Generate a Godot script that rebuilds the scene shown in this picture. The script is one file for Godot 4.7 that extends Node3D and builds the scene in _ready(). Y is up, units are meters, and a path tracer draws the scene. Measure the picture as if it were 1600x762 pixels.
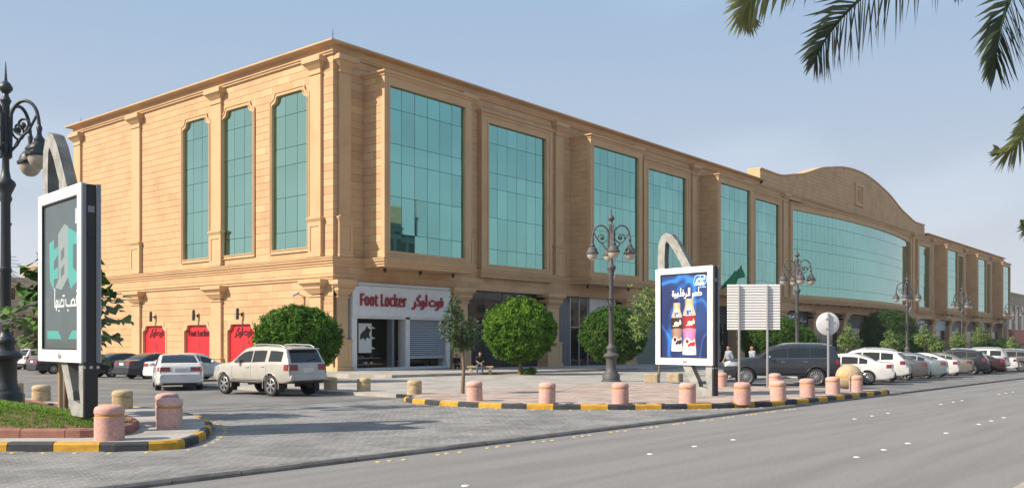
extends Node3D
# A shopping centre on a boulevard corner. World axes follow the building: +x runs along its long front, -z along its short side.

class MB:
	var v := PackedVector3Array()
	var n := PackedVector3Array()
	var c := PackedColorArray()
	var t := PackedVector2Array()
	var x := Transform3D()
	var col := Color.WHITE
	func _p(p: Vector3, nn: Vector3, w := Vector2.ZERO) -> void:
		v.append(x * p)
		n.append((x.basis * nn).normalized())
		c.append(col)
		t.append(w)
	func trin(a: Vector3, b: Vector3, d: Vector3, na: Vector3, nb: Vector3, nd: Vector3) -> void:
		_p(a, na); _p(d, nd); _p(b, nb)
	func tri(a: Vector3, b: Vector3, d: Vector3) -> void:
		var m := (b - a).cross(d - a)
		if m.length_squared() < 1e-14:
			return
		trin(a, b, d, m, m, m)
	func quad(a: Vector3, b: Vector3, d: Vector3, e: Vector3) -> void:
		var m := (d - a).cross(e - b)
		if m.length_squared() < 1e-14:
			return
		trin(a, b, d, m, m, m)
		trin(a, d, e, m, m, m)
	func quaduv(a: Vector3, b: Vector3, d: Vector3, e: Vector3) -> void:
		var m := (b - a).cross(d - a)
		_p(a, m, Vector2(0, 1)); _p(d, m, Vector2(1, 0)); _p(b, m, Vector2(1, 1))
		_p(a, m, Vector2(0, 1)); _p(e, m, Vector2(0, 0)); _p(d, m, Vector2(1, 0))
	func quad_out(a: Vector3, b: Vector3, d: Vector3, e: Vector3, o: Vector3) -> void:
		if (d - a).cross(e - b).dot((a + b + d + e) * 0.25 - o) < 0:
			quad(a, e, d, b)
		else:
			quad(a, b, d, e)
	func tri_out(a: Vector3, b: Vector3, d: Vector3, o: Vector3) -> void:
		if (b - a).cross(d - a).dot((a + b + d) / 3.0 - o) < 0:
			tri(a, d, b)
		else:
			tri(a, b, d)
	func box(o: Vector3, s: Vector3) -> void:
		bevel(o, s, 0.0)
	func bevel(o: Vector3, s: Vector3, r: float, back := true) -> void:
		var h := s * 0.5
		r = minf(r, minf(h.x, minf(h.y, h.z)) * 0.9)
		var e := h - Vector3(r, r, r)
		for k in [-1.0, 1.0]:
			quad_out(o + Vector3(k * h.x, -e.y, -e.z), o + Vector3(k * h.x, e.y, -e.z), o + Vector3(k * h.x, e.y, e.z), o + Vector3(k * h.x, -e.y, e.z), o)
			quad_out(o + Vector3(-e.x, k * h.y, -e.z), o + Vector3(e.x, k * h.y, -e.z), o + Vector3(e.x, k * h.y, e.z), o + Vector3(-e.x, k * h.y, e.z), o)
			if back or k > 0:
				quad_out(o + Vector3(-e.x, -e.y, k * h.z), o + Vector3(e.x, -e.y, k * h.z), o + Vector3(e.x, e.y, k * h.z), o + Vector3(-e.x, e.y, k * h.z), o)
		if r <= 0.0:
			return
		for a in [-1.0, 1.0]:
			for b in [-1.0, 1.0]:
				quad_out(o + Vector3(a * h.x, b * e.y, -e.z), o + Vector3(a * h.x, b * e.y, e.z), o + Vector3(a * e.x, b * h.y, e.z), o + Vector3(a * e.x, b * h.y, -e.z), o)
				if back or b > 0:
					quad_out(o + Vector3(a * h.x, -e.y, b * e.z), o + Vector3(a * h.x, e.y, b * e.z), o + Vector3(a * e.x, e.y, b * h.z), o + Vector3(a * e.x, -e.y, b * h.z), o)
					quad_out(o + Vector3(-e.x, a * h.y, b * e.z), o + Vector3(e.x, a * h.y, b * e.z), o + Vector3(e.x, a * e.y, b * h.z), o + Vector3(-e.x, a * e.y, b * h.z), o)
				for d in [-1.0, 1.0]:
					if back or d > 0:
						tri_out(o + Vector3(a * h.x, b * e.y, d * e.z), o + Vector3(a * e.x, b * h.y, d * e.z), o + Vector3(a * e.x, b * e.y, d * h.z), o)
	func bx(x0: float, x1: float, y0: float, y1: float, z0: float, z1: float, r := 0.0) -> void:
		bevel(Vector3(x0 + x1, y0 + y1, z0 + z1) * 0.5, Vector3(absf(x1 - x0), absf(y1 - y0), absf(z1 - z0)), r)
	# a surface through rows of points, smooth
	func grid(g: Array, flip := false, skip := {}) -> void:
		var R := g.size()
		var K: int = g[0].size()
		var nn := []
		for i in R:
			var row := PackedVector3Array()
			for j in K:
				var a: Vector3 = g[maxi(i - 1, 0)][j]
				var b: Vector3 = g[mini(i + 1, R - 1)][j]
				var d: Vector3 = g[i][maxi(j - 1, 0)]
				var e: Vector3 = g[i][mini(j + 1, K - 1)]
				var m := (b - a).cross(e - d)
				row.append(-m if flip else m)
			nn.append(row)
		for i in R - 1:
			for j in K - 1:
				if skip.has(Vector2i(i, j)):
					continue
				var a: Vector3 = g[i][j]; var b: Vector3 = g[i + 1][j]; var d: Vector3 = g[i + 1][j + 1]; var e: Vector3 = g[i][j + 1]
				var fn := (d - a).cross(e - b)
				if flip: fn = -fn
				var q := [nn[i][j], nn[i + 1][j], nn[i + 1][j + 1], nn[i][j + 1]]
				for k in 4:
					if q[k].length_squared() < 1e-16: q[k] = fn
				if flip:
					trin(a, e, d, q[0], q[3], q[2]); trin(a, d, b, q[0], q[2], q[1])
				else:
					trin(a, b, d, q[0], q[1], q[2]); trin(a, d, e, q[0], q[2], q[3])
	func tube(p: Array, r, k := 8, cap := true) -> void:
		var up := Vector3.UP
		var side := Vector3.ZERO
		var last := []
		for i in p.size():
			var dir: Vector3 = (p[mini(i + 1, p.size() - 1)] - p[maxi(i - 1, 0)]).normalized()
			if i == 0:
				up = Vector3.UP if absf(dir.y) < 0.9 else Vector3.RIGHT
				side = dir.cross(up).normalized()
			else:
				side = (side - dir * side.dot(dir)).normalized()
			var w := dir.cross(side).normalized()
			var rr: float = r[i] if r is Array else r
			var ring := []
			for j in k + 1:
				var q := TAU * j / k
				var nn := side * cos(q) + w * sin(q)
				ring.append([p[i] + nn * rr, nn])
			if last.size():
				for j in k:
					trin(last[j][0], last[j + 1][0], ring[j + 1][0], last[j][1], last[j + 1][1], ring[j + 1][1])
					trin(last[j][0], ring[j + 1][0], ring[j][0], last[j][1], ring[j + 1][1], ring[j][1])
			if cap and (i == 0 or i == p.size() - 1):
				var o: Vector3 = p[i]
				for j in k:
					if i == 0: tri(o, ring[j + 1][0], ring[j][0])
					else: tri(o, ring[j][0], ring[j + 1][0])
			last = ring
	# turned about the local y axis; prof is a list of (radius, y) from bottom to top
	func lathe(prof: Array, k := 24, squash := 1.0) -> void:
		for i in prof.size() - 1:
			var a: Vector2 = prof[i]; var b: Vector2 = prof[i + 1]
			var d := b - a
			if d.length() < 1e-6: continue
			var m := Vector2(d.y, -d.x).normalized()
			var ma := m; var mb := m
			if i > 0:
				var q: Vector2 = (a - prof[i - 1]); var w := Vector2(q.y, -q.x).normalized()
				if w.dot(m) > 0.72: ma = (m + w).normalized()
			if i < prof.size() - 2:
				var q: Vector2 = (prof[i + 2] - b); var w := Vector2(q.y, -q.x).normalized()
				if w.dot(m) > 0.72: mb = (m + w).normalized()
			for j in k:
				var c0 := cos(TAU * j / k); var s0 := sin(TAU * j / k); var c1 := cos(TAU * (j + 1) / k); var s1 := sin(TAU * (j + 1) / k)
				var A := Vector3(a.x * c0, a.y, a.x * s0 * squash); var B := Vector3(a.x * c1, a.y, a.x * s1 * squash)
				var C := Vector3(b.x * c1, b.y, b.x * s1 * squash); var D := Vector3(b.x * c0, b.y, b.x * s0 * squash)
				var na := Vector3(ma.x * c0, ma.y, ma.x * s0); var nb := Vector3(ma.x * c1, ma.y, ma.x * s1)
				var nc := Vector3(mb.x * c1, mb.y, mb.x * s1); var nd := Vector3(mb.x * c0, mb.y, mb.x * s0)
				if a.x > 1e-5: trin(A, C, B, na, nc, nb)
				if b.x > 1e-5: trin(A, D, C, na, nd, nc)
	# a flat outline (x, y) given thickness along z
	func prism(poly: PackedVector2Array, z0: float, z1: float) -> void:
		if Geometry2D.is_polygon_clockwise(poly):
			poly.reverse()
		var ix := Geometry2D.triangulate_polygon(poly)
		for i in range(0, ix.size(), 3):
			var a := poly[ix[i]]; var b := poly[ix[i + 1]]; var d := poly[ix[i + 2]]
			if (b - a).cross(d - a) < 0:
				var w := b; b = d; d = w
			tri(Vector3(a.x, a.y, z1), Vector3(b.x, b.y, z1), Vector3(d.x, d.y, z1))
			tri(Vector3(a.x, a.y, z0), Vector3(d.x, d.y, z0), Vector3(b.x, b.y, z0))
		for i in poly.size():
			var a := poly[i]; var b := poly[(i + 1) % poly.size()]
			quad(Vector3(a.x, a.y, z0), Vector3(b.x, b.y, z0), Vector3(b.x, b.y, z1), Vector3(a.x, a.y, z1))
	func ball(o: Vector3, r: Vector3, k := 14) -> void:
		var g := []
		for i in k + 1:
			var row := PackedVector3Array()
			for j in 2 * k + 1:
				var a := -PI / 2 + PI * i / k; var b := PI * j / k
				row.append(o + Vector3(cos(a) * cos(b), sin(a), cos(a) * sin(b)) * r)
			g.append(row)
		for i in k:
			for j in 2 * k:
				var q := [g[i][j], g[i + 1][j], g[i + 1][j + 1], g[i][j + 1]]
				var m := []
				for w in q: m.append((w - o) / (r * r))
				trin(q[0], q[1], q[2], m[0], m[1], m[2]); trin(q[0], q[2], q[3], m[0], m[2], m[3])
	func mesh() -> ArrayMesh:
		var a := []
		a.resize(Mesh.ARRAY_MAX)
		a[Mesh.ARRAY_VERTEX] = v; a[Mesh.ARRAY_NORMAL] = n; a[Mesh.ARRAY_COLOR] = c; a[Mesh.ARRAY_TEX_UV] = t
		var m := ArrayMesh.new()
		if v.size():
			m.add_surface_from_arrays(Mesh.PRIMITIVE_TRIANGLES, a)
		return m

var names := {}
var M := {}
var rng := RandomNumberGenerator.new()
const SLX := -0.00876          # the site falls gently away to the right and to the back
const SLZ := 0.00725
const B0 := Vector3(37.33, 0, -45.86)   # the corner of the shopping centre

func gy(x: float, z: float) -> float:
	return SLX * x + SLZ * z

func numbered(parent: Node, called: String) -> String:
	var k := "%d/%s" % [parent.get_instance_id(), called]
	var i: int = names.get(k, 0)
	names[k] = i + 1
	return called if i == 0 else "%s_%03d" % [called, i]

func put(o: Node3D, called: String, parent: Node = self) -> Node3D:
	o.name = numbered(parent, called)
	parent.add_child(o, true)
	return o

func obj(called: String, b: MB, m: Material, parent: Node = self) -> MeshInstance3D:
	return shape(called, b.mesh(), m, parent)

func shape(called: String, mesh: Mesh, m: Material, parent: Node = self) -> MeshInstance3D:
	var o := MeshInstance3D.new()
	o.mesh = mesh
	o.material_override = m
	put(o, called, parent)
	return o

func tag(o: Node, label: String, category := "", group := "", kind := "") -> Node:
	if label: o.set_meta("label", label)
	if category: o.set_meta("category", category)
	if group: o.set_meta("group", group)
	if kind: o.set_meta("kind", kind)
	return o

func thing(called: String, label: String, category: String, at := Vector3.ZERO, turn := 0.0, group := "") -> Node3D:
	var o := Node3D.new()
	put(o, called)
	o.position = at
	o.rotation.y = turn
	tag(o, label, category, group)
	return o

func copy_of(o: Node3D, at: Vector3, turn: float, label: String, group := "") -> Node3D:
	var r: Node3D = o.duplicate()
	var base := String(o.name)
	put(r, base.rstrip("0123456789").trim_suffix("_") if base.length() > 4 and base[base.length() - 4] == "_" else base)
	r.position = at
	r.rotation.y = turn
	if label: r.set_meta("label", label)
	if group: r.set_meta("group", group)
	return r

func structure(o: Node, label := "", category := "") -> Node:
	return tag(o, label, category, "", "structure")

func multi(called: String, mesh: Mesh, m: Material, xs: Array, cols: Array, parent: Node = self) -> MultiMeshInstance3D:
	var mm := MultiMesh.new()
	mm.transform_format = MultiMesh.TRANSFORM_3D
	mm.use_colors = cols.size() > 0
	mm.mesh = mesh
	mm.instance_count = xs.size()
	for i in xs.size():
		mm.set_instance_transform(i, xs[i])
		if cols.size(): mm.set_instance_color(i, cols[i])
	var o := MultiMeshInstance3D.new()
	o.multimesh = mm
	o.material_override = m
	put(o, called, parent)
	return o

# ---------------------------------------------------------------- materials
func lin(r: float, g: float, b: float) -> Color:
	return Color(r, g, b).linear_to_srgb()

func noise_tex(freq: float, lo: float, hi: float, kind := FastNoiseLite.TYPE_SIMPLEX_SMOOTH, oct := 4, size := 512, sd := 1) -> NoiseTexture2D:
	var f := FastNoiseLite.new()
	f.noise_type = kind; f.frequency = freq; f.fractal_octaves = oct; f.seed = sd
	var t := NoiseTexture2D.new()
	t.width = size; t.height = size; t.seamless = true; t.noise = f
	var g := Gradient.new()
	g.set_color(0, Color(lo, lo, lo)); g.set_color(1, Color(hi, hi, hi))
	t.color_ramp = g
	return t

func normal_tex(freq: float, strength: float, size := 512, sd := 5) -> NoiseTexture2D:
	var f := FastNoiseLite.new()
	f.noise_type = FastNoiseLite.TYPE_SIMPLEX_SMOOTH; f.frequency = freq; f.fractal_octaves = 4; f.seed = sd
	var t := NoiseTexture2D.new()
	t.width = size; t.height = size; t.seamless = true; t.noise = f; t.as_normal_map = true; t.bump_strength = strength
	return t

func mat(c: Color, rough := 0.7, metal := 0.0) -> StandardMaterial3D:
	var m := StandardMaterial3D.new()
	m.albedo_color = c; m.roughness = rough; m.metallic = metal
	return m

# a rough surface: fine grain times broad weathering, both fixed to the world
func rough_mat(c: Color, rough: float, fine: Texture2D, fs: float, coarse: Texture2D = null, cs := 0.1, bump: Texture2D = null, bs := 1.0) -> StandardMaterial3D:
	var m := mat(c, rough)
	m.albedo_texture = fine
	m.uv1_triplanar = true; m.uv1_world_triplanar = true; m.uv1_scale = Vector3(fs, fs, fs)
	if coarse:
		m.detail_enabled = true; m.detail_albedo = coarse; m.detail_blend_mode = BaseMaterial3D.BLEND_MODE_MUL
		m.detail_uv_layer = BaseMaterial3D.DETAIL_UV_2; m.uv2_triplanar = true; m.uv2_world_triplanar = true; m.uv2_scale = Vector3(cs, cs, cs)
	if bump:
		m.normal_enabled = true; m.normal_texture = bump; m.normal_scale = bs
	return m

func paint(c: Color, metal := 0.0, rough := 0.35, dusty := true) -> StandardMaterial3D:
	var m := mat(c, rough, metal)
	m.clearcoat_enabled = true; m.clearcoat = 0.8; m.clearcoat_roughness = 0.06
	if dusty:
		m.albedo_texture = T.dust; m.uv1_triplanar = true; m.uv1_scale = Vector3(0.35, 0.35, 0.35)
	return m

var T := {}
func make_materials() -> void:
	T.grain = noise_tex(0.05, 0.82, 1.1, FastNoiseLite.TYPE_SIMPLEX_SMOOTH, 5, 512, 1)
	T.speck = noise_tex(0.22, 0.72, 1.1, FastNoiseLite.TYPE_VALUE, 3, 512, 2)
	T.broad = noise_tex(0.006, 0.85, 1.08, FastNoiseLite.TYPE_SIMPLEX_SMOOTH, 5, 512, 3)
	T.road = noise_tex(0.012, 0.9, 1.05, FastNoiseLite.TYPE_SIMPLEX_SMOOTH, 5, 512, 14)
	T.patch = noise_tex(0.012, 0.8, 1.08, FastNoiseLite.TYPE_SIMPLEX, 4, 512, 4)
	T.dust = noise_tex(0.01, 0.93, 1.06, FastNoiseLite.TYPE_SIMPLEX_SMOOTH, 4, 512, 6)
	T.bump = normal_tex(0.06, 3.0)
	T.bumpf = normal_tex(0.2, 2.5, 512, 8)
	M.stone = rough_mat(lin(0.60, 0.395, 0.218), 0.85, T.grain, 0.7, T.dust, 0.05, T.bump, 0.5)
	M.stone.vertex_color_use_as_albedo = true
	M.trim = rough_mat(lin(0.615, 0.405, 0.226), 0.85, T.grain, 0.5, T.dust, 0.06, T.bump, 0.35)
	M.stones = []
	for k in [0.93, 0.97, 1.0, 1.02, 1.06]:
		M.stones.append(rough_mat(lin(0.60 * k, 0.395 * k * k, 0.218 * k * k), 0.85, T.grain, 0.7, T.dust, 0.05, T.bump, 0.5))
	M.glass = mat(lin(0.25, 0.505, 0.44), 0.02, 1.0)
	M.glass2 = mat(lin(0.37, 0.66, 0.545), 0.02, 1.0)  # same glass; the brighter sky mirrored on the short side is in the colour
	M.panes = []
	for k in [0.93, 0.97, 1.0, 1.03, 1.07]: M.panes.append(mat(lin(0.245 * k, 0.50 * k, 0.44 * k), 0.02, 1.0))
	M.panes2 = []  # short side panes: brighter sky reflection put into the albedo
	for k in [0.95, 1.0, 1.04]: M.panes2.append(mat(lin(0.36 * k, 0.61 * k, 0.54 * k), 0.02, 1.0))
	M.mullion = mat(lin(0.03, 0.04, 0.045), 0.5)
	M.dark_glass = mat(lin(0.012, 0.014, 0.015), 0.04)
	M.clear = mat(Color(0.05, 0.06, 0.06, 0.04), 0.03)
	M.clear.metallic_specular = 0.2
	M.clear.transparency = BaseMaterial3D.TRANSPARENCY_ALPHA
	M.black = mat(lin(0.012, 0.012, 0.013), 0.6)
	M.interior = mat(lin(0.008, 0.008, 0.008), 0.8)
	M.grey_panel = rough_mat(lin(0.62, 0.63, 0.64), 0.5, T.dust, 0.3)
	M.alu = mat(lin(0.5, 0.51, 0.52), 0.35, 0.6)
	M.asphalt = rough_mat(lin(0.272, 0.261, 0.249), 0.9, T.speck, 1.1, T.road, 0.045, T.bumpf, 0.5)
	M.asphalt.uv2_scale = Vector3(0.016, 0.045, 0.22)
	M.lot = rough_mat(lin(0.235, 0.228, 0.22), 0.9, T.speck, 0.9, T.patch, 0.05, T.bumpf, 0.5)
	M.concrete = rough_mat(lin(0.44, 0.408, 0.37), 0.9, T.grain, 0.5, T.patch, 0.08, T.bump, 0.4)
	M.sand = rough_mat(lin(0.45, 0.39, 0.32), 0.95, T.grain, 0.3, T.broad, 0.03)
	M.paver = rough_mat(Color.WHITE, 0.9, T.grain, 2.2, T.patch, 0.11, T.bumpf, 0.5)
	M.paver.vertex_color_use_as_albedo = true
	M.kerb_yellow = rough_mat(lin(0.62, 0.34, 0.025), 0.7, T.grain, 1.6, T.patch, 0.6, T.bump, 0.5)
	M.kerb_black = rough_mat(lin(0.04, 0.045, 0.053), 0.75, T.grain, 1.6, T.patch, 0.6, T.bump, 0.5)
	M.kerb_grey = rough_mat(lin(0.22, 0.21, 0.195), 0.9, T.grain, 1.2, T.patch, 0.3, T.bump, 0.5)
	M.kerb_red = rough_mat(lin(0.34, 0.155, 0.115), 0.9, T.grain, 1.2, T.patch, 0.4, T.bump, 0.6)
	M.pink = rough_mat(lin(0.62, 0.355, 0.30), 0.8, T.grain, 0.6, T.dust, 0.5, T.bump, 0.2)
	M.beige = rough_mat(lin(0.56, 0.43, 0.255), 0.8, T.grain, 0.6, T.patch, 0.5, T.bump, 0.25)
	M.band = mat(lin(0.5, 0.25, 0.03), 0.6)
	M.iron = rough_mat(lin(0.085, 0.09, 0.097), 0.5, T.grain, 1.0)
	M.iron2 = rough_mat(lin(0.08, 0.08, 0.083), 0.6, T.grain, 1.0)
	M.iron3 = rough_mat(lin(0.03, 0.038, 0.048), 0.45, T.grain, 1.0)
	M.lamp_glass = mat(Color(0.93, 0.9, 0.84, 0.55), 0.12)
	M.lamp_glass.transparency = BaseMaterial3D.TRANSPARENCY_ALPHA
	M.lamp_bowl = mat(lin(0.42, 0.38, 0.33), 0.2)
	M.white = mat(lin(0.78, 0.78, 0.78), 0.4)
	M.white_paint = rough_mat(lin(0.8, 0.8, 0.79), 0.45, T.dust, 0.4)
	M.charcoal = mat(lin(0.022, 0.022, 0.024), 0.55)
	M.steel_grey = mat(lin(0.2, 0.22, 0.25), 0.4, 0.3)
	M.cast = rough_mat(lin(0.36, 0.365, 0.35), 0.7, T.grain, 0.8, T.patch, 0.4)
	M.galv = mat(lin(0.42, 0.43, 0.44), 0.4, 0.6)
	M.red_sign = mat(lin(0.27, 0.01, 0.02), 0.4)
	M.red_panel = mat(lin(0.62, 0.02, 0.028), 0.4)
	M.bark = rough_mat(lin(0.2, 0.14, 0.09), 0.95, T.grain, 3.0, null, 0.1, T.bump, 1.0)
	M.wood = rough_mat(lin(0.42, 0.29, 0.17), 0.8, T.grain, 2.0)
	M.soil = rough_mat(lin(0.16, 0.1, 0.06), 1.0, T.grain, 2.0, null, 0.1, T.bump, 1.0)
	M.leaf = leaf_mat(1.0)
	M.tyre = mat(lin(0.022, 0.022, 0.022), 0.8)
	M.rim = mat(lin(0.55, 0.55, 0.56), 0.3, 0.85)
	M.rim_dark = mat(lin(0.05, 0.05, 0.052), 0.5, 0.3)
	M.car_glass = mat(lin(0.014, 0.017, 0.019), 0.03)
	M.car_glass.metallic_specular = 0.6
	M.trim_black = mat(lin(0.02, 0.02, 0.021), 0.5)
	M.chrome = mat(lin(0.65, 0.66, 0.67), 0.12, 1.0)
	M.tail = mat(lin(0.2, 0.008, 0.012), 0.12)
	M.tail.clearcoat_enabled = true
	M.head = mat(lin(0.55, 0.58, 0.6), 0.08, 0.6)
	M.plate = mat(lin(0.6, 0.6, 0.58), 0.5)
	M.skin = mat(lin(0.36, 0.2, 0.13), 0.6)
	M.hair = mat(lin(0.012, 0.01, 0.009), 0.7)
	M.shirt = mat(lin(0.27, 0.3, 0.36), 0.9)
	M.trousers = mat(lin(0.035, 0.036, 0.045), 0.85)
	M.denim = mat(lin(0.06, 0.1, 0.16), 0.9)
	M.dark_cloth = mat(lin(0.012, 0.012, 0.014), 0.9)
	M.flag = mat(lin(0.01, 0.19, 0.075), 0.8)

func leaf_mat(k: float) -> StandardMaterial3D:
	var m := mat(Color.WHITE, 0.62)
	m.metallic_specular = 0.3
	m.vertex_color_use_as_albedo = true
	m.backlight_enabled = true
	m.backlight = Color(0.5 * k, 0.5 * k, 0.5 * k)
	return m
# ---------------------------------------------------------------- ground
func V2(a: Array) -> PackedVector2Array:
	var p := PackedVector2Array()
	for i in range(0, a.size(), 2):
		p.append(Vector2(a[i], a[i + 1]))
	return p

func smooth_path(p: PackedVector2Array, step: float, closed := false) -> PackedVector2Array:
	var c := Curve2D.new()
	for i in p.size():
		var a := p[maxi(i - 1, 0)]; var b := p[mini(i + 1, p.size() - 1)]
		var d := (b - a) / 6.0
		c.add_point(p[i], -d, d)
	var r := PackedVector2Array()
	var len := c.get_baked_length()
	var k := int(len / step)
	for i in k + 1:
		r.append(c.sample_baked(len * i / k))
	return r

# a flat slab on the sloping site: top at height h above the slope, sides going down by deep
func slab(called: String, poly: PackedVector2Array, h: float, deep: float, m: Material, col := Color.WHITE, parent: Node = self) -> MeshInstance3D:
	var b := MB.new()
	b.col = col
	var ix := Geometry2D.triangulate_polygon(poly)
	var up := Vector3(-SLX, 1, -SLZ).normalized()
	for i in range(0, ix.size(), 3):
		var q := []
		for k in 3:
			var w := poly[ix[i + k]]
			q.append(Vector3(w.x, gy(w.x, w.y) + h, w.y))
		if (q[1] - q[0]).cross(q[2] - q[0]).y < 0: q = [q[0], q[2], q[1]]
		b.trin(q[0], q[1], q[2], up, up, up)
	if deep > 0:
		var cw := Geometry2D.is_polygon_clockwise(poly)
		for i in poly.size():
			var u := poly[i]; var w := poly[(i + 1) % poly.size()]
			var A := Vector3(u.x, gy(u.x, u.y) + h, u.y); var Bq := Vector3(w.x, gy(w.x, w.y) + h, w.y)
			var d := Vector3(0, deep, 0)
			if cw: b.quad(A, Bq, Bq - d, A - d)
			else: b.quad(Bq, A, A - d, Bq - d)
	return obj(called, b, m, parent)

# kerb stones one by one along a path whose left side is the raised one
func kerb(parent: Node3D, called: String, path: PackedVector2Array, h0: float, h1: float, wide: float, each: int, mats: Array, gap := 0.012) -> void:
	var i := 0
	var k := 0
	var P := path.size()
	while i < P - 1:
		var e := mini(i + each, P - 1)
		var b := MB.new()
		var rows := []
		for j in range(i, e + 1):
			var d := (path[mini(j + 1, P - 1)] - path[maxi(j - 1, 0)]).normalized()
			var nrm := Vector2(d.y, -d.x)
			var p := path[j]
			if j == i: p += d * gap * 0.5
			if j == e: p -= d * gap * 0.5
			var y := gy(p.x, p.y)
			var row := []
			for q in [[0.0, h0 - 0.1], [0.012, h1 - 0.035], [0.045, h1], [wide, h1 + 0.002], [wide, h0 - 0.1]]:
				var w: Vector2 = p + nrm * q[0]
				row.append(Vector3(w.x, y + q[1] + 0.004 * sin(k * 2.3), w.y))
			rows.append(row)
		for j in rows.size() - 1:
			for q in 4:
				b.quad(rows[j][q], rows[j + 1][q], rows[j + 1][q + 1], rows[j][q + 1])
		for j in [0, rows.size() - 1]:
			var r: Array = rows[j]
			if j == 0:
				b.quad(r[0], r[4], r[3], r[1]); b.tri(r[1], r[3], r[2])
			else:
				b.quad(r[0], r[1], r[3], r[4]); b.tri(r[1], r[2], r[3])
		obj(called, b, mats[k % mats.size()], parent)
		i = e
		k += 1

var island := PackedVector2Array()
var plaza := PackedVector2Array()
var island_path := PackedVector2Array()
var plaza_path := PackedVector2Array()

func seen_from(x: float, z: float, margin: float) -> bool:
	var X := 0.6374 * x + 0.7705 * z
	var D := 0.7705 * x - 0.6374 * z
	return D > 6.0 and absf(X) < D * 0.5686 + margin

func build_ground() -> void:
	var b := MB.new()
	var big := slab("ground", V2([-500, 260, 1100, 260, 1100, -900, -500, -900]), -0.09, 0, M.sand)
	structure(big, "dusty open ground stretching away beyond the streets")
	var road := slab("road", V2([-260, -10.4, 900, -10.4, 900, -2.1, -260, -2.1]), -0.055, 0, M.asphalt)
	structure(road, "wide grey asphalt boulevard with rows of small studs")
	var median := slab("median", V2([-260, -2.1, 900, -2.1, 900, 3.5, -260, 3.5]), 0.08, 0.16, M.sand)
	structure(median, "sandy kerbed strip between the two carriageways")
	var road2 := slab("far_carriageway", V2([-260, 3.5, 900, 3.5, 900, 15.5, -260, 15.5]), -0.055, 0, M.asphalt)
	structure(road2, "second carriageway of the boulevard")
	var far_walk := slab("opposite_pavement", V2([-260, 15.5, 900, 15.5, 900, 26, -260, 26]), 0.08, 0.2, M.concrete)
	structure(far_walk, "pavement along the other side of the boulevard")
	var lot := slab("car_park", V2([-200, -22.2, 36, -22.2, 36, -12.0, 36.05, -10.5, 420, -10.5, 420, -130, -200, -130]), 0.0, 0.1, M.lot)
	structure(lot, "worn dark asphalt of the parking area around the shopping centre")
	# the kerb line between the road and the forecourt
	var gutter := Node3D.new()
	put(gutter, "road_edge")
	structure(gutter, "low stone edge between the asphalt road and the grey block paving")
	var line := PackedVector2Array()
	for i in 190:
		line.append(Vector2(-6 + i * 0.5, -10.5 + 0.012 * sin(i * 1.7)))
	var rev := PackedVector2Array()
	for i in line.size(): rev.append(line[i])
	kerb(gutter, "edge_stone", rev, -0.055, 0.004, 0.13, 2, [M.kerb_grey])
	# left island
	island_path = smooth_path(V2([-6, -30, 2.5, -19.6, 5.89, -15.52, 7.0, -14.1, 7.45, -13.75, 7.85, -13.6, 8.41, -13.99, 9.08, -14.75, 9.86, -15.8, 10.52, -16.84, 11.14, -18.2, 11.6, -19.6, 12.0, -22.0, 12.1, -28, 12.1, -34]), 0.25)
	island = island_path.duplicate()
	island.append(Vector2(-6, -34))
	plaza_path = smooth_path(V2([20.7, -21.6, 19.75, -20.8, 19.2, -19.8, 18.95, -18.5, 18.95, -17.2, 19.2, -15.9, 19.85, -14.6, 20.7, -13.4, 21.8, -12.35, 23.15, -11.4, 24.6, -10.8, 27.3, -10.55, 30, -10.53, 34.85, -10.53]), 0.25)
	plaza = plaza_path.duplicate()
	plaza.append_array(V2([35.3, -12.6, 34.8, -17.0, 36, -20.5, 36, -22.7, 21.2, -22.7]))
	var isl := slab("island_pavement", inset(island, 0.14), 0.138, 0.0, M.concrete, Color.WHITE)
	structure(isl, "pinkish concrete pavement of the small kerbed island at the left")
	var kb := Node3D.new()
	put(kb, "island_kerb")
	structure(kb, "yellow and black painted kerb round the island at the left")
	kerb(kb, "kerb_stone", island_path, 0.0, 0.14, 0.15, 3, [M.kerb_yellow, M.kerb_black])
	var kp := Node3D.new()
	put(kp, "plaza_kerb")
	structure(kp, "yellow and black painted kerb curving round the pink plaza")
	kerb(kp, "kerb_stone", plaza_path, 0.0, 0.14, 0.15, 3, [M.kerb_black, M.kerb_yellow])
	# planter of grass
	var pl := smooth_path(V2([-3.5, -28.5, 2.6, -20.9, 6.0, -16.6, 7.1, -15.3, 7.6, -15.1, 8.1, -15.5, 8.7, -16.4, 9.15, -17.5, 9.5, -18.9, 9.7, -21, 10.4, -25, 10.4, -31]), 0.25)
	var kr := Node3D.new()
	put(kr, "planter_kerb")
	structure(kr, "low reddish kerb round the grass of the island")
	kerb(kr, "kerb_stone", pl, 0.138, 0.29, 0.13, 3, [M.kerb_red])
	var bed := pl.duplicate()
	bed.append(Vector2(-3.5, -31))
	var mound := MB.new()
	var inner := inset(bed, 0.12)
	# a gently mounded bed of soil, grass on top of it
	var step := 0.3
	var hgt := func(p: Vector2) -> float:
		var d := 9.0
		for i in inner.size():
			d = minf(d, p.distance_to(Geometry2D.get_closest_point_to_segment(p, inner[i], inner[(i + 1) % inner.size()])))
		return 0.26 + 0.26 * smoothstep(0.0, 2.2, d)
	var blades := []
	var cols := []
	var gx := -4.0
	var hs := {}
	for ix in 52:
		for iz in 58:
			var p := Vector2(-4.0 + ix * step, -31.0 + iz * step)
			if Geometry2D.is_point_in_polygon(p, inner): hs[Vector2i(ix, iz)] = hgt.call(p)
	var soil := slab("planter_soil", inner, 0.255, 0, M.soil)
	structure(soil, "bare brown soil at the rim of the grass bed")
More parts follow.
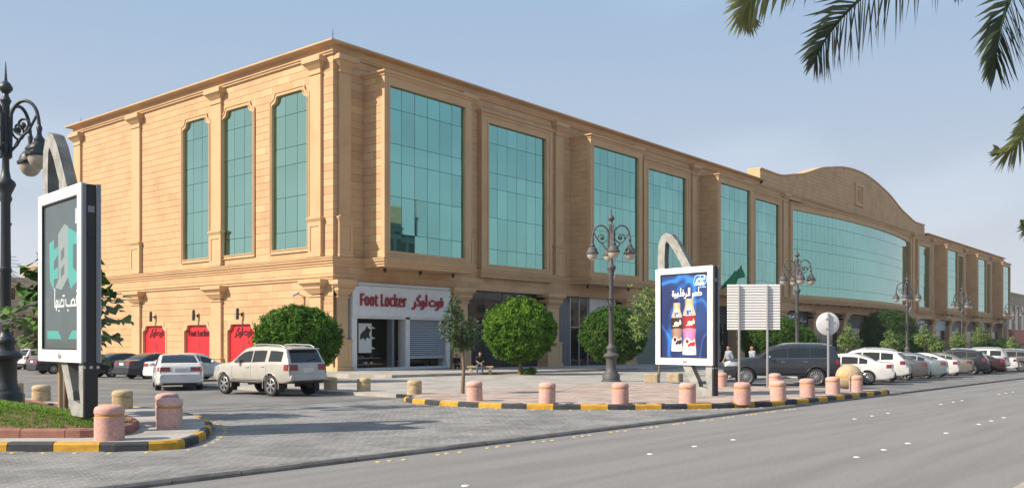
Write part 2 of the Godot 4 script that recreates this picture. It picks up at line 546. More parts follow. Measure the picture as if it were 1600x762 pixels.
	for key in hs:
		var k: Vector2i = key
		if hs.has(k + Vector2i(1, 0)) and hs.has(k + Vector2i(0, 1)) and hs.has(k + Vector2i(1, 1)):
			var q := []
			for o in [Vector2i(0, 0), Vector2i(0, 1), Vector2i(1, 1), Vector2i(1, 0)]:
				var p := Vector2(-4.0 + (k.x + o.x) * step, -31.0 + (k.y + o.y) * step)
				q.append(Vector3(p.x, gy(p.x, p.y) + hs[k + o], p.y))
			mound.quad(q[0], q[1], q[2], q[3])
	structure(obj("planter_mound", mound, M.soil), "low earth mound under the grass of the island")
	rng.seed = 11
	for i in 60000:
		var p := Vector2(rng.randf_range(-3, 10.4), rng.randf_range(-31, -14.9))
		if not seen_from(p.x, p.y, 1.5) or not Geometry2D.is_point_in_polygon(p, inner): continue
		var edge := 9.0
		for j in range(0, inner.size()):
			edge = minf(edge, p.distance_to(inner[j]))
		if edge < 0.5 and rng.randf() > edge * 1.1: continue
		if p.x > 8.2 and rng.randf() < smoothstep(8.2, 9.4, p.x) * 0.96: continue
		var s := rng.randf_range(0.6, 1.3)
		var bs := Basis.from_euler(Vector3(rng.randf_range(-0.4, 0.4), rng.randf_range(0, TAU), rng.randf_range(-0.4, 0.4))).scaled(Vector3(s, s * rng.randf_range(0.4, 0.75), s))
		blades.append(Transform3D(bs, Vector3(p.x, gy(p.x, p.y) + 0.26 + 0.26 * smoothstep(0.0, 2.2, edge) - 0.01, p.y)))
		var dry := rng.randf()
		cols.append(Color(0.13, 0.28, 0.03).lerp(Color(0.28, 0.22, 0.09), 0.7 if dry < 0.1 + 0.25 * smoothstep(1.2, 0.3, edge) else dry * 0.2))
	var tuft := MB.new()
	for k in 6:
		var a := TAU * k / 6.0
		var o := Vector3(cos(a), 0, sin(a)) * 0.03
		var w := Vector3(-sin(a), 0, cos(a)) * 0.006
		var top := o * 2.2 + Vector3(0, 0.085 + 0.02 * sin(k * 5.0), 0)
		tuft.quad(o - w, o + w, o * 1.4 + w * 0.8 + Vector3(0, 0.05, 0), o * 1.4 - w * 0.8 + Vector3(0, 0.05, 0))
		tuft.tri(o * 1.4 - w * 0.8 + Vector3(0, 0.05, 0), o * 1.4 + w * 0.8 + Vector3(0, 0.05, 0), top)
	var gr := multi("grass", tuft.mesh(), M.leaf, blades, cols)
	tag(gr, "mown green grass with dry patches on the island at the left", "grass", "", "stuff")
	# block paving of the entrance
	var under := slab("paving_bed", V2([-2, -22.2, 25, -22.2, 25, -10.62, -2, -10.62]), -0.012, 0, M.kerb_grey)
	structure(under, "sand bed between the grey paving blocks of the entrance")
	build_pavers()
	# plaza: bed and tiles
	var pb := slab("plaza", inset(plaza, 0.14), 0.118, 0.0, M.kerb_grey)
	structure(pb, "raised pink plaza between the road and the shopping centre")
	build_tiles(pb)
	var walk := slab("promenade", V2([21.2, -22.7, 36, -22.7, 36, -20.6, 200, -20.6, 200, -36.3, 21.2, -36.3]), 0.12, 0.14, M.concrete)
	structure(walk, "broad pale pavement with street lamps and clipped trees")
	var side := slab("shop_walk", V2([33.6, -36.3, 245, -36.3, 245, -46.5, 37.9, -46.5, 37.9, -86, 33.6, -86]), 0.27, 0.3, M.concrete)
	structure(side, "raised pavement in front of the shop windows")
	# studs
	var st := MB.new()
	st.lathe([Vector2(0.048, 0), Vector2(0.044, 0.008), Vector2(0.026, 0.013), Vector2(0, 0.014)], 12)
	M.stud_y = mat(lin(0.5, 0.38, 0.16), 0.7)
	M.stud_w = mat(lin(0.6, 0.6, 0.58), 0.6)
	var y0: MeshInstance3D = null
	var ylist := []
	for g in 13:
		for k in 3:
			ylist.append([Vector2(9.1 + g * 1.265 + k * 0.24 + rng.randf_range(-0.02, 0.02), -10.13 + 0.02 * k + rng.randf_range(-0.03, 0.03)), -0.055, "small yellow stud in a row of three along the edge of the road", "yellow studs along the road edge"])
	for pth in [island_path, plaza_path]:
		for i in range(6, pth.size() - (14 if pth == plaza_path else 30), 2):
			var d: Vector2 = (pth[i + 1] - pth[i - 1]).normalized()
			var q: Vector2 = pth[i] - Vector2(d.y, -d.x) * 0.24
			if q.y < -10.75 and seen_from(q.x, q.y, 1.0): ylist.append([q, 0.0, "small yellow stud on the blocks beside the left island's kerb" if pth == island_path else "small yellow stud beside the striped kerb of the pink plaza", "yellow studs along the left island" if pth == island_path else "yellow studs along the plaza kerb"])
	for e in ylist:
		var p: Vector2 = e[0]
		var o: MeshInstance3D
		if y0 == null:
			y0 = shape("yellow_stud", st.mesh(), M.stud_y)
			o = y0
		else:
			o = y0.duplicate()
			put(o, "yellow_stud")
		o.position = Vector3(p.x, gy(p.x, p.y) + e[1], p.y)
		tag(o, e[2], "road stud", e[3])
	var w0: MeshInstance3D = null
	var wl := []
	for x in [8.2, 12.6, 14.1, 15.6, 22.2, 23.5, 24.8, 30.0, 31.5, 32.6, 38.2, 39.4, 40.7, 46.3, 47.5, 48.7]: wl.append(Vector2(x, -7.53))
	for x in [8.9, 14.3, 15.65, 17.0, 19.6, 22.4, 23.65, 25.0, 31.0, 32.3]: wl.append(Vector2(x, -4.82))
	for p in wl:
		var o: MeshInstance3D
		if w0 == null:
			w0 = shape("white_stud", st.mesh(), M.stud_w)
			o = w0
		else:
			o = w0.duplicate()
			put(o, "white_stud")
		o.position = Vector3(p.x, gy(p.x, p.y) - 0.055, p.y)
		o.scale = Vector3(1.15, 1.0, 1.15)
		tag(o, "small white stud of the lane line nearer the shopping centre" if p.y < -6.0 else "small white stud of the lane line nearer the viewer", "road stud", "white studs of the far lane line" if p.y < -6.0 else "white studs of the near lane line")

func inset(p: PackedVector2Array, d: float) -> PackedVector2Array:
	var r := Geometry2D.offset_polygon(p, -d, Geometry2D.JOIN_MITER)
	var best := p
	if r.size():
		best = r[0]
		for q in r:
			if q.size() > best.size(): best = q
	return best

func build_pavers() -> void:
	rng.seed = 21
	var pm := MB.new()
	pm.bevel(Vector3(0, -0.03, 0), Vector3(0.195, 0.06, 0.095), 0.004)
	var mesh := pm.mesh()
	var spots := []
	for iz in 114:
		for ix in 112:
			var x := 2.4 + ix * 0.2 + (0.1 if iz % 2 else 0.0)
			var z := -10.73 - iz * 0.1
			if not seen_from(x, z, 2.5): continue
			var p := Vector2(x, z)
			if Geometry2D.is_point_in_polygon(p, island) or Geometry2D.is_point_in_polygon(p, plaza): continue
			spots.append(p)
	spots.sort_custom(func(a: Vector2, b: Vector2) -> bool: return 0.7705 * a.x - 0.6374 * a.y < 0.7705 * b.x - 0.6374 * b.y)
	var field := Node3D.new()
	put(field, "block_paving")
	structure(field, "grey interlocking paving blocks of the side street entrance")
	var kinds := []
	for k in 6:
		var m: StandardMaterial3D = M.paver.duplicate()
		m.vertex_color_use_as_albedo = false
		var v: float = [0.268, 0.28, 0.286, 0.292, 0.302, 0.28][k]
		m.albedo_color = lin(v * (1.06 if k == 5 else 1.01), v * 0.985, v * (0.9 if k == 5 else 0.955))
		kinds.append(m)
	var xs := []
	var cs := []
	for i in spots.size():
		var p: Vector2 = spots[i]
		var xf := Transform3D(Basis.from_euler(Vector3(rng.randf_range(-0.003, 0.003) - SLZ, rng.randf_range(-0.008, 0.008), SLX + rng.randf_range(-0.002, 0.002))), Vector3(p.x, gy(p.x, p.y) + rng.randf_range(-0.0015, 0.0015), p.y))
		if i < 300:
			var o := shape("paving_block", mesh, kinds[rng.randi() % 6], field)
			o.transform = xf
		else:
			xs.append(xf)
			var v := rng.randf_range(0.268, 0.305) * (0.97 + 0.06 * sin(p.x * 0.9 + p.y * 1.3))
			cs.append(Color(v * 1.01, v * 0.985, v * 0.95))
	var rest := multi("paving_blocks", mesh, M.paver, xs, cs, field)
	rest.set_meta("kind", "stuff")

func build_tiles(parent: Node3D) -> void:
	rng.seed = 31
	var tm := MB.new()
	tm.bevel(Vector3(0, -0.02, 0), Vector3(0.394, 0.04, 0.394), 0.006)
	var mesh := tm.mesh()
	var pp := inset(plaza, 0.3)
	var spots := []
	for ix in 46:
		for iz in 32:
			var p := Vector2(18.8 + ix * 0.4, -10.6 - iz * 0.4)
			var ok := true
			for o in [Vector2(-0.2, -0.2), Vector2(0.2, -0.2), Vector2(0.2, 0.2), Vector2(-0.2, 0.2)]:
				if not Geometry2D.is_point_in_polygon(p + o * 0.6, pp): ok = false
			if ok: spots.append([p, ix, iz])
	spots.sort_custom(func(a: Array, b: Array) -> bool: return 0.7705 * a[0].x - 0.6374 * a[0].y < 0.7705 * b[0].x - 0.6374 * b[0].y)
	M.tiles = [rough_mat(lin(0.48, 0.40, 0.34), 0.85, T.grain, 1.4, T.patch, 0.1), rough_mat(lin(0.47, 0.335, 0.285), 0.85, T.grain, 1.4, T.patch, 0.1)]
	var bulk := [MB.new(), MB.new()]
	for i in spots.size():
		var p: Vector2 = spots[i][0]
		var kind := 1 if (int(spots[i][1]) + int(spots[i][2])) % 6 < 2 or rng.randf() < 0.05 else 0
		var xf := Transform3D(Basis.from_euler(Vector3(-SLZ, 0, SLX)), Vector3(p.x, gy(p.x, p.y) + 0.14 + rng.randf_range(-0.002, 0.002), p.y))
		if i < 300:
			var o := shape("paving_tile", mesh, M.tiles[kind], parent)
			o.transform = xf
		else:
			bulk[kind].x = xf
			bulk[kind].bevel(Vector3(0, -0.02, 0), Vector3(0.394, 0.04, 0.394), 0.006)
	for k in 2:
		obj("paving_tiles", bulk[k], M.tiles[k], parent).set_meta("kind", "stuff")
# ---------------------------------------------------------------- the shopping centre
var FR := Transform3D()                                                                     # long front: x along, z outwards
var FL := Transform3D(Basis(Vector3(0, 0, 1), Vector3.UP, Vector3(-1, 0, 0)), Vector3.ZERO)   # short side: x from -36.2 to 0
var stones := []
var backing := MB.new()
var centre: Node3D
var pane_mesh: ArrayMesh
var panes_left := 290
const LEN := 199.2
const ROWS := [0.133, 0.21, 0.114, 0.207, 0.226, 0.11]

func cut(runs: Array, a: float, b: float) -> Array:
	var r := []
	for q in runs:
		if b <= q[0] or a >= q[1]:
			r.append(q)
			continue
		if a > q[0] + 0.02: r.append([q[0], a])
		if b < q[1] - 0.02: r.append([b, q[1]])
	return r

# courses of stone over a rectangle of a facade, leaving holes out
func veneer(f: Transform3D, u0: float, u1: float, y0: float, y1: float, holes: Array, p := 0.0, wide := 1.15, course := 0.5) -> void:
	var k := maxi(1, int(round((y1 - y0) / course)))
	var h := (y1 - y0) / k
	for j in k:
		var ya := y0 + h * j
		var yb := ya + h
		var runs := [[u0, u1]]
		for q in holes:
			if minf(yb, q[3]) - maxf(ya, q[2]) > 0.3 * h:
				runs = cut(runs, q[0], q[1])
		for r in runs:
			backing.x = f
			backing.quad(Vector3(r[0], ya, p - 0.035), Vector3(r[1], ya, p - 0.035), Vector3(r[1], yb, p - 0.035), Vector3(r[0], yb, p - 0.035))
			var m := maxi(1, int(round((r[1] - r[0]) / wide)))
			var at: float = r[0]
			for i in m:
				var e: float = r[1] if i == m - 1 else r[0] + (r[1] - r[0]) * (i + 1 + (0.22 if j % 2 else -0.22) + rng.randf_range(-0.12, 0.12)) / m
				if e - at > 0.05:
					stones.append([f, Vector3((at + e) / 2, (ya + yb) / 2, p - 0.03 + rng.randf_range(-0.003, 0.003)), Vector3(e - at - 0.004, h - 0.021, 0.06)])
				at = e

func lay_stones() -> void:
	obj("joints", backing, M.trim, centre)
	var order := []
	for i in stones.size():
		var s: Array = stones[i]
		var w: Vector3 = B0 + s[0] * s[1]
		order.append([s[2].x * s[2].y / (w - Vector3(0, 1.6, 0)).length_squared() * absf((s[0].basis.z).dot((w - Vector3(0, 1.6, 0)).normalized())), i])
	order.sort_custom(func(a: Array, b: Array) -> bool: return a[0] > b[0])
	var unit := MB.new()
	unit.bevel(Vector3.ZERO, Vector3.ONE, 0.006, false)
	var um := unit.mesh()
	var bulk := MB.new()
	for k in order.size():
		var s: Array = stones[order[k][1]]
		var f: Transform3D = s[0]
		var tone := rng.randf()
		if k < 300:
			var o := shape("stone", um, M.stones[int(tone * 4.99)], centre)
			o.transform = f * Transform3D(Basis.from_scale(s[2]), s[1])
		else:
			bulk.x = f
			var v := 0.925 + 0.13 * tone
			if rng.randf() < 0.04: v *= 0.93
			bulk.col = Color(v, v * (0.99 + 0.03 * (v - 1.0)), v * (0.98 + 0.25 * (v - 1.0)))
			bulk.bevel(s[1], s[2], 0.006, false)
	obj("stone_courses", bulk, M.stone, centre).set_meta("kind", "stuff")

# a moulding: profile (out, height) swept along a path on the plan, mitred at the corners
func moulding(b: MB, path: Array, prof: Array, f := Transform3D()) -> void:
	b.x = f
	var rows := []
	for i in path.size():
		var p: Vector2 = path[i]
		var d0: Vector2 = (p - path[i - 1]).normalized() if i > 0 else (path[1] - p).normalized()
		var d1: Vector2 = (path[i + 1] - p).normalized() if i < path.size() - 1 else d0
		var n0 := Vector2(-d0.y, d0.x); var n1 := Vector2(-d1.y, d1.x)
		var m := (n0 + n1).normalized()
		m /= maxf(0.3, m.dot(n0))
		var row := []
		for q in prof:
			row.append(Vector3(p.x + m.x * q[0], q[1], p.y + m.y * q[0]))
		rows.append(row)
	for i in rows.size() - 1:
		for j in prof.size() - 1:
			b.quad(rows[i][j], rows[i + 1][j], rows[i + 1][j + 1], rows[i][j + 1])
	for i in [0, rows.size() - 1]:
		var r: Array = rows[i]
		for j in range(1, r.size() - 1):
			b.tri(r[0], r[j], r[j + 1])

func ring(b: MB, outer: PackedVector2Array, inner: PackedVector2Array, z0: float, z1: float) -> void:
	var k := outer.size()
	for i in k:
		var a := outer[i]; var d := outer[(i + 1) % k]; var c := inner[i]; var e := inner[(i + 1) % k]
		b.quad(Vector3(a.x, a.y, z1), Vector3(d.x, d.y, z1), Vector3(e.x, e.y, z1), Vector3(c.x, c.y, z1))
		b.quad(Vector3(a.x, a.y, z0), Vector3(d.x, d.y, z0), Vector3(d.x, d.y, z1), Vector3(a.x, a.y, z1))
		b.quad(Vector3(e.x, e.y, z0), Vector3(c.x, c.y, z0), Vector3(c.x, c.y, z1), Vector3(e.x, e.y, z1))

func rect(u0: float, u1: float, y0: float, y1: float) -> PackedVector2Array:
	return PackedVector2Array([Vector2(u0, y0), Vector2(u1, y0), Vector2(u1, y1), Vector2(u0, y1)])

# an opening whose top corners are notched with a step and a hollow
func notched(u0: float, u1: float, y0: float, y1: float, n: float) -> PackedVector2Array:
	var r := PackedVector2Array([Vector2(u0, y0), Vector2(u1, y0), Vector2(u1, y1 - n)])
	for i in 5:
		var a := PI / 2 * i / 4.0
		r.append(Vector2(u1 - n * 0.12 - n * 0.72 * (1.0 - cos(a)), y1 - n + n * 0.02 + n * 0.84 * sin(a)) if false else Vector2(u1 - n * 0.14 - n * 0.7 * sin(a), y1 - n * 0.14 - n * 0.7 * cos(a)))
	r.append(Vector2(u1 - n, y1))
	r.append(Vector2(u0 + n, y1))
	for i in 5:
		var a := PI / 2 * (4 - i) / 4.0
		r.append(Vector2(u0 + n * 0.14 + n * 0.7 * sin(a), y1 - n * 0.14 - n * 0.7 * cos(a)))
	r.append(Vector2(u0, y1 - n))
	return r

# a glazed field: dark backing, panes set in it. Small far ones become one mesh.
func glaze(win: Node3D, f: Transform3D, u0: float, u1: float, y0: float, y1: float, p: float, cols: int, single: bool, m: Material) -> void:
	var back := MB.new()
	back.x = f
	back.quad(Vector3(u0 - 0.05, y0 - 0.05, p - 0.05), Vector3(u1 + 0.05, y0 - 0.05, p - 0.05), Vector3(u1 + 0.05, y1 + 0.05, p - 0.05), Vector3(u0 - 0.05, y1 + 0.05, p - 0.05))
	obj("mullions", back, M.mullion, win)
	var bulk := MB.new()
	var y := y1
	for r in ROWS.size():
		var h: float = (y1 - y0) * ROWS[r]
		for c in cols:
			var w := (u1 - u0) / cols
			var o := Vector3(u0 + w * (c + 0.5), y - h / 2, p)
			var t := Basis.from_euler(Vector3(rng.randf_range(-0.007, 0.007), rng.randf_range(-0.007, 0.007), 0))
			var s := Vector3(w - 0.03, h - 0.03, 0.02)
			if single and panes_left > 0:
				panes_left -= 1
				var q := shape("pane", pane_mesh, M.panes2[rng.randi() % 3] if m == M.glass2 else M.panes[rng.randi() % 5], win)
				q.transform = f * Transform3D(t * Basis.from_scale(s), o)
			else:
				bulk.x = f * Transform3D(t, o)
				bulk.bevel(Vector3.ZERO, s, 0.003, false)
		y -= h
	if bulk.v.size():
		obj("panes", bulk, m, win).set_meta("kind", "stuff")

func flare(b: MB, u0: float, u1: float, y0: float, y1: float, p0: float, p1: float, grow: float) -> void:
	var A := [Vector3(u0, y0, 0), Vector3(u0, y0, p0), Vector3(u1, y0, p0), Vector3(u1, y0, 0)]
	var C := [Vector3(u0 - grow, y1, 0), Vector3(u0 - grow, y1, p1), Vector3(u1 + grow, y1, p1), Vector3(u1 + grow, y1, 0)]
	for i in 3:
		b.quad(A[i + 1], A[i], C[i], C[i + 1])

func pilaster(f: Transform3D, u0: float, u1: float) -> void:
	var b := MB.new()
	b.x = f
	b.bx(u0, u1, 9.72, 18.95, -0.05, 0.2, 0.02)
	b.bx(u0 - 0.06, u1 + 0.06, 18.95, 19.08, -0.05, 0.27, 0.03)
	b.bx(u0, u1, 19.08, 19.3, -0.05, 0.21, 0.0)
	flare(b, u0, u1, 19.3, 19.62, 0.22, 0.5, 0.28)
	b.bx(u0 - 0.3, u1 + 0.3, 19.62, 19.68, -0.05, 0.52)
	b.bx(u0 - 0.38, u1 + 0.38, 19.68, 20.03, -0.05, 0.6, 0.02)
	# pedestal with a sunk panel
	b.bx(u0 - 0.1, u1 + 0.1, 7.02, 9.35, -0.05, 0.22)
	ring(b, rect(u0 - 0.1, u1 + 0.1, 7.02, 9.35), rect(u0 + 0.12, u1 - 0.12, 7.4, 9.05), 0.21, 0.27)
	b.bx(u0 - 0.12, u1 + 0.12, 7.02, 7.22, 0.0, 0.31, 0.02)
	flare(b, u0 - 0.12, u1 + 0.12, 9.35, 9.5, 0.28, 0.36, 0.07)
	b.bx(u0 - 0.2, u1 + 0.2, 9.5, 9.62, -0.05, 0.37, 0.02)
	b.bx(u0 - 0.06, u1 + 0.06, 9.62, 9.72, -0.05, 0.26, 0.03)
	obj("pilaster", b, M.trim, centre)

func low_pilaster(f: Transform3D, u0: float, u1: float, base: float) -> void:
	var b := MB.new()
	b.x = f
	b.bx(u0, u1, base + 1.7, 4.5, -0.05, 0.2, 0.02)
	b.bx(u0 - 0.1, u1 + 0.1, base, base + 1.6, -0.05, 0.27, 0.02)
	b.bx(u0 - 0.16, u1 + 0.16, base + 1.6, base + 1.75, -0.05, 0.33, 0.03)
	b.bx(u0 - 0.07, u1 + 0.07, 4.42, 4.55, -0.05, 0.28, 0.03)
	flare(b, u0, u1, 4.62, 4.95, 0.22, 0.45, 0.3)
	b.bx(u0 - 0.3, u1 + 0.3, 4.95, 5.08, -0.05, 0.48, 0.02)
	flare(b, u0 - 0.3, u1 + 0.3, 5.08, 5.3, 0.46, 0.66, 0.3)
	b.bx(u0 - 0.62, u1 + 0.62, 5.3, 5.56, -0.05, 0.7, 0.02)
	obj("pilaster", b, M.trim, centre)

# a pillar between two shop openings
func pillar(t0: float, t1: float) -> void:
	var base := gy(B0.x + (t0 + t1) / 2, B0.z + 0.5) + 0.2
	var b := MB.new()
	var h := (t1 - t0) * 0.5 - 0.38
	var c := (t0 + t1) * 0.5
	b.bx(c - h, c + h, base, 4.5, -1.0, 0.12, 0.03)
	b.bx(t0 + 0.12, t1 - 0.12, base, base + 0.32, -1.0, 0.4, 0.03)
	b.bx(t0 + 0.22, t1 - 0.22, base + 0.32, base + 1.95, -1.0, 0.26, 0.02)
	ring(b, rect(t0 + 0.22, t1 - 0.22, base + 0.34, base + 1.95), rect(t0 + 0.5, t1 - 0.5, base + 0.6, base + 1.75), 0.24, 0.3)
	b.bx(t0 + 0.16, t1 - 0.16, base + 1.95, base + 2.1, -1.0, 0.36, 0.03)
	b.bx(c - h - 0.07, c + h + 0.07, 4.35, 4.5, -1.0, 0.2, 0.03)
	flare(b, c - h, c + h, 4.5, 4.8, 0.13, 0.4, 0.2)
	b.bx(c - h - 0.2, c + h + 0.2, 4.8, 4.98, -1.0, 0.42, 0.02)
	flare(b, c - h - 0.16, c + h + 0.16, 4.98, 5.2, 0.36, 0.56, 0.22)
	b.bx(t0, t1, 5.2, 5.5, -1.0, 0.6, 0.02)
	obj("pillar", b, M.trim, centre)

func bay(t0: float, t1: float, P: float, single: bool) -> void:
	var deep := P > 1.0
	var g0 := t0 + (0.48 if deep else 0.9)
	var g1 := t1 - (0.62 if deep else 0.75)
	if deep:
		veneer(FL * Transform3D(Basis(), Vector3(-P * 0, 0, 0)).translated(Vector3(0, 0, 0)) if false else Transform3D(FL.basis, Vector3(t0, 0, P)), -P, -0.3, 7.06, 18.95, [], 0.0, 1.0)
		var SR := Transform3D(Basis(Vector3(0, 0, -1), Vector3.UP, Vector3(1, 0, 0)), Vector3(t1, 0, P))
		veneer(SR, 0.3, P, 7.06, 18.95, [], 0.0, 1.0)
	var b := MB.new()
	ring(b, rect(t0, t1, 7.05, 19.0), rect(g0, g1, 7.46, 18.32), P - 0.32, P)
	ring(b, rect(g0 - 0.16, g1 + 0.16, 7.32, 18.46), rect(g0 + 0.002, g1 - 0.002, 7.462, 18.318), P - 0.1, P + 0.04)
	if not deep:
		ring(b, rect(t0, t1, 7.05, 19.0), rect(t0 + 0.3, t1 - 0.3, 7.2, 18.8), P - 0.02, P + 0.06)
	var path := [Vector2(t0, 0), Vector2(t0, P), Vector2(t1, P), Vector2(t1, 0)]
	moulding(b, path, [[-0.02, 18.86], [0.07, 18.9], [0.07, 18.98], [0.16, 19.05], [0.22, 19.09], [0.22, 19.19], [-P * 0.4, 19.215]])
	b.x = Transform3D()
	b.bx(t0 + 0.1, t1 - 0.1, 19.0, 19.205, -0.1, P - 0.1)
	var win := obj("window", b, M.trim, centre)
	glaze(win, FR, g0, g1, 7.46, 18.32, P - 0.2, 6, single, M.glass)
	if deep:
		var s := MB.new()
		s.bx(t0 + 0.02, t1 - 0.02, 6.4, 6.52, -0.05, P - 0.02)
		obj("soffit", s, M.trim, centre)
		for k in 3:
			var d := MB.new()
			d.x = Transform3D(Basis(), Vector3(lerpf(t0 + 0.9, t1 - 0.9, k / 2.0), 6.12, P * 0.55))
			d.lathe([Vector2(0, 0), Vector2(0.1, 0), Vector2(0.1, 0.2), Vector2(0.13, 0.2), Vector2(0.13, 0.29)], 12)
			obj("downlight", d, M.charcoal, centre)

func mirror_t(a: float) -> float:
	return LEN - a

const CT0 := 73.5
var bow_pts := []

func build_centre() -> void:
	rng.seed = 41
	centre = thing("shopping_centre", "long sandstone shopping centre with teal glass bays and a curved parapet", "building", Vector3(B0.x, 0, B0.z))
	var pm := MB.new()
	pm.bevel(Vector3.ZERO, Vector3.ONE, 0.004, false)
	pane_mesh = pm.mesh()
	var bays := []
	for q in [[2.53, 10.93, 2.1], [14.0, 22.9, 0.34], [26.1, 34.5, 2.1], [37.6, 46.8, 0.34], [49.8, 58.2, 2.1], [61.9, 70.4, 0.34]]:
		bays.append(q)
		bays.append([mirror_t(q[1]), mirror_t(q[0]), q[2]])
	bays.sort_custom(func(a: Array, b: Array) -> bool: return a[0] < b[0])
	var pils := []
	for q in [[0.4, 1.35], [12.15, 13.15], [23.7, 24.8], [35.8, 36.9], [47.7, 48.7], [59.5, 60.6], [71.4, 72.5]]:
		pils.append(q)
		pils.append([mirror_t(q[1]), mirror_t(q[0])])
	# the bowed middle
	var half := (LEN - 2 * CT0) * 0.5
	var sag := 2.0
	var rad := (half * half + sag * sag) / (2 * sag)
	for i in 45:
		var a := asin(half / rad) * (i / 22.0 - 1.0)
		bow_pts.append(Vector2(LEN * 0.5 + rad * sin(a), rad * cos(a) - rad + sag))
	# ---- long front, upper storey: courses between the bays
	var holes := [[CT0, LEN - CT0, 7.0, 19.3]]
	for q in bays: holes.append([q[0], q[1], 7.0, 19.1])
	for q in pils: holes.append([q[0] - 0.02, q[1] + 0.02, 7.0, 20.1])
	veneer(FR, 0.0, LEN, 7.06, 20.06, holes)
	veneer(FR, 0.0, LEN, 5.5, 6.44, [], 0.0, 1.2, 0.47)
	# ---- short side
	var wins := [[-6.5, -2.58], [-12.52, -8.75], [-17.95, -14.3]]
	var reds := [[-11.8, -8.75], [-17.65, -14.4], [-23.9, -20.7]]
	var lp := [[-2.16, -1.04], [-13.85, -12.55], [-25.6, -24.3], [-35.95, -34.75]]
	var sh := []
	for q in wins: sh.append([q[0] - 0.2, q[1] + 0.2, 7.5, 18.35])
	for q in lp: sh.append([q[0] + 0.02, q[1] - 0.02, 7.0, 20.1])
	veneer(FL, -36.2, 0.0, 7.06, 20.06, sh)
	var gh := []
	for q in reds: gh.append([q[0] - 0.24, q[1] + 0.24, -2.0, 2.98])
	for q in lp: gh.append([q[0] + 0.02, q[1] - 0.02, -2.0, 5.55])
	veneer(FL, -36.2, 0.0, -1.44, 6.44, gh, 0.0, 1.15, 0.49)
	# a backing core closes the building behind the stone
	var core := MB.new()
	core.bx(0.6, LEN - 0.6, 6.5, 20.2, -36.0, -0.6)
	core.bx(0.5, LEN - 0.5, -3.6, 6.6, -36.0, -4.2)
	core.bx(0.0, LEN, 20.1, 20.3, -36.2, 0.0)
	core.bx(LEN - 0.5, LEN, -3.6, 20.1, -36.2, 0.0)
	core.bx(0.03, 0.6, 6.4, 20.1, -36.2, -36.15)
	obj("wall", core, M.trim, centre)
	for q in pils: pilaster(FR, q[0], q[1])
	for q in lp:
		pilaster(FL, q[0], q[1])
		low_pilaster(FL, q[0], q[1], -1.4)
	# ---- mouldings
	var mb := MB.new()
	var cor := [[0.0, 20.02], [0.14, 20.06], [0.14, 20.14], [0.22, 20.2], [0.22, 20.28], [0.10, 20.32], [0.10, 20.58], [0.2, 20.62], [0.52, 20.66], [0.62, 20.7], [0.62, 20.8], [-0.4, 20.86]]
	moulding(mb, [Vector2(8, -36.2), Vector2(0, -36.2), Vector2(0, 0), Vector2(64.6, 0)], cor)
	moulding(mb, [Vector2(LEN - 64.6, 0), Vector2(LEN, 0), Vector2(LEN, -30)], cor)
	moulding(mb, [Vector2(64.6, 0), Vector2(LEN - 64.6, 0)], [[0.0, 20.02], [0.14, 20.06], [0.14, 20.14], [0.22, 20.2], [0.22, 20.28], [0.08, 20.32]])
	obj("cornice", mb, M.trim, centre)
	var sc := MB.new()
	var string := [[0.0, 6.4], [0.06, 6.44], [0.06, 6.54], [0.14, 6.6], [0.14, 6.68], [0.24, 6.78], [0.24, 6.88], [0.3, 6.92], [0.3, 7.0], [-0.3, 7.08]]
	var path := [Vector2(8, -36.2), Vector2(0, -36.2), Vector2(0, 0)]
	for q in bays:
		if q[0] > LEN * 0.5 and path[-1].x < LEN * 0.5: path.append_array(bow_pts)
		path.append_array([Vector2(q[0], 0), Vector2(q[0], q[2]), Vector2(q[1], q[2]), Vector2(q[1], 0)])
	path.append_array([Vector2(LEN, 0), Vector2(LEN, -30)])
	moulding(sc, path, string)
	obj("string_course", sc, M.trim, centre)
	var lb := MB.new()
	moulding(lb, [Vector2(8, -36.2), Vector2(0, -36.2), Vector2(0, 0), Vector2(1.6, 0)], [[0, 5.52], [0.08, 5.55], [0.08, 5.66], [0.16, 5.72], [0.16, 5.8], [-0.1, 5.84]])
	obj("band_course", lb, M.trim, centre)
	# ---- windows
	for q in wins:
		var w := MB.new()
		w.x = FL
		var u0: float = q[0]; var u1: float = q[1]
		ring(w, notched(u0 - 0.24, u1 + 0.24, 7.49, 18.58, 0.62), notched(u0, u1, 7.78, 18.3, 0.62), -0.17, 0.05)
		ring(w, notched(u0 - 0.24, u1 + 0.24, 7.49, 18.58, 0.62), notched(u0 - 0.18, u1 + 0.18, 7.55, 18.52, 0.62), -0.1, 0.1)
		ring(w, notched(u0 - 0.06, u1 + 0.06, 7.72, 18.36, 0.62), notched(u0 + 0.001, u1 - 0.001, 7.781, 18.299, 0.62), -0.1, 0.1)
		for e in [[u0 - 0.23, u0 + 0.3], [u1 - 0.3, u1 + 0.23]]:
			w.bx(e[0], e[1], 18.02, 18.57, -0.1, -0.012)
		var win := obj("window", w, M.trim, centre)
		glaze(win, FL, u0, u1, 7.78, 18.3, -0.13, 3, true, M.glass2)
	for q in bays: bay(q[0], q[1], q[2], q[0] < 71.0)
	for e in range(7):
		var kind := e
	# bowed window: panes follow the curve
	var bw := MB.new()
	moulding(bw, bow_pts, [[-0.35, 18.3], [0.0, 18.3], [0.0, 18.95], [0.08, 18.98], [0.08, 19.05], [0.2, 19.12], [0.2, 19.22], [-2.2, 19.25]])
	moulding(bw, bow_pts, [[-0.35, 7.46], [0.0, 7.46], [0.0, 7.05]])
	moulding(bw, bow_pts, [[-2.0, 6.42], [0.02, 6.42], [0.02, 6.5]])
	bw.x = Transform3D()
	for e in [CT0, LEN - CT0]:
		var o := -0.6 if e > LEN * 0.5 else 0.6
		bw.bx(minf(e, e + o), maxf(e, e + o), 7.0, 19.0, -0.3, 0.3, 0.02)
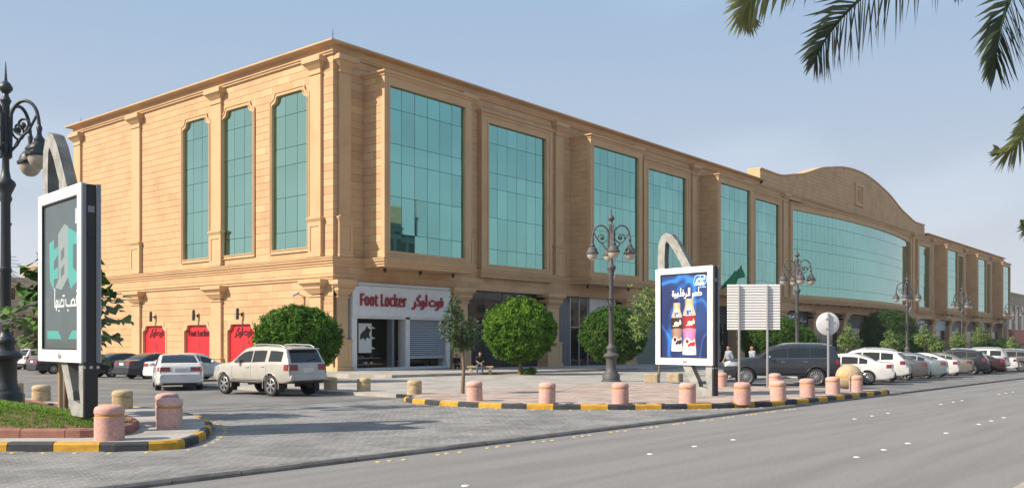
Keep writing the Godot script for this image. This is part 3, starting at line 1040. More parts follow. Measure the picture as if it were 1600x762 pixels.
	var bwin := obj("bowed_window", bw, M.trim, centre)
	var back := MB.new()
	var glass := MB.new()
	for i in range(1, bow_pts.size() - 2):
		var a: Vector2 = bow_pts[i]; var b: Vector2 = bow_pts[i + 1]
		var d := (b - a).normalized()
		var n := Vector2(-d.y, d.x)
		var f := Transform3D(Basis(Vector3(d.x, 0, d.y), Vector3.UP, Vector3(n.x, 0, n.y)), Vector3(a.x, 0, a.y))
		back.x = f
		back.quad(Vector3(0, 7.4, -0.24), Vector3((b - a).length(), 7.4, -0.24), Vector3((b - a).length(), 18.4, -0.24), Vector3(0, 18.4, -0.24))
		var y := 18.32
		for r in ROWS.size():
			var h: float = (18.32 - 7.46) * ROWS[r]
			glass.x = f * Transform3D(Basis.from_euler(Vector3(rng.randf_range(-0.007, 0.007), rng.randf_range(-0.007, 0.007), 0)), Vector3((b - a).length() / 2, y - h / 2, -0.2))
			glass.bevel(Vector3.ZERO, Vector3((b - a).length() - 0.035, h - 0.035, 0.02), 0.003, false)
			y -= h
	obj("mullions", back, M.mullion, bwin)
	obj("panes", glass, M.glass, bwin)
	for i in range(3, 42, 2):
		var a: Vector2 = bow_pts[i]
		var k := MB.new()
		k.bx(a.x - 0.1, a.x + 0.1, 6.16, 6.43, a.y - 0.5, a.y - 0.12, 0.03)
		obj("bracket", k, M.wood, centre)
	# ---- curved parapet
	var top := func(t: float) -> float:
		var x := absf(t - 99.3)
		if x < 12.0: return 26.75 - 0.0085 * x * x
		if x < 24.0: return lerpf(25.526, 22.9, smoothstep(0, 1, (x - 12.0) / 12.0) * 0.62 + (x - 12.0) / 12.0 * 0.38)
		return lerpf(22.9, 22.05, clampf((x - 24.0) / 4.5, 0, 1)) if x < 28.5 else lerpf(22.05, 22.12, (x - 28.5) / 6.2)
	var outline := PackedVector2Array()
	for i in 101: outline.append(Vector2(99.3 + (i - 50) * 0.694, top.call(99.3 + (i - 50) * 0.694)))
	# smooth the outline
	for pass_ in 4:
		var o2 := outline.duplicate()
		for i in range(1, 100): o2[i].y = (outline[i - 1].y + outline[i].y * 2 + outline[i + 1].y) / 4
		outline = o2
	var pp := outline.duplicate()
	pp.append(Vector2(134.0, 20.25)); pp.append(Vector2(64.6, 20.25))
	var pb := MB.new()
	pb.prism(pp, -1.5, 0.06)
	var par := obj("parapet", pb, M.trim, centre)
	var co := MB.new()
	for i in 100:
		var a := outline[i]; var b := outline[i + 1]
		var q := [Vector3(a.x, a.y, 0.2), Vector3(b.x, b.y, 0.2), Vector3(b.x, b.y + 0.16, 0.2), Vector3(a.x, a.y + 0.16, 0.2)]
		co.quad(q[0], q[1], q[2], q[3])
		var z := Vector3(0, 0, -1.75)
		co.quad(q[3], q[2], q[2] + z, q[3] + z)
		co.quad(q[1], q[0], q[0] + z, q[1] + z)
		if i == 0: co.quad(q[0] + z, q[0], q[3], q[3] + z)
		if i == 99: co.quad(q[1], q[1] + z, q[2] + z, q[2])
	obj("coping", co, M.trim, par)
	var ph := []
	for j in 13:
		var ya := 20.36 + j * 0.5
		var l := 134.0; var r := 64.6
		for q in outline:
			if q.y > ya + 0.5:
				l = minf(l, q.x); r = maxf(r, q.x)
		if r > l:
			veneer(FR, l, r, ya, ya + 0.5, [[97.6, 101.0, 21.6, 24.8]], 0.11, 1.0)
	var em := MB.new()
	ring(em, rect(97.6, 101.0, 21.6, 24.8), rect(97.95, 100.65, 21.95, 24.45), 0.02, 0.32)
	em.bx(97.8, 100.8, 21.8, 24.6, 0.0, 0.09)
	for e in [98.35, 99.3, 100.25]:
		em.bx(e - 0.09, e + 0.09, 22.35, 24.05, 0.08, 0.26, 0.03)
	em.bx(98.1, 100.5, 23.95, 24.1, 0.08, 0.15, 0.02)
	em.bx(98.1, 100.5, 22.3, 22.45, 0.08, 0.15, 0.02)
	for e in [98.95, 99.65]:
		em.tube([Vector3(e - 0.2, 23.6, 0.12), Vector3(e + 0.12, 23.2, 0.12), Vector3(e - 0.12, 22.8, 0.12)], 0.05, 6)
	obj("carved_panel", em, M.trim, par)
	# ---- ground storey of the long front
	var posts := []
	for q in [[-0.1, 1.55], [10.75, 13.15], [22.25, 24.65], [34.15, 36.6], [46.0, 48.4], [57.8, 60.2], [69.7, 72.1]]:
		posts.append(q)
		posts.append([mirror_t(q[1]), mirror_t(q[0])])
	for q in [[81.2, 83.4], [92.6, 94.8], [104.4, 106.6], [115.8, 118.0]]: posts.append(q)
	posts.sort_custom(func(a: Array, b: Array) -> bool: return a[0] < b[0])
	for q in posts: pillar(q[0], q[1])
	var lintel := MB.new()
	lintel.bx(0.0, LEN, 5.42, 5.5, -4.2, 0.02)
	obj("lintel", lintel, M.trim, centre)
	for i in posts.size() - 1:
		shopfront(i, posts[i][1], posts[i + 1][0])
	corner_details(reds)
	lay_stones()
	# lightning rods on the corners of the roof
	for e in [Vector3(-0.1, 20.85, 0.1), Vector3(0.2, 20.85, -35.4)]:
		var r := MB.new()
		r.tube([e, e + Vector3(0, 0.75, 0)], [0.025, 0.012], 6)
		r.ball(e + Vector3(0, 0.45, 0), Vector3(0.04, 0.06, 0.04), 6)
		obj("lightning_rod", r, M.charcoal, centre)

func text_mesh(s: String, size: float, depth: float, fontname := "Droid Sans", bold := true) -> TextMesh:
	var f := SystemFont.new()
	f.font_names = PackedStringArray([fontname])
	f.font_weight = 800 if bold else 400
	var t := TextMesh.new()
	t.font = f; t.text = s; t.font_size = 64; t.pixel_size = size / 64.0; t.depth = depth
	t.curve_step = 1.0
	return t

# ---- Arabic lettering from pen strokes: each letter a list of strokes (points leftwards from its right end), then its width
func arabic(word: Array) -> Array:
	var out := []
	var x := 0.0
	for g in word:
		if g is float:
			x -= g
			continue
		var q: Array = glyph(g)
		for st in q[1]:
			var s := PackedVector2Array()
			for p in st: s.append(Vector2(x + p.x, p.y))
			out.append(s)
		x -= q[0]
	return [out, -x]

func arc_pts(cx: float, cy: float, rx: float, ry: float, a0: float, a1: float, k := 8) -> Array:
	var r := []
	for i in k + 1:
		var a := deg_to_rad(lerpf(a0, a1, float(i) / k))
		r.append(Vector2(cx + rx * cos(a), cy + ry * sin(a)))
	return r

func dot(x: float, y: float) -> Array:
	return [Vector2(x - 0.045, y), Vector2(x + 0.045, y)]

func glyph(g: String) -> Array:
	var P := func(a: Array) -> Array:
		var r := []
		for i in range(0, a.size(), 2): r.append(Vector2(a[i], a[i + 1]))
		return r
	match g:
		"alef": return [0.28, [P.call([-0.12, 0, -0.12, 1.05])]]
		"alef_f": return [0.3, [P.call([0.02, 0.0, -0.14, 0.0, -0.14, 1.05])]]
		"lam_i": return [0.36, [P.call([-0.08, 1.05, -0.08, 0, -0.4, 0])]]
		"lam_m": return [0.36, [P.call([0.02, 0, -0.4, 0]), P.call([-0.12, 1.05, -0.12, 0])]]
		"feh_i": return [0.55, [arc_pts(-0.24, 0.33, 0.18, 0.2, 0, 360, 12), P.call([-0.06, 0.33, -0.1, 0.05, -0.2, 0, -0.58, 0]), dot(-0.24, 0.78)]]
		"feh_m": return [0.55, [P.call([0.02, 0, -0.58, 0]), arc_pts(-0.28, 0.2, 0.18, 0.2, -90, 270, 12), dot(-0.28, 0.68)]]
		"waw": return [0.5, [arc_pts(-0.24, 0.22, 0.18, 0.2, 0, 360, 12), P.call([-0.06, 0.22, -0.12, -0.15, -0.3, -0.32, -0.5, -0.34])]]
		"waw_f": return [0.5, [P.call([0.02, 0, -0.2, 0.02]), arc_pts(-0.24, 0.22, 0.18, 0.2, 0, 360, 12), P.call([-0.06, 0.22, -0.12, -0.15, -0.3, -0.32, -0.5, -0.34])]]
		"teh": return [1.0, [P.call([-0.06, 0.42, -0.1, 0.1, -0.3, 0, -0.7, 0, -0.9, 0.1, -0.94, 0.4]), dot(-0.4, 0.52), dot(-0.6, 0.52)]]
		"kaf_i": return [0.7, [P.call([-0.1, 0.98, -0.55, 0.62, -0.12, 0.3, -0.1, 0.0, -0.74, 0])]]
		"kaf_m": return [0.7, [P.call([0.02, 0, -0.74, 0]), P.call([-0.1, 0.98, -0.55, 0.62, -0.14, 0.28, -0.14, 0])]]
		"reh_f": return [0.42, [P.call([0.02, 0, -0.12, 0.0, -0.12, 0.3]), P.call([-0.12, 0.3, -0.14, -0.1, -0.28, -0.3, -0.5, -0.34])]]
		"reh": return [0.42, [P.call([-0.1, 0.3, -0.12, -0.1, -0.28, -0.3, -0.5, -0.34])]]
		"tah_i": return [0.75, [P.call([-0.78, 0, -0.3, 0]), arc_pts(-0.32, 0.18, 0.28, 0.19, -90, 200, 14), P.call([-0.58, 1.05, -0.58, 0])]]
		"ain_m": return [0.5, [P.call([0.02, 0, -0.54, 0]), P.call([-0.24, 0, -0.06, 0.36, -0.4, 0.36, -0.24, 0])]]
		"meem_f": return [0.42, [P.call([0.02, 0, -0.1, 0]), arc_pts(-0.22, 0.12, 0.16, 0.16, 0, 360, 12), P.call([-0.36, 0.1, -0.38, -0.45])]]
		"heh_m": return [0.55, [P.call([0.02, 0, -0.58, 0]), arc_pts(-0.28, 0.17, 0.17, 0.19, 0, 360, 12), P.call([-0.2, 0.12, -0.36, -0.2, -0.42, 0])]]
		"yeh_m": return [0.36, [P.call([0.02, 0, -0.4, 0]), P.call([-0.18, 0, -0.18, 0.36]), dot(-0.1, -0.26), dot(-0.28, -0.26)]]
		"tehm_f": return [0.42, [P.call([0.02, 0, -0.1, 0.02]), arc_pts(-0.22, 0.2, 0.16, 0.22, 0, 360, 12), dot(-0.14, 0.68), dot(-0.32, 0.68)]]
		"ghain_i": return [0.6, [P.call([-0.1, 0.45, -0.34, 0.5, -0.42, 0.3, -0.3, 0.14, -0.1, 0.02, -0.64, 0]), dot(-0.3, 0.8)]]
		"sad_m": return [0.9, [P.call([0.02, 0, -0.94, 0]), arc_pts(-0.4, 0.17, 0.3, 0.18, -60, 200, 12), P.call([-0.76, 0.0, -0.78, 0.24])]]
		"beh_f": return [0.95, [P.call([0.02, 0, -0.3, 0, -0.7, 0, -0.9, 0.1, -0.92, 0.36]), dot(-0.5, -0.26)]]
		"teh_i": return [0.36, [P.call([-0.1, 0.36, -0.1, 0, -0.4, 0]), dot(-0.06, 0.6), dot(-0.24, 0.6)]]
		"hah_m": return [0.55, [P.call([0.02, 0, -0.58, 0]), P.call([-0.02, 0.34, -0.2, 0.4, -0.52, 0.05])]]
		"beh_m": return [0.36, [P.call([0.02, 0, -0.4, 0]), P.call([-0.18, 0, -0.18, 0.36]), dot(-0.18, -0.26)]]
		"heh_f": return [0.4, [P.call([0.02, 0, -0.1, 0.02]), arc_pts(-0.22, 0.2, 0.16, 0.22, 0, 360, 12)]]
		"ain_f": return [0.6, [P.call([0.02, 0, -0.2, 0]), P.call([-0.24, 0, -0.06, 0.34, -0.4, 0.34, -0.16, -0.1, -0.2, -0.4, -0.56, -0.4])]]
		"yeh_f": return [0.6, [P.call([0.02, 0, -0.1, 0.02, -0.16, 0.2, -0.34, 0.2, -0.3, 0.0, -0.16, -0.15, -0.3, -0.36, -0.56, -0.3, -0.6, -0.1]), dot(-0.26, -0.56), dot(-0.42, -0.56)]]
	return [0.3, []]

const FOOT_AR := ["feh_i", "waw_f", "teh", 0.3, "lam_i", "waw_f", "kaf_i", "reh_f"]

# strokes as raised letters; right end at x = 0, growing to the left
func stroke_letters(word: Array, size: float, thick: float, depth: float, f: Transform3D) -> MB:
	var b := MB.new()
	b.x = f
	var w: Array = arabic(word)
	for s in w[0]:
		for i in s.size() - 1:
			var a: Vector2 = s[i] * size; var c: Vector2 = s[i + 1] * size
			var d := (c - a).normalized() * thick * 0.5
			var nn := Vector2(-d.y, d.x)
			b.prism(PackedVector2Array([a - d * 0.7 - nn, c + d * 0.7 - nn, c + d * 0.7 + nn, a - d * 0.7 + nn]), 0, depth + 0.0007 * i)
	return b

func shopfront(i: int, t0: float, t1: float) -> void:
	var fl := gy(B0.x + (t0 + t1) * 0.5, B0.z + 0.5) + 0.27
	var root := Node3D.new()
	put(root, "shopfront", centre)
	var side := MB.new()
	# the room behind the glass
	side.bx(t0 - 0.3, t1 + 0.3, fl - 0.3, fl, -4.2, -0.9)
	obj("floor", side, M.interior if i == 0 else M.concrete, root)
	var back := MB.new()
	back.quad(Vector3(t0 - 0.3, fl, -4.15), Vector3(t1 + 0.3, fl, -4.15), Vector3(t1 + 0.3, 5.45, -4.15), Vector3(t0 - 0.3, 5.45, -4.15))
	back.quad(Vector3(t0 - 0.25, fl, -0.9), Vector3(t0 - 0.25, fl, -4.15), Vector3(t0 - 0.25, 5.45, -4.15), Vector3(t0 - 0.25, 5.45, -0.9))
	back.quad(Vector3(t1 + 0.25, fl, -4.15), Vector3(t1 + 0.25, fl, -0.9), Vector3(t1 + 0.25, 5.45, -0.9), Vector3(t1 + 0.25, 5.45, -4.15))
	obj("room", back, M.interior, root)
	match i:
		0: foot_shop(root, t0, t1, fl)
		1:
			var n := 4
			for k in n:
				var p := MB.new()
				var w := (t1 - t0) / n
				p.bx(t0 + k * w + 0.02, t0 + (k + 1) * w - 0.02, fl, 2.75, -0.75, -0.68, 0.01)
				obj("dark_panel", p, M.black, root)
				var g := MB.new()
				g.bx(t0 + k * w + 0.02, t0 + (k + 1) * w - 0.02, 2.85, 5.42, -0.75, -0.71, 0.005)
				obj("pane", g, M.dark_glass, root)
			var fr := MB.new()
			fr.bx(t0, t1, 2.76, 2.84, -0.8, -0.66)
			fr.bx((t0 + t1) / 2 + 0.05, (t0 + t1) / 2 + 0.12, 2.8, 5.42, -0.8, -0.66)
			obj("frame", fr, M.steel_grey, root)
		2:
			# tiled strip, doors and a long grey panel
			var tw := MB.new()
			tw.bx(t0, t0 + 2.3, fl, 5.42, -0.95, -0.72)
			obj("tiled_wall", tw, M.kerb_grey, root)
			var tm := MB.new()
			tm.bevel(Vector3.ZERO, Vector3(0.44, 0.44, 0.03), 0.006, false)
			var tmm := tm.mesh()
			var tmat := mat(lin(0.11, 0.125, 0.15), 0.3)
			for a in 5:
				for c in 12:
					var o := shape("wall_tile", tmm, tmat, root)
					o.position = Vector3(t0 + 0.23 + a * 0.455, fl + 0.25 + c * 0.46, -0.71)
			var gm := MB.new()
			gm.bx(t0 + 2.35, t0 + 5.1, fl, 5.42, -0.78, -0.74, 0.004)
			obj("pane", gm, M.dark_glass, root)
			for e in [2.35, 3.7, 5.05]:
				var p := MB.new()
				p.bx(t0 + e - 0.04, t0 + e + 0.04, fl, 5.42, -0.8, -0.68, 0.01)
				obj("door_post", p, M.alu, root)
			var rail := MB.new()
			rail.bx(t0 + 2.1, t0 + 3.9, 2.72, 2.8, -0.72, -0.55, 0.02)
			obj("door_rail", rail, M.alu, root)
			for e in 4:
				var d := MB.new()
				d.bx(t0 + 2.6 + e * 0.62, t0 + 2.9 + e * 0.62, fl + 0.02, fl + [2.2, 0.9, 2.1, 0.7][e], -2.4, -2.1, 0.04)
				obj("display_stand", d, [M.alu, M.white, M.steel_grey, M.beige][e], root)
			var gp := MB.new()
			gp.bx(t0 + 5.2, t1, 1.0, 5.42, -0.7, -0.6, 0.01)
			obj("grey_panel", gp, M.grey_panel, root)
			var g2 := MB.new()
			g2.bx(t0 + 5.2, t1, fl, 0.95, -0.74, -0.7, 0.004)
			obj("pane", g2, M.dark_glass, root)
		3:
			var gp := MB.new()
			gp.bx(t0, t1, fl, 3.4, -0.7, -0.6, 0.01)
			obj("board", gp, mat(lin(0.17, 0.2, 0.16), 0.7), root)
			var g := MB.new()
			g.bx(t0, t1, 3.5, 5.42, -0.75, -0.71, 0.004)
			obj("pane", g, M.dark_glass, root)
		_:
			var n := 3
			for k in n:
				var w := (t1 - t0) / n
				var p := MB.new()
				p.bx(t0 + k * w + 0.03, t0 + (k + 1) * w - 0.03, fl, 3.4, -0.75, -0.71, 0.004)
				obj("pane", p, M.dark_glass, root)
			var fr := MB.new()
			for k in n + 1:
				var u := lerpf(t0 + 0.03, t1 - 0.03, k / float(n))
				fr.bx(u - 0.04, u + 0.04, fl, 3.42, -0.8, -0.66)
			obj("frame", fr, M.alu, root)
			var fa := MB.new()
			fa.bx(t0, t1, 3.42, 5.42, -0.8, -0.55, 0.02)
			var fm: Material = [M.charcoal, mat(lin(0.075, 0.06, 0.08), 0.5), M.charcoal, mat(lin(0.09, 0.1, 0.11), 0.5)][i % 4]
			if i == 12 or i == 17: fm = mat(lin(0.3, 0.4, 0.45), 0.4)
			obj("fascia", fa, fm, root)
			if i == 6 or i == 11:
				# white sign letters that cannot be read at this distance: strokes of their size
				rng.seed = 500 + i
				var lm := MB.new()
				for row in (1 if i == 6 else 2):
					var x := t0 + (0.7 if i == 6 else 3.6)
					while x < t0 + (4.6 if i == 6 else 6.8):
						var y := 4.3 if i == 6 else 4.55 - row * 0.85
						lm.bx(x, x + 0.09, y, y + 0.55, -0.54, -0.49, 0.01)
						if rng.randf() < 0.7: lm.bx(x + 0.1, x + 0.3, y + [0.0, 0.23, 0.46][rng.randi() % 3], y + [0.09, 0.32, 0.55][rng.randi() % 3] + 0.05, -0.54, -0.492, 0.01)
						x += 0.4
				if i == 6:
					for q in [[5.6, 0.0, 0.5], [6.3, 0.1, 0.3], [6.9, 0.0, 0.6], [7.5, 0.0, 0.14], [8.0, 0.02, 0.3]]:
						lm.bx(t0 + q[0], t0 + q[0] + 0.45, 4.0 + q[1], 4.1 + q[1], -0.54, -0.49, 0.01)
						lm.bx(t0 + q[0], t0 + q[0] + 0.09, 4.0 + q[1], 4.0 + q[1] + q[2], -0.54, -0.488, 0.01)
				else:
					for sgn in [-1.0, 1.0]:
						lm.x = Transform3D(Basis(Vector3(0, 0, 1), 0.5 * sgn), Vector3(t0 + 2.4 - 0.3 * sgn, 4.5, -0.51))
						lm.bevel(Vector3.ZERO, Vector3(0.45, 1.0, 0.05), 0.02)
				obj("lettering", lm, M.white, root)

func foot_shop(root: Node3D, t0: float, t1: float, fl: float) -> void:
	var a := t0 + 0.15
	var z := t1 - 0.15
	var top := 5.5
	var b := MB.new()
	# fascia with a clipped corner
	b.prism(PackedVector2Array([Vector2(a - 0.3, 3.2), Vector2(z + 0.1, 3.2), Vector2(z + 0.1, 5.22), Vector2(a + 0.25, 5.22), Vector2(a - 0.1, 5.1), Vector2(a - 0.3, 4.8)]), -0.6, 0.28)
	obj("fascia", b, M.grey_panel, root)
	var head := MB.new()
	head.bx(a + 0.1, z + 0.1, 5.23, 5.44, -0.6, 0.36, 0.02)
	obj("fascia_head", head, M.alu, root)
	var fr := MB.new()
	fr.bx(a - 0.3, a + 0.12, fl, 3.2, -0.6, 0.24, 0.01)
	fr.bx(z - 0.3, z + 0.1, fl, 3.2, -0.6, 0.24, 0.01)
	fr.bx(a + 4.55, a + 4.95, fl, 3.2, -0.6, 0.2, 0.01)
	fr.bx(a + 0.12, z - 0.3, fl, fl + 0.18, -0.5, 0.22, 0.01)
	fr.bx(a + 0.12, z - 0.3, 3.05, 3.2, -0.5, 0.2, 0.01)
	obj("frame", fr, M.grey_panel, root)
	var t := text_mesh("Foot Locker", 1.02, 0.1)
	var o := shape("lettering", t, M.red_sign, root)
	var bb := t.get_aabb()
	o.scale = Vector3(4.15 / bb.size.x, 1.1, 1)
	o.position = Vector3(a + 0.3 + 2.07, 4.28, 0.33)
	var sl := stroke_letters(FOOT_AR, 0.7, 0.135, 0.1, Transform3D(Basis(), Vector3(z - 0.75, 4.05, 0.28)))
	obj("lettering", sl, M.red_sign, root)
	var gl := MB.new()
	gl.bx(a + 0.12, a + 3.4, fl + 0.18, 3.05, -0.02, 0.0)
	obj("pane", gl, M.clear, root)
	var dr := MB.new()
	dr.bx(a + 3.45, a + 4.5, fl + 0.05, 3.05, -0.42, -0.4)
	obj("door", dr, M.clear, root)
	var jamb := MB.new()
	jamb.bx(a + 3.38, a + 3.48, fl, 3.06, -0.46, 0.1, 0.01)
	jamb.bx(a + 3.95, a + 4.0, fl, 3.06, -0.46, -0.36, 0.01)
	obj("door_frame", jamb, M.steel_grey, root)
	# roller shutter, half down, slat by slat
	var sm := MB.new()
	var w := z - 0.3 - (a + 4.95) - 0.04
	sm.bevel(Vector3.ZERO, Vector3(w, 0.115, 0.05), 0.02)
	var smesh := sm.mesh()
	var sx := (z - 0.3 + a + 4.95) * 0.5
	var smat := mat(lin(0.33, 0.34, 0.36), 0.45, 0.3)
	for k in 19:
		var q := shape("shutter_slat", smesh, smat, root)
		q.position = Vector3(sx, 2.98 - k * 0.138, 0.06)
		q.rotation.x = -0.5
	var bar := MB.new()
	bar.bx(sx - w / 2, sx + w / 2, 0.3, 0.44, 0.02, 0.12, 0.02)
	obj("shutter_bar", bar, M.alu, root)
	var g2 := MB.new()
	g2.bx(a + 4.95, z - 0.3, fl + 0.1, 3.05, -0.2, -0.18)
	obj("pane", g2, M.clear, root)
	# goods
	var po := MB.new()
	po.bx(a + 1.05, a + 2.2, 0.75, 2.75, -0.75, -0.7)
	obj("poster", po, M.white, root)
	var sp := MB.new()
	sp.prism(PackedVector2Array([Vector2(a + 1.15, 1.65), Vector2(a + 1.5, 1.75), Vector2(a + 1.6, 1.55), Vector2(a + 1.75, 1.8), Vector2(a + 2.1, 1.7), Vector2(a + 1.95, 2.0), Vector2(a + 2.12, 2.35), Vector2(a + 1.9, 2.4), Vector2(a + 1.75, 2.6), Vector2(a + 1.6, 2.3), Vector2(a + 1.4, 2.2), Vector2(a + 1.2, 2.0)]), -0.69, -0.68)
	obj("poster_print", sp, M.charcoal, root)
	for k in 3:
		var s := MB.new()
		s.bx(a + 0.15, a + 3.3, 0.35 - k * 0.42, 0.4 - k * 0.42, -1.5 + k * 0.2, -1.0 + k * 0.2)
		obj("shelf", s, M.wood, root)
	rng.seed = 77
	for k in 26:
		var s := MB.new()
		var row := k % 3
		s.x = Transform3D(Basis.from_euler(Vector3(0, rng.randf_range(-0.6, 0.6), 0)), Vector3(a + 0.3 + rng.randf() * 3.0, 0.41 - row * 0.42, -1.25 + row * 0.2))
		s.prism(PackedVector2Array([Vector2(-0.15, 0), Vector2(0.15, 0), Vector2(0.15, 0.05), Vector2(0.03, 0.09), Vector2(-0.04, 0.14), Vector2(-0.14, 0.15)]), -0.05, 0.05)
		obj("shoe", s, [M.white, M.charcoal, M.red_sign, M.steel_grey, M.wood, M.alu][rng.randi() % 6], root)
	for k in 3:
		for e in 2:
			var s := MB.new()
			s.x = Transform3D(Basis(), Vector3(a + 2.7, 2.4 - k * 0.7, -1.3))
			s.prism(PackedVector2Array([Vector2(-0.15, 0), Vector2(0.15, 0), Vector2(0.15, 0.05), Vector2(0.03, 0.09), Vector2(-0.04, 0.14), Vector2(-0.14, 0.15)]), -0.05 + e * 0.16, 0.05 + e * 0.16)
			obj("shoe", s, M.white, root)
	for k in 5:
		var s := MB.new()
		s.x = Transform3D(Basis.from_euler(Vector3(0, 0, 0.7)), Vector3(a + 0.35 + 0.2 * (k % 2), 0.75 + k * 0.14, -0.9))
		s.box(Vector3.ZERO, Vector3(0.5, 0.06, 0.02))
		obj("stripe", s, M.white, root)
	var bench := MB.new()
	bench.bx(a + 5.2, z - 0.6, fl + 0.5, fl + 0.58, -1.6, -1.1)
	for e in [a + 5.4, z - 0.8]: bench.bx(e - 0.05, e + 0.05, fl, fl + 0.5, -1.5, -1.2)
	obj("display_table", bench, M.wood, root)

func corner_details(reds: Array) -> void:
	var k := 0
	for q in reds:
		var b := MB.new()
		b.x = FL
		var u0: float = q[0]; var u1: float = q[1]
		ring(b, notched(u0 - 0.32, u1 + 0.32, -1.3, 3.01, 0.5), notched(u0 - 0.14, u1 + 0.14, -1.2, 2.76, 0.5), -0.22, 0.04)
		for e in [[u0 - 0.31, u0 + 0.2], [u1 - 0.2, u1 + 0.31]]:
			b.bx(e[0], e[1], 2.5, 3.0, -0.2, -0.012)
		var w := obj("shop_window", b, M.trim, centre)
		var p := MB.new()
		p.x = FL
		p.bx(u0 - 0.2, u1 + 0.2, -1.2, 2.85, -0.22, -0.18)
		obj("red_panel", p, M.red_panel, w)
		var lm := mat(lin(0.1, 0.004, 0.01), 0.4)
		if k == 1:
			var t := text_mesh("Foot Locker", 0.62, 0.04)
			var o := shape("lettering", t, lm, w)
			o.transform = FL * Transform3D(Basis.from_scale(Vector3(2.9 / t.get_aabb().size.x, 1, 1)), Vector3((u0 + u1) / 2, 2.12, -0.15))
		else:
			var sl := stroke_letters(FOOT_AR, 0.48, 0.11, 0.04, FL * Transform3D(Basis(), Vector3((u0 + u1) / 2 + 1.1, 2.0, -0.18)))
			obj("lettering", sl, lm, w)
		# a printed figure in a paler tone
		var fg := MB.new()
		fg.x = FL * Transform3D(Basis(), Vector3((u0 + u1) / 2, 0, -0.176))
		var head := PackedVector2Array()
		for i in 12: head.append(Vector2(0.26 * cos(TAU * i / 12), 1.15 + 0.34 * sin(TAU * i / 12)))
		fg.prism(head, 0, 0.004)
		fg.prism(PackedVector2Array([Vector2(-0.5, -0.9), Vector2(0.5, -0.9), Vector2(0.42, 0.4), Vector2(0.2, 0.72), Vector2(-0.2, 0.72), Vector2(-0.42, 0.4)]), 0, 0.0035)
		obj("printed_figure", fg, mat(lin(0.36, 0.02, 0.03), 0.5), w)
		k += 1
		# sconce above
		var s := MB.new()
		s.x = FL * Transform3D(Basis(), Vector3((u0 + u1) / 2 + 0.1, 3.45, 0))
		s.bx(-0.06, 0.06, -0.12, 0.12, 0, 0.05, 0.01)
		s.bx(-0.03, 0.03, -0.03, 0.03, 0.04, 0.3)
		s.x = s.x * Transform3D(Basis(), Vector3(0, -0.36, 0.36))
		s.lathe([Vector2(0, 0), Vector2(0.11, 0), Vector2(0.11, 0.75), Vector2(0.08, 0.8), Vector2(0, 0.8)], 14)
		obj("wall_light", s, M.charcoal, centre)
	var cam := MB.new()
	cam.x = FL * Transform3D(Basis(), Vector3(-3.2, 4.6, 0.0))
	cam.tube([Vector3(0, 0, 0), Vector3(0, 0.05, 0.4)], 0.04, 8)
	cam.x = cam.x * Transform3D(Basis.from_euler(Vector3(0.5, -0.6, 0)), Vector3(0, 0.05, 0.5))
	cam.bevel(Vector3.ZERO, Vector3(0.16, 0.16, 0.5), 0.03)
	obj("security_camera", cam, M.alu, centre)
	for k2 in [-24.0 + 3.2, -3.4]:
		pass
# ---------------------------------------------------------------- street furniture
func stand(x: float, z: float, h := 0.0) -> Vector3:
	return Vector3(x, gy(x, z) + h, z)

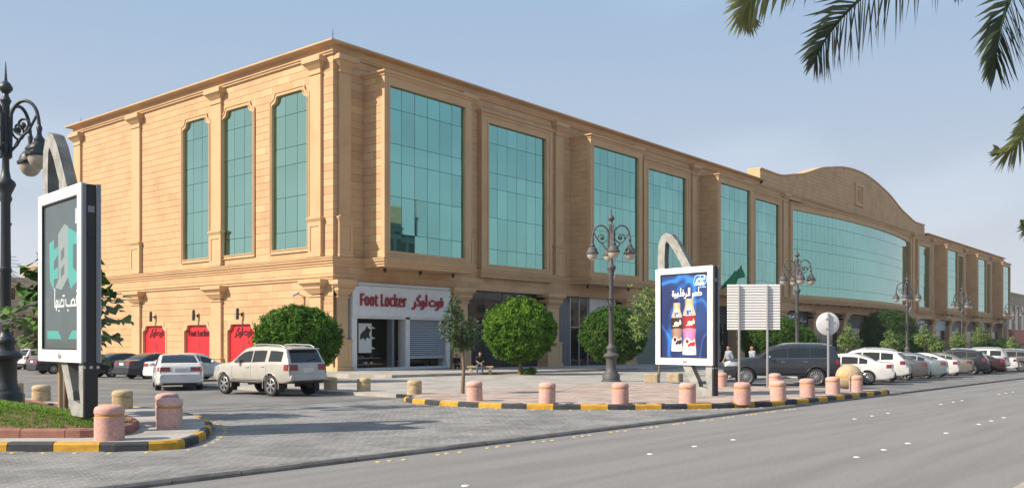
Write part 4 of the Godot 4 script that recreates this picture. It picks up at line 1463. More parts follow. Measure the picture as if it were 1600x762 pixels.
func make_lamp(iron: Material, label: String, at: Vector3, turn: float) -> Node3D:
	var t := thing("street_lamp", label, "street lamp", at, turn, "ornate street lamps along the promenade")
	var b := MB.new()
	b.lathe([Vector2(0.0, 0), Vector2(0.48, 0), Vector2(0.48, 0.16), Vector2(0.42, 0.2), Vector2(0.42, 0.42), Vector2(0.36, 0.5), Vector2(0.3, 0.56)], 8)
	b.lathe([Vector2(0.33, 0.5), Vector2(0.33, 0.56), Vector2(0.27, 0.64), Vector2(0.25, 0.8), Vector2(0.25, 1.2), Vector2(0.29, 1.26), Vector2(0.36, 1.3), Vector2(0.38, 1.37), Vector2(0.34, 1.44), Vector2(0.22, 1.5), Vector2(0.19, 1.6), Vector2(0.23, 1.68), Vector2(0.24, 1.74), Vector2(0.2, 1.8), Vector2(0.14, 1.86), Vector2(0.12, 1.95)], 20)
	obj("base", b, iron, t)
	var p := MB.new()
	p.lathe([Vector2(0.12, 1.9), Vector2(0.12, 3.4), Vector2(0.135, 3.42), Vector2(0.135, 3.5), Vector2(0.115, 3.52), Vector2(0.105, 5.1), Vector2(0.15, 5.2), Vector2(0.12, 5.3), Vector2(0.21, 5.5), Vector2(0.23, 5.56), Vector2(0.21, 5.62), Vector2(0.12, 5.7), Vector2(0.085, 5.9), Vector2(0.075, 6.3), Vector2(0.12, 6.36), Vector2(0.12, 6.5), Vector2(0.09, 6.56), Vector2(0.09, 7.5), Vector2(0.13, 7.6), Vector2(0.08, 7.7)], 16)
	for k in 4:
		var a := TAU * k / 4
		p.tube([Vector3(cos(a) * 0.14, 6.2, sin(a) * 0.14), Vector3(cos(a) * 0.16, 7.3, sin(a) * 0.16)], 0.035, 6)
	obj("pole", p, iron, t)
	var f := MB.new()
	f.lathe([Vector2(0.08, 7.7), Vector2(0.06, 7.76), Vector2(0.15, 7.86), Vector2(0.16, 7.93), Vector2(0.1, 8.03), Vector2(0.04, 8.08), Vector2(0.03, 8.2), Vector2(0.008, 8.55)], 14)
	obj("finial", f, iron, t)
	var am := MB.new()
	var pts := []
	for i in 21:
		var q := i / 20.0
		var a := PI * (1.0 - q)
		pts.append(Vector3(0.5 + 0.4 * cos(a) + 0.0, 6.98 + 0.6 * sin(a) - (0.12 * maxf(0, q - 0.8) / 0.2), 0))
	am.tube(pts, 0.042, 8)
	am.tube([Vector3(0.1, 6.98, 0), Vector3(0.1, 6.6, 0)], 0.045, 6)
	var sp := []
	for i in 26:
		var q := i / 25.0
		sp.append(Vector3(0.46 + (0.26 - 0.2 * q) * cos(PI * 1.1 + q * 8.0), 6.98 + (0.26 - 0.2 * q) * sin(PI * 1.1 + q * 8.0), 0))
	am.tube(sp, 0.028, 6)
	am.tube([Vector3(0.12, 6.35, 0), Vector3(0.3, 6.5, 0), Vector3(0.42, 6.7, 0), Vector3(0.62, 6.85, 0), Vector3(0.82, 7.2, 0)], 0.032, 6)
	am.ball(Vector3(0.46, 6.98, 0), Vector3(0.08, 0.08, 0.06), 6)
	am.x = Transform3D(Basis(), Vector3(0.9, 0, 0))
	am.lathe([Vector2(0.04, 6.98), Vector2(0.07, 6.9), Vector2(0.05, 6.8), Vector2(0.06, 6.72)], 10)
	var amesh := am.mesh()
	var cap := MB.new()
	cap.lathe([Vector2(0.29, 6.2), Vector2(0.31, 6.22), Vector2(0.31, 6.27), Vector2(0.27, 6.3), Vector2(0.24, 6.42), Vector2(0.17, 6.52), Vector2(0.12, 6.55), Vector2(0.13, 6.62), Vector2(0.1, 6.66), Vector2(0.05, 6.74)], 20)
	var cmesh := cap.mesh()
	var bowl := MB.new()
	bowl.lathe([Vector2(0.0, 5.9), Vector2(0.1, 5.92), Vector2(0.19, 5.99), Vector2(0.25, 6.1), Vector2(0.265, 6.2), Vector2(0.2, 6.26), Vector2(0, 6.28)], 18)
	var bmesh := bowl.mesh()
	for k in 4:
		var o := shape("arm", amesh, iron, t)
		o.rotation.y = TAU * k / 4
		var l := shape("lantern", cmesh, iron, t)
		l.position = Vector3(0.9 * cos(TAU * k / 4), 0, -0.9 * sin(TAU * k / 4))
		shape("glass_bowl", bmesh, M.lamp_bowl, l)
	return t

func lamp_extras(t: Node3D, cam_turn: float, arm_turn: float) -> void:
	var c := MB.new()
	c.x = Transform3D(Basis.from_euler(Vector3(0, cam_turn, 0)), Vector3(0, 5.25, 0))
	c.tube([Vector3(0, -0.25, 0), Vector3(0.25, -0.2, 0)], 0.035, 6)
	c.x = c.x * Transform3D(Basis.from_euler(Vector3(0, 0, 0.9)), Vector3(0.3, 0.0, 0))
	c.bevel(Vector3.ZERO, Vector3(0.55, 0.13, 0.13), 0.03)
	obj("camera", c, M.white, t)
	var a := MB.new()
	a.x = Transform3D(Basis.from_euler(Vector3(0, arm_turn, 0)), Vector3.ZERO)
	a.tube([Vector3(0.08, 4.05, 0), Vector3(0.7, 4.02, 0), Vector3(0.85, 3.92, 0)], 0.04, 6)
	a.tube([Vector3(0.1, 3.4, 0), Vector3(0.2, 3.75, 0), Vector3(0.48, 4.02, 0)], 0.035, 6)
	obj("bracket", a, M.iron2, t)

func bollard_mesh(r: float, h: float, band: bool) -> Array:
	var b := MB.new()
	b.lathe([Vector2(r * 0.98, -0.05), Vector2(r, 0.0), Vector2(r, h * 0.66), Vector2(r * 0.93, h * 0.675), Vector2(r * 0.93, h * 0.73), Vector2(r, h * 0.745), Vector2(r * 1.01, h * 0.76), Vector2(r * 1.01, h * 0.86), Vector2(r * 0.93, h * 0.93), Vector2(r * 0.7, h * 0.975), Vector2(r * 0.35, h * 0.995), Vector2(0, h)], 32)
	var g := MB.new()
	g.lathe([Vector2(r * 0.94, h * 0.676), Vector2(r * 0.965, h * 0.69), Vector2(r * 0.965, h * 0.72), Vector2(r * 0.94, h * 0.735)], 32)
	return [b.mesh(), g.mesh()]

func build_bollards() -> void:
	var pinks := []
	for k in [0.95, 1.0, 1.04]: pinks.append(rough_mat(lin(0.64 * k, 0.385 * k * k, 0.335 * k * k), 0.85, T.grain, 0.5, T.dust, 0.6 * k, T.bump, 0.2))
	var pk := bollard_mesh(0.235, 0.585, true)
	var bg := bollard_mesh(0.25, 0.62, false)
	var first: Node3D = null
	var list := [
		[7.22, -14.62, "pink bollard with yellow band nearest the camera, in front of the grass"],
		[9.01, -15.9, "pink bollard with yellow band on the rounded nose of the left island"],
		[10.02, -17.75, "shaded pink bollard half hidden behind the one on the island nose"],
		[19.62, -17.65, "pink bollard beside the young tree at the left end of the plaza kerb"],
		[20.1, -15.35, "second pink bollard from the left along the plaza kerb"],
		[21.28, -13.68, "pink bollard in front of the lamp post with the round grey base"],
		[22.5, -12.25, "pink bollard standing left of the foot of the milk poster stand"],
		[23.75, -11.2, "pink bollard just right of the foot of the milk poster stand"],
		[25.66, -10.95, "pink bollard below the right post of the white ribbed board"],
		[28.17, -11.05, "pink bollard below the dark off-road car's rear door, near the kerb"],
		[30.56, -11.1, "pink bollard in front of the post of the round sign"],
		[33.0, -11.15, "pink bollard nearest the far tip of the plaza kerb, before the stone ball"],
		[33.77, -14.55, "pink bollard behind the right post of the white ribbed board"],
		[33.5, -16.7, "pink bollard half hidden behind the edge of the milk poster stand"]]
	for q in list:
		var at := stand(q[0], q[1], 0.14)
		if first == null:
			first = thing("pink_bollard", q[2], "bollard", at, 0.0, "pink bollards along the kerbs")
			shape("post", pk[0], M.pink, first)
			shape("band", pk[1], M.band, first)
		else:
			var cp := copy_of(first, at, rng.randf() * TAU, q[2])
			cp.rotation.x = rng.randf_range(-0.025, 0.025); cp.rotation.z = rng.randf_range(-0.025, 0.025)
			(cp.get_child(0) as MeshInstance3D).material_override = pinks[rng.randi() % 3]
	first = null
	for q in [
		[11.91, -30.3, "beige bollard farthest left, behind the dark lamp post"],
		[11.5, -27.4, "stained beige bollard between the dark lamp post and the poster stand"],
		[11.3, -22.2, "beige bollard behind the nose of the grass island"],
		[21.84, -26.98, "dull beige bollard behind the rear bumper of the pearl white off-road car"],
		[21.98, -25.25, "stained beige bollard standing in the middle of the car park entrance"],
		[21.4, -22.0, "pale beige bollard at the left tip of the plaza kerb"]]:
		var at := stand(q[0], q[1], 0.0)
		if first == null:
			first = thing("beige_bollard", q[2], "bollard", at, 0.0, "beige bollards of the car park")
			shape("post", bg[0], M.beige, first)
			shape("groove", bg[1], M.beige, first)
		else:
			copy_of(first, at, rng.randf() * TAU, q[2])
	var s := thing("stone_ball", "large beige stone ball with a yellow band beside the parked cars", "stone ball", stand(38.2, -13.2, 0.0))
	var b := MB.new()
	b.ball(Vector3(0, 0.5, 0), Vector3(0.54, 0.54, 0.54), 20)
	obj("ball", b, M.beige, s)
	var g := MB.new()
	g.lathe([Vector2(0.535, 0.47), Vector2(0.548, 0.48), Vector2(0.548, 0.54), Vector2(0.535, 0.55)], 40)
	obj("band", g, M.band, s)
	var c := MB.new()
	c.bevel(Vector3(0, 0.2, 0), Vector3(0.62, 0.42, 0.62), 0.03)
	c.lathe([Vector2(0.06, 0.1), Vector2(0.06, 0.1)], 6)
	for q in [[36.5, -21.7, 0.35, "left one of two pale stone cube seats on the promenade"], [37.9, -21.3, 0.15, "right one of two pale stone cube seats, nearer the milk poster"]]:
		var o := shape("cube_seat", c.mesh(), rough_mat(lin(0.5, 0.4, 0.26), 0.9, T.grain, 1.0, T.patch, 0.5, T.bump, 0.5))
		o.position = stand(q[0], q[1], 0.12)
		o.rotation.y = q[2]
		tag(o, q[3], "stone seat", "stone cube seats")

func ribbon_ring(outer: PackedVector2Array, wide: float) -> PackedVector2Array:
	var r := PackedVector2Array()
	var k := outer.size()
	for i in k:
		var d := (outer[(i + 1) % k] - outer[(i + k - 1) % k]).normalized()
		r.append(outer[i] + Vector2(-d.y, d.x) * wide)
	return r

func poster_stand(called_label: String, at: Vector3, turn: float, thick: float, poster: ImageTexture, letters: bool) -> Node3D:
	var t := thing("poster_stand", called_label, "advertising stand", at, turn, "poster stands beside the road")
	var half := V2([0.5, 0, 1.14, 0, 1.17, 0.5, 1.17, 1.2, 1.1, 2.1, 0.9, 2.95, 0.55, 3.75, 0.1, 4.5, -0.3, 5.1])
	var o := PackedVector2Array()
	for p in half: o.append(p)
	for p in V2([-0.55, 5.36, -0.8, 5.44, -1.0, 5.34, -1.12, 5.1, -1.16, 4.6, -1.14, 3.9, -1.08, 3.2, -0.85, 2.4, -0.5, 1.7, -0.05, 0.9, 0.3, 0.3]): o.append(p)
	var inner := ribbon_ring(o, 0.3)
	var b := MB.new()
	ring(b, o, inner, -thick * 0.36, thick * 0.36)
	b.x = Transform3D(Basis(Vector3.UP, PI), Vector3.ZERO)
	var om := PackedVector2Array(); var im := PackedVector2Array()
	for i in o.size():
		om.append(Vector2(-o[o.size() - 1 - i].x, o[o.size() - 1 - i].y)); im.append(Vector2(-inner[o.size() - 1 - i].x, inner[o.size() - 1 - i].y))
	ring(b, om, im, -thick * 0.36, thick * 0.36)
	obj("arched_support", b, M.cast, t)
	var h := thick * 0.5
	var c := MB.new()
	c.bx(-1.18, 1.18, 1.0, 4.2, -h + 0.03, h - 0.03, 0.01)
	obj("case", c, M.charcoal, t)
	var cl := MB.new()
	cl.bx(1.12, 1.19, 0.0, 0.99, -thick * 0.42, thick * 0.42, 0.008)
	obj("side_cladding", cl, M.charcoal, t)
	for s in [1.0, -1.0]:
		var f := MB.new()
		f.x = Transform3D(Basis(Vector3.UP, 0.0 if s > 0 else PI), Vector3.ZERO)
		ring(f, rect(-1.19, 1.19, 0.985, 4.215), rect(-0.985, 0.985, 1.21, 4.02), h - 0.035, h + 0.03)
		var fr := obj("front_frame" if s > 0 else "back_frame", f, M.white_paint, t)
		var e := MB.new()
		e.x = f.x
		ring(e, rect(-0.987, 0.987, 1.208, 4.022), rect(-0.96, 0.96, 1.24, 3.99), h - 0.02, h + 0.02)
		obj("gasket", e, M.charcoal, fr)
		var p := MB.new()
		p.x = f.x
		p.quaduv(Vector3(-0.97, 1.22, h - 0.01), Vector3(0.97, 1.22, h - 0.01), Vector3(0.97, 4.01, h - 0.01), Vector3(-0.97, 4.01, h - 0.01))
		var m := mat(Color.WHITE, 0.5)
		m.albedo_texture = poster
		m.clearcoat_enabled = true; m.clearcoat = 0.6 if letters else 0.25; m.clearcoat_roughness = 0.02
		obj("poster", p, m, t)
	for s in [-1.19, 1.19]:
		for z in [-h + 0.02, h - 0.02]:
			var e := MB.new()
			e.bx(s - 0.012, s + 0.02, 0.99, 4.2, z - 0.038, z + 0.038, 0.008)
			obj("edge_rail", e, M.steel_grey, t)
	for y in [3.3, 3.75]:
		var e := MB.new()
		e.bx(1.185, 1.198, y - 0.06, y + 0.06, -0.06, 0.06, 0.004)
		obj("service_hatch", e, M.steel_grey if y > 3.5 else M.charcoal, t)
	for k in 3:
		var e := MB.new()
		e.x = Transform3D(Basis(Vector3(0, 0, -1), Vector3(1, 0, 0), Vector3(0, -1, 0)), Vector3(1.17, 0.9, -0.12 + 0.12 * k))
		e.lathe([Vector2(0.03, 0), Vector2(0.03, 0.02), Vector2(0.0, 0.025)], 8)
		obj("bolt", e, M.alu, t)
	var mk := stroke_letters(["beh_m", "alef_f", 0.06, "beh_m", "yeh_m", "alef_f"], 0.1, 0.02, 0.004, Transform3D(Basis(), Vector3(0.16, 1.08, h + 0.04)))
	obj("maker_mark", mk, M.alu, t)
	return t

# flat print -----------------------------------------------------------------
func dab(im: Image, s: PackedVector2Array, thick: float, c: Color) -> void:
	for i in s.size() - 1:
		var a := s[i]; var b := s[i + 1]
		var x0 := int(minf(a.x, b.x) - thick) - 1; var x1 := int(maxf(a.x, b.x) + thick) + 1
		var y0 := int(minf(a.y, b.y) - thick) - 1; var y1 := int(maxf(a.y, b.y) + thick) + 1
		for y in range(maxi(0, y0), mini(im.get_height(), y1 + 1)):
			for x in range(maxi(0, x0), mini(im.get_width(), x1 + 1)):
				var p := Vector2(x + 0.5, y + 0.5)
				var d := p.distance_to(Geometry2D.get_closest_point_to_segment(p, a, b)) - thick * 0.5
				if d < 0.7:
					im.set_pixel(x, y, im.get_pixel(x, y).lerp(c, clampf(0.7 - d, 0, 1)))

func write_arabic(im: Image, word: Array, right: float, base: float, size: float, thick: float, c: Color, squeeze := 1.0) -> void:
	var w: Array = arabic(word)
	for s in w[0]:
		var q := PackedVector2Array()
		for p in s: q.append(Vector2(right + p.x * size * squeeze, base - p.y * size))
		dab(im, q, thick, c)

func fill_poly(im: Image, poly: PackedVector2Array, c: Color) -> void:
	var lo := Vector2(1e9, 1e9); var hi := -lo
	for p in poly:
		lo = lo.min(p); hi = hi.max(p)
	for y in range(maxi(0, int(lo.y)), mini(im.get_height(), int(hi.y) + 1)):
		for x in range(maxi(0, int(lo.x)), mini(im.get_width(), int(hi.x) + 1)):
			if Geometry2D.is_point_in_polygon(Vector2(x + 0.5, y + 0.5), poly): im.set_pixel(x, y, c)

func latin_strokes(word: String) -> Array:
	# the few plain letters of the dairy's mark
	var L := {
		"A": [0.7, [V2([0, 0, 0.3, 1, 0.6, 0]), V2([0.12, 0.36, 0.48, 0.36])]], "l": [0.22, [V2([0.08, 0, 0.08, 1])]],
		"m": [0.85, [V2([0.06, 0, 0.06, 0.62]), V2([0.06, 0.5, 0.2, 0.62, 0.36, 0.5, 0.36, 0]), V2([0.36, 0.5, 0.5, 0.62, 0.66, 0.5, 0.66, 0])]],
		"a": [0.56, [V2([0.42, 0.6, 0.42, 0]), V2([0.42, 0.5, 0.2, 0.6, 0.06, 0.3, 0.2, 0, 0.42, 0.12])]],
		"r": [0.42, [V2([0.06, 0, 0.06, 0.62]), V2([0.06, 0.45, 0.2, 0.6, 0.34, 0.58])]], "i": [0.22, [V2([0.08, 0, 0.08, 0.6]), V2([0.08, 0.84, 0.08, 0.9])]]}
	var out := []
	var x := 0.0
	for ch in word:
		for s in L[ch][1]:
			var q := PackedVector2Array()
			for p in s: q.append(Vector2(x + p.x, p.y))
			out.append(q)
		x += L[ch][0]
	return [out, x]

func milk_poster() -> ImageTexture:
	var W := 420; var H := 588
	var im := Image.create(W, H, false, Image.FORMAT_RGB8)
	var f := FastNoiseLite.new()
	f.frequency = 0.0028; f.seed = 9; f.fractal_octaves = 2
	for y in H:
		for x in W:
			var p := Vector2(x - W * 0.55, (y - H * 0.55) * 0.8)
			var a := p.angle(); var r := p.length()
			var n := f.get_noise_2d(x, y)
			var s := sin(a * 2.0 + r * 0.02 + n * 3.0)
			var s2 := sin(a * 3.0 - r * 0.034 + n * 3.5 + 1.0)
			var k := pow(maxf(0, s), 6.0) * 0.8 + pow(maxf(0, s2), 12.0) * 0.5
			k *= clampf((r - 40.0) / 120.0, 0.1, 1.0)
			im.set_pixel(x, y, Color(0.07, 0.13, 0.33).lerp(Color(0.16, 0.50, 0.86), clampf(k + n * 0.25 + 0.12, 0, 1)))
	# dairy mark
	var rr := PackedVector2Array()
	for q in [[0.93, 0.03], [0.975, 0.05], [0.975, 0.11], [0.93, 0.145], [0.72, 0.145], [0.71, 0.10], [0.74, 0.04], [0.78, 0.03]]: rr.append(Vector2(q[0] * W, q[1] * H))
	fill_poly(im, rr, Color(0.05, 0.42, 0.78))
	var outl := rr.duplicate(); outl.append(rr[0])
	dab(im, outl, 4.0, Color(0.75, 0.9, 0.98))
	write_arabic(im, ["alef", "lam_i", "meem_f", "reh_f", "alef", "ain_m", "yeh_f"], 0.95 * W, 0.082 * H, 26, 4.0, Color.WHITE, 1.05)
	var l: Array = latin_strokes("Almarai")
	for s in l[0]:
		var q := PackedVector2Array()
		for p in s: q.append(Vector2(0.745 * W + p.x * 22.0, 0.135 * H - p.y * 20.0))
		dab(im, q, 3.4, Color.WHITE)
	write_arabic(im, ["beh_m", "sad_m", "teh_i", "hah_m", 0.2, "reh", "alef", "lam_i", "meem_f"], 0.965 * W, 0.172 * H, 13, 2.2, Color(0.8, 0.88, 0.95), 1.3)
	# headline
	write_arabic(im, ["tah_i", "ain_m", "meem_f", 0.35, "alef", "lam_i", "reh_f", "feh_i", "alef_f", 0.1, "heh_m", "yeh_m", "tehm_f"], 0.88 * W, 0.262 * H, 50, 6.6, Color(0.97, 0.97, 0.97), 1.0)
	# two bottles
	for q in [[0.345, 0.345, 0.925, 0.125, Color(0.62, 0.5, 0.44), Color(0.2, 0.11, 0.08)], [0.615, 0.3, 0.965, 0.15, Color(0.93, 0.5, 0.68), Color(0.62, 0.12, 0.14)]]:
		var cx: float = q[0] * W; var y0: float = q[1] * H; var y1: float = q[2] * H; var hw: float = q[3] * W
		for y in range(int(y0), int(y1)):
			var v := (y - y0) / (y1 - y0)
			var w := hw
			if v < 0.11: w = hw * 0.62
			elif v < 0.3: w = hw * lerpf(0.6, 0.95, smoothstep(0.11, 0.3, v))
			elif v < 0.5: w = hw * lerpf(0.95, 0.98, (v - 0.3) / 0.2)
			elif v < 0.7: w = hw * lerpf(0.98, 0.84, smoothstep(0.5, 0.7, v))
			else: w = hw * lerpf(0.84, 1.0, smoothstep(0.7, 0.95, v))
			for x in range(int(cx - w), int(cx + w)):
				var u := (x - cx) / w
				var c := Color(0.9, 0.87, 0.84)
				if v < 0.11: c = Color(0.82, 0.7, 0.55)
				elif v < 0.3: c = Color(0.9, 0.8, 0.7)
				elif v < 0.52 + 0.02 * u * u: c = q[5]
				elif v < 0.72 + 0.03 * sin(u * 4.0): c = q[4]
				else: c = Color(0.93, 0.92, 0.91)
				var sh := 1.0 - 0.32 * u * u + 0.1 * exp(-pow((u + 0.45) * 5.0, 2.0))
				im.set_pixel(x, y, Color(c.r * sh, c.g * sh, c.b * sh))
		var ly := lerpf(y0, y1, 0.245)
		fill_poly(im, PackedVector2Array([Vector2(cx - hw * 0.42, ly - 16), Vector2(cx + hw * 0.42, ly - 16), Vector2(cx + hw * 0.42, ly + 16), Vector2(cx - hw * 0.42, ly + 16)]), Color(0.1, 0.35, 0.68))
		write_arabic(im, ["alef", "lam_i", "meem_f", "reh_f", "alef"], cx + hw * 0.36, ly + 6, 15, 2.6, Color.WHITE, 1.0)
		write_arabic(im, ["feh_i", "yeh_m", "waw_f", "reh"], cx + hw * 0.75, lerpf(y0, y1, 0.44), 38, 6.5, Color(0.95, 0.93, 0.9), 1.0)
		var ty := lerpf(y0, y1, 0.8)
		for k in 5:
			var pz := Vector2(cx + hw * (0.1 + 0.5 * cos(k * 1.9)), ty + 16 * sin(k * 2.3))
			var pl := PackedVector2Array()
			for j in 10: pl.append(pz + Vector2(cos(TAU * j / 10), sin(TAU * j / 10)) * (11.0 if k % 2 else 15.0))
			fill_poly(im, pl, Color(0.72, 0.1, 0.14) if q[4].r > 0.8 else Color(0.2, 0.11, 0.08))
	im.generate_mipmaps()
	return ImageTexture.create_from_image(im)

func teal_poster() -> ImageTexture:
	var W := 360; var H := 504
	var im := Image.create(W, H, false, Image.FORMAT_RGB8)
	var f := FastNoiseLite.new()
	f.frequency = 0.01; f.seed = 3
	for y in H:
		for x in W:
			var n := f.get_noise_2d(x * 0.6, y) * 0.03
			im.set_pixel(x, y, Color(0.255 + n, 0.315 + n, 0.325 + n))
	var teal := Color(0.22, 0.6, 0.57); var pale := Color(0.5, 0.56, 0.56)
	var P := func(a: Array) -> PackedVector2Array:
		var r := PackedVector2Array()
		for i in range(0, a.size(), 2): r.append(Vector2(a[i] * W, a[i + 1] * H))
		return r
	fill_poly(im, P.call([0.16, 0.27, 0.3, 0.25, 0.3, 0.32, 0.42, 0.3, 0.42, 0.36, 0.3, 0.4, 0.3, 0.46, 0.42, 0.44, 0.42, 0.52, 0.3, 0.52, 0.3, 0.6, 0.18, 0.53]), teal)
	fill_poly(im, P.call([0.42, 0.22, 0.6, 0.16, 0.7, 0.18, 0.7, 0.52, 0.52, 0.6, 0.34, 0.58, 0.44, 0.52]), pale)
	fill_poly(im, P.call([0.5, 0.34, 0.6, 0.31, 0.6, 0.38, 0.5, 0.41]), Color(0.3, 0.35, 0.35))
	fill_poly(im, P.call([0.5, 0.46, 0.6, 0.43, 0.6, 0.49, 0.5, 0.52]), Color(0.3, 0.35, 0.35))
	fill_poly(im, P.call([0.7, 0.19, 0.95, 0.24, 0.95, 0.31, 0.84, 0.31, 0.84, 0.46, 0.96, 0.5, 0.96, 0.55, 0.78, 0.6, 0.7, 0.52]), teal)
	write_arabic(im, ["ghain_i", "sad_m", "beh_f", 0.25, "teh_i", "hah_m", "beh_m", "heh_m", "alef_f"], 0.985 * W, 0.71 * H, 58, 6.5, Color(0.84, 0.87, 0.87), 0.88)
	write_arabic(im, ["teh_i", "lam_m", "alef_f"], 0.98 * W, 0.17 * H, 42, 6.0, Color(0.84, 0.87, 0.87), 0.7)
	fill_poly(im, P.call([0.1, 0.875, 0.42, 0.875, 0.52, 0.93, 0.1, 0.93]), teal)
	fill_poly(im, P.call([0.7, 0.93, 0.82, 0.875, 0.98, 0.875, 0.98, 0.93]), teal)
	im.generate_mipmaps()
	return ImageTexture.create_from_image(im)

func build_signs() -> void:
	poster_stand("tall poster stand with teal emblem poster on the grass island", stand(7.78, -17.36, 0.42), -1.677, 0.29, teal_poster(), true)
	poster_stand("poster stand with blue milk bottle poster on the pink plaza", stand(26.8, -14.62, 0.15), -1.745, 0.3, milk_poster(), false)
	# back of a ribbed white board on two posts
	var t := thing("ribbed_board", "back of a white ribbed board on two grey posts before the parked cars", "sign", stand(35.5, -16.2, 0.14), -0.93)
	for x in [-0.62, 0.55]:
		var p := MB.new()
		p.tube([Vector3(x, -0.1, 0), Vector3(x, 4.2, 0)], 0.05, 12)
		obj("post", p, M.galv, t)
	for k in 17:
		var s := MB.new()
		s.bevel(Vector3(0, 2.38 + k * 0.113, -0.09), Vector3(2.2, 0.088, 0.05), 0.014)
		obj("slat", s, M.white, t)
	var bk := MB.new()
	bk.bx(-1.09, 1.09, 2.33, 4.24, -0.14, -0.115)
	obj("face", bk, M.steel_grey, t)
	t = thing("round_sign", "back of a round white sign on a thin post near the kerb", "sign", stand(31.9, -11.75, 0.14), -0.9)
	var p := MB.new()
	p.tube([Vector3(0, -0.1, 0), Vector3(0, 2.8, 0)], 0.042, 10)
	obj("post", p, M.galv, t)
	var d := MB.new()
	d.x = Transform3D(Basis(Vector3.RIGHT, Vector3(0, 0, -1), Vector3(0, 1, 0)), Vector3(0, 2.42, -0.06))
	d.lathe([Vector2(0, -0.012), Vector2(0.4, -0.012), Vector2(0.415, 0.0), Vector2(0.4, 0.012), Vector2(0, 0.012)], 40)
	obj("disc", d, rough_mat(lin(0.6, 0.61, 0.63), 0.5, T.dust, 0.8), t)
	for y in [2.25, 2.6]:
		var c := MB.new()
		c.bx(-0.08, 0.08, y - 0.02, y + 0.02, -0.05, 0.05)
		obj("clamp", c, M.galv, t)
	# flag on the third bay
	t = thing("flag", "crumpled green flag on a slanted white pole fixed to the facade", "flag", B0 + Vector3(49.9, 7.1, 2.15))
	var fp := MB.new()
	var tip := Vector3(2.6, 2.75, 1.6)
	fp.tube([Vector3.ZERO, tip], 0.05, 8)
	fp.ball(tip, Vector3(0.09, 0.09, 0.09), 6)
	obj("pole", fp, M.white, t)
	var g := []
	for i in 13:
		var row := PackedVector3Array()
		for j in 9:
			var a := i / 12.0; var c := j / 8.0
			row.append(tip * lerpf(0.4, 0.98, a) + Vector3(-1.1 * c * (1.15 - a * 0.5) + 0.2 * sin(a * 11.0 + c * 3.0), -1.75 * c * (0.75 + 0.25 * a) + 0.3 * c * sin(a * 9.0), 0.32 * sin(c * 4.0 + a * 11.0) * (0.3 + c)))
		g.append(row)
	var fb := MB.new()
	fb.grid(g)
	obj("cloth", fb, M.flag, t)

func build_lamps() -> void:
	var l := make_lamp(M.iron3, "dark blue-grey ornate street lamp at the left edge behind the grass", stand(9.06, -23.58, 0.12), 0.55)
	# a thin bracket near eye height
	var br := MB.new()
	br.x = Transform3D(Basis.from_euler(Vector3(0, 0.5, 0)), Vector3.ZERO)
	br.tube([Vector3(0.05, 4.4, 0), Vector3(0.35, 4.5, 0.0), Vector3(0.75, 4.68, 0)], 0.03, 6)
	br.tube([Vector3(0.05, 3.9, 0), Vector3(0.2, 4.25, 0), Vector3(0.45, 4.53, 0)], 0.025, 6)
	obj("bracket", br, M.iron3, l)
	var first: Node3D = null
	for q in [
		[36.15, -23.75, 0.7, "grey ornate street lamp between the milk poster and the round tree"],
		[57.9, -23.4, 0.62, "grey ornate street lamp rising behind the dark off-road car"],
		[84.0, -23.9, 0.1, "ornate street lamp before the right end of the bowed window"],
		[101.3, -23.4, 0.75, "ornate street lamp before the far bays, second from the right"],
		[129.3, -23.9, 0.2, "farthest ornate street lamp at the right end of the shopping centre"]]:
		if first == null:
			first = make_lamp(M.iron2, q[3], stand(q[0], q[1], 0.0), q[2])
			lamp_extras(first, -0.5, PI - 0.5)
		else:
			copy_of(first, stand(q[0], q[1], 0.0), q[2], q[3])
# ---------------------------------------------------------------- plants
func leaf_shape(len: float, wide: float, curl: float) -> MB:
	var b := MB.new()
	leaf_into(b, Transform3D(), len, wide, curl)
	return b

func leaf_into(b: MB, x: Transform3D, len: float, wide: float, curl: float) -> void:
	b.x = x
	var p := [[0.0, 0.0], [0.3, 0.5], [0.6, 0.46], [1.0, 0.0]]
	for i in 3:
		var a0: float = p[i][0]; var w0: float = p[i][1] * wide; var a1: float = p[i + 1][0]; var w1: float = p[i + 1][1] * wide
		var c0 := Vector3(0, -curl * a0 * a0 * len, a0 * len); var c1 := Vector3(0, -curl * a1 * a1 * len, a1 * len)
		var r0 := c0 + Vector3(w0, w0 * 0.3, 0); var r1 := c1 + Vector3(w1, w1 * 0.3, 0)
		var l0 := c0 + Vector3(-w0, w0 * 0.3, 0); var l1 := c1 + Vector3(-w1, w1 * 0.3, 0)
		b.quad(c0, c1, r1, r0)
		b.quad(l0, l1, c1, c0)

func sprig(n: int, len: float, wide: float, sd: int) -> ArrayMesh:
	var r := RandomNumberGenerator.new()
	r.seed = sd
	var b := MB.new()
	for k in n:
		var bs := Basis.from_euler(Vector3(-r.randf_range(0.1, 1.2), TAU * k / n + r.randf_range(-0.4, 0.4), r.randf_range(-0.5, 0.5)))
		leaf_into(b, Transform3D(bs, Vector3(0, 0.04 * k * len / 0.1, 0) * 0.4), len * r.randf_range(0.7, 1.15), wide, 0.25)
	return b.mesh()

func facing(d: Vector3) -> Basis:
	var y := d.normalized()
	var x := y.cross(Vector3.UP if absf(y.y) < 0.95 else Vector3.RIGHT).normalized()
	return Basis(x, y, x.cross(y))

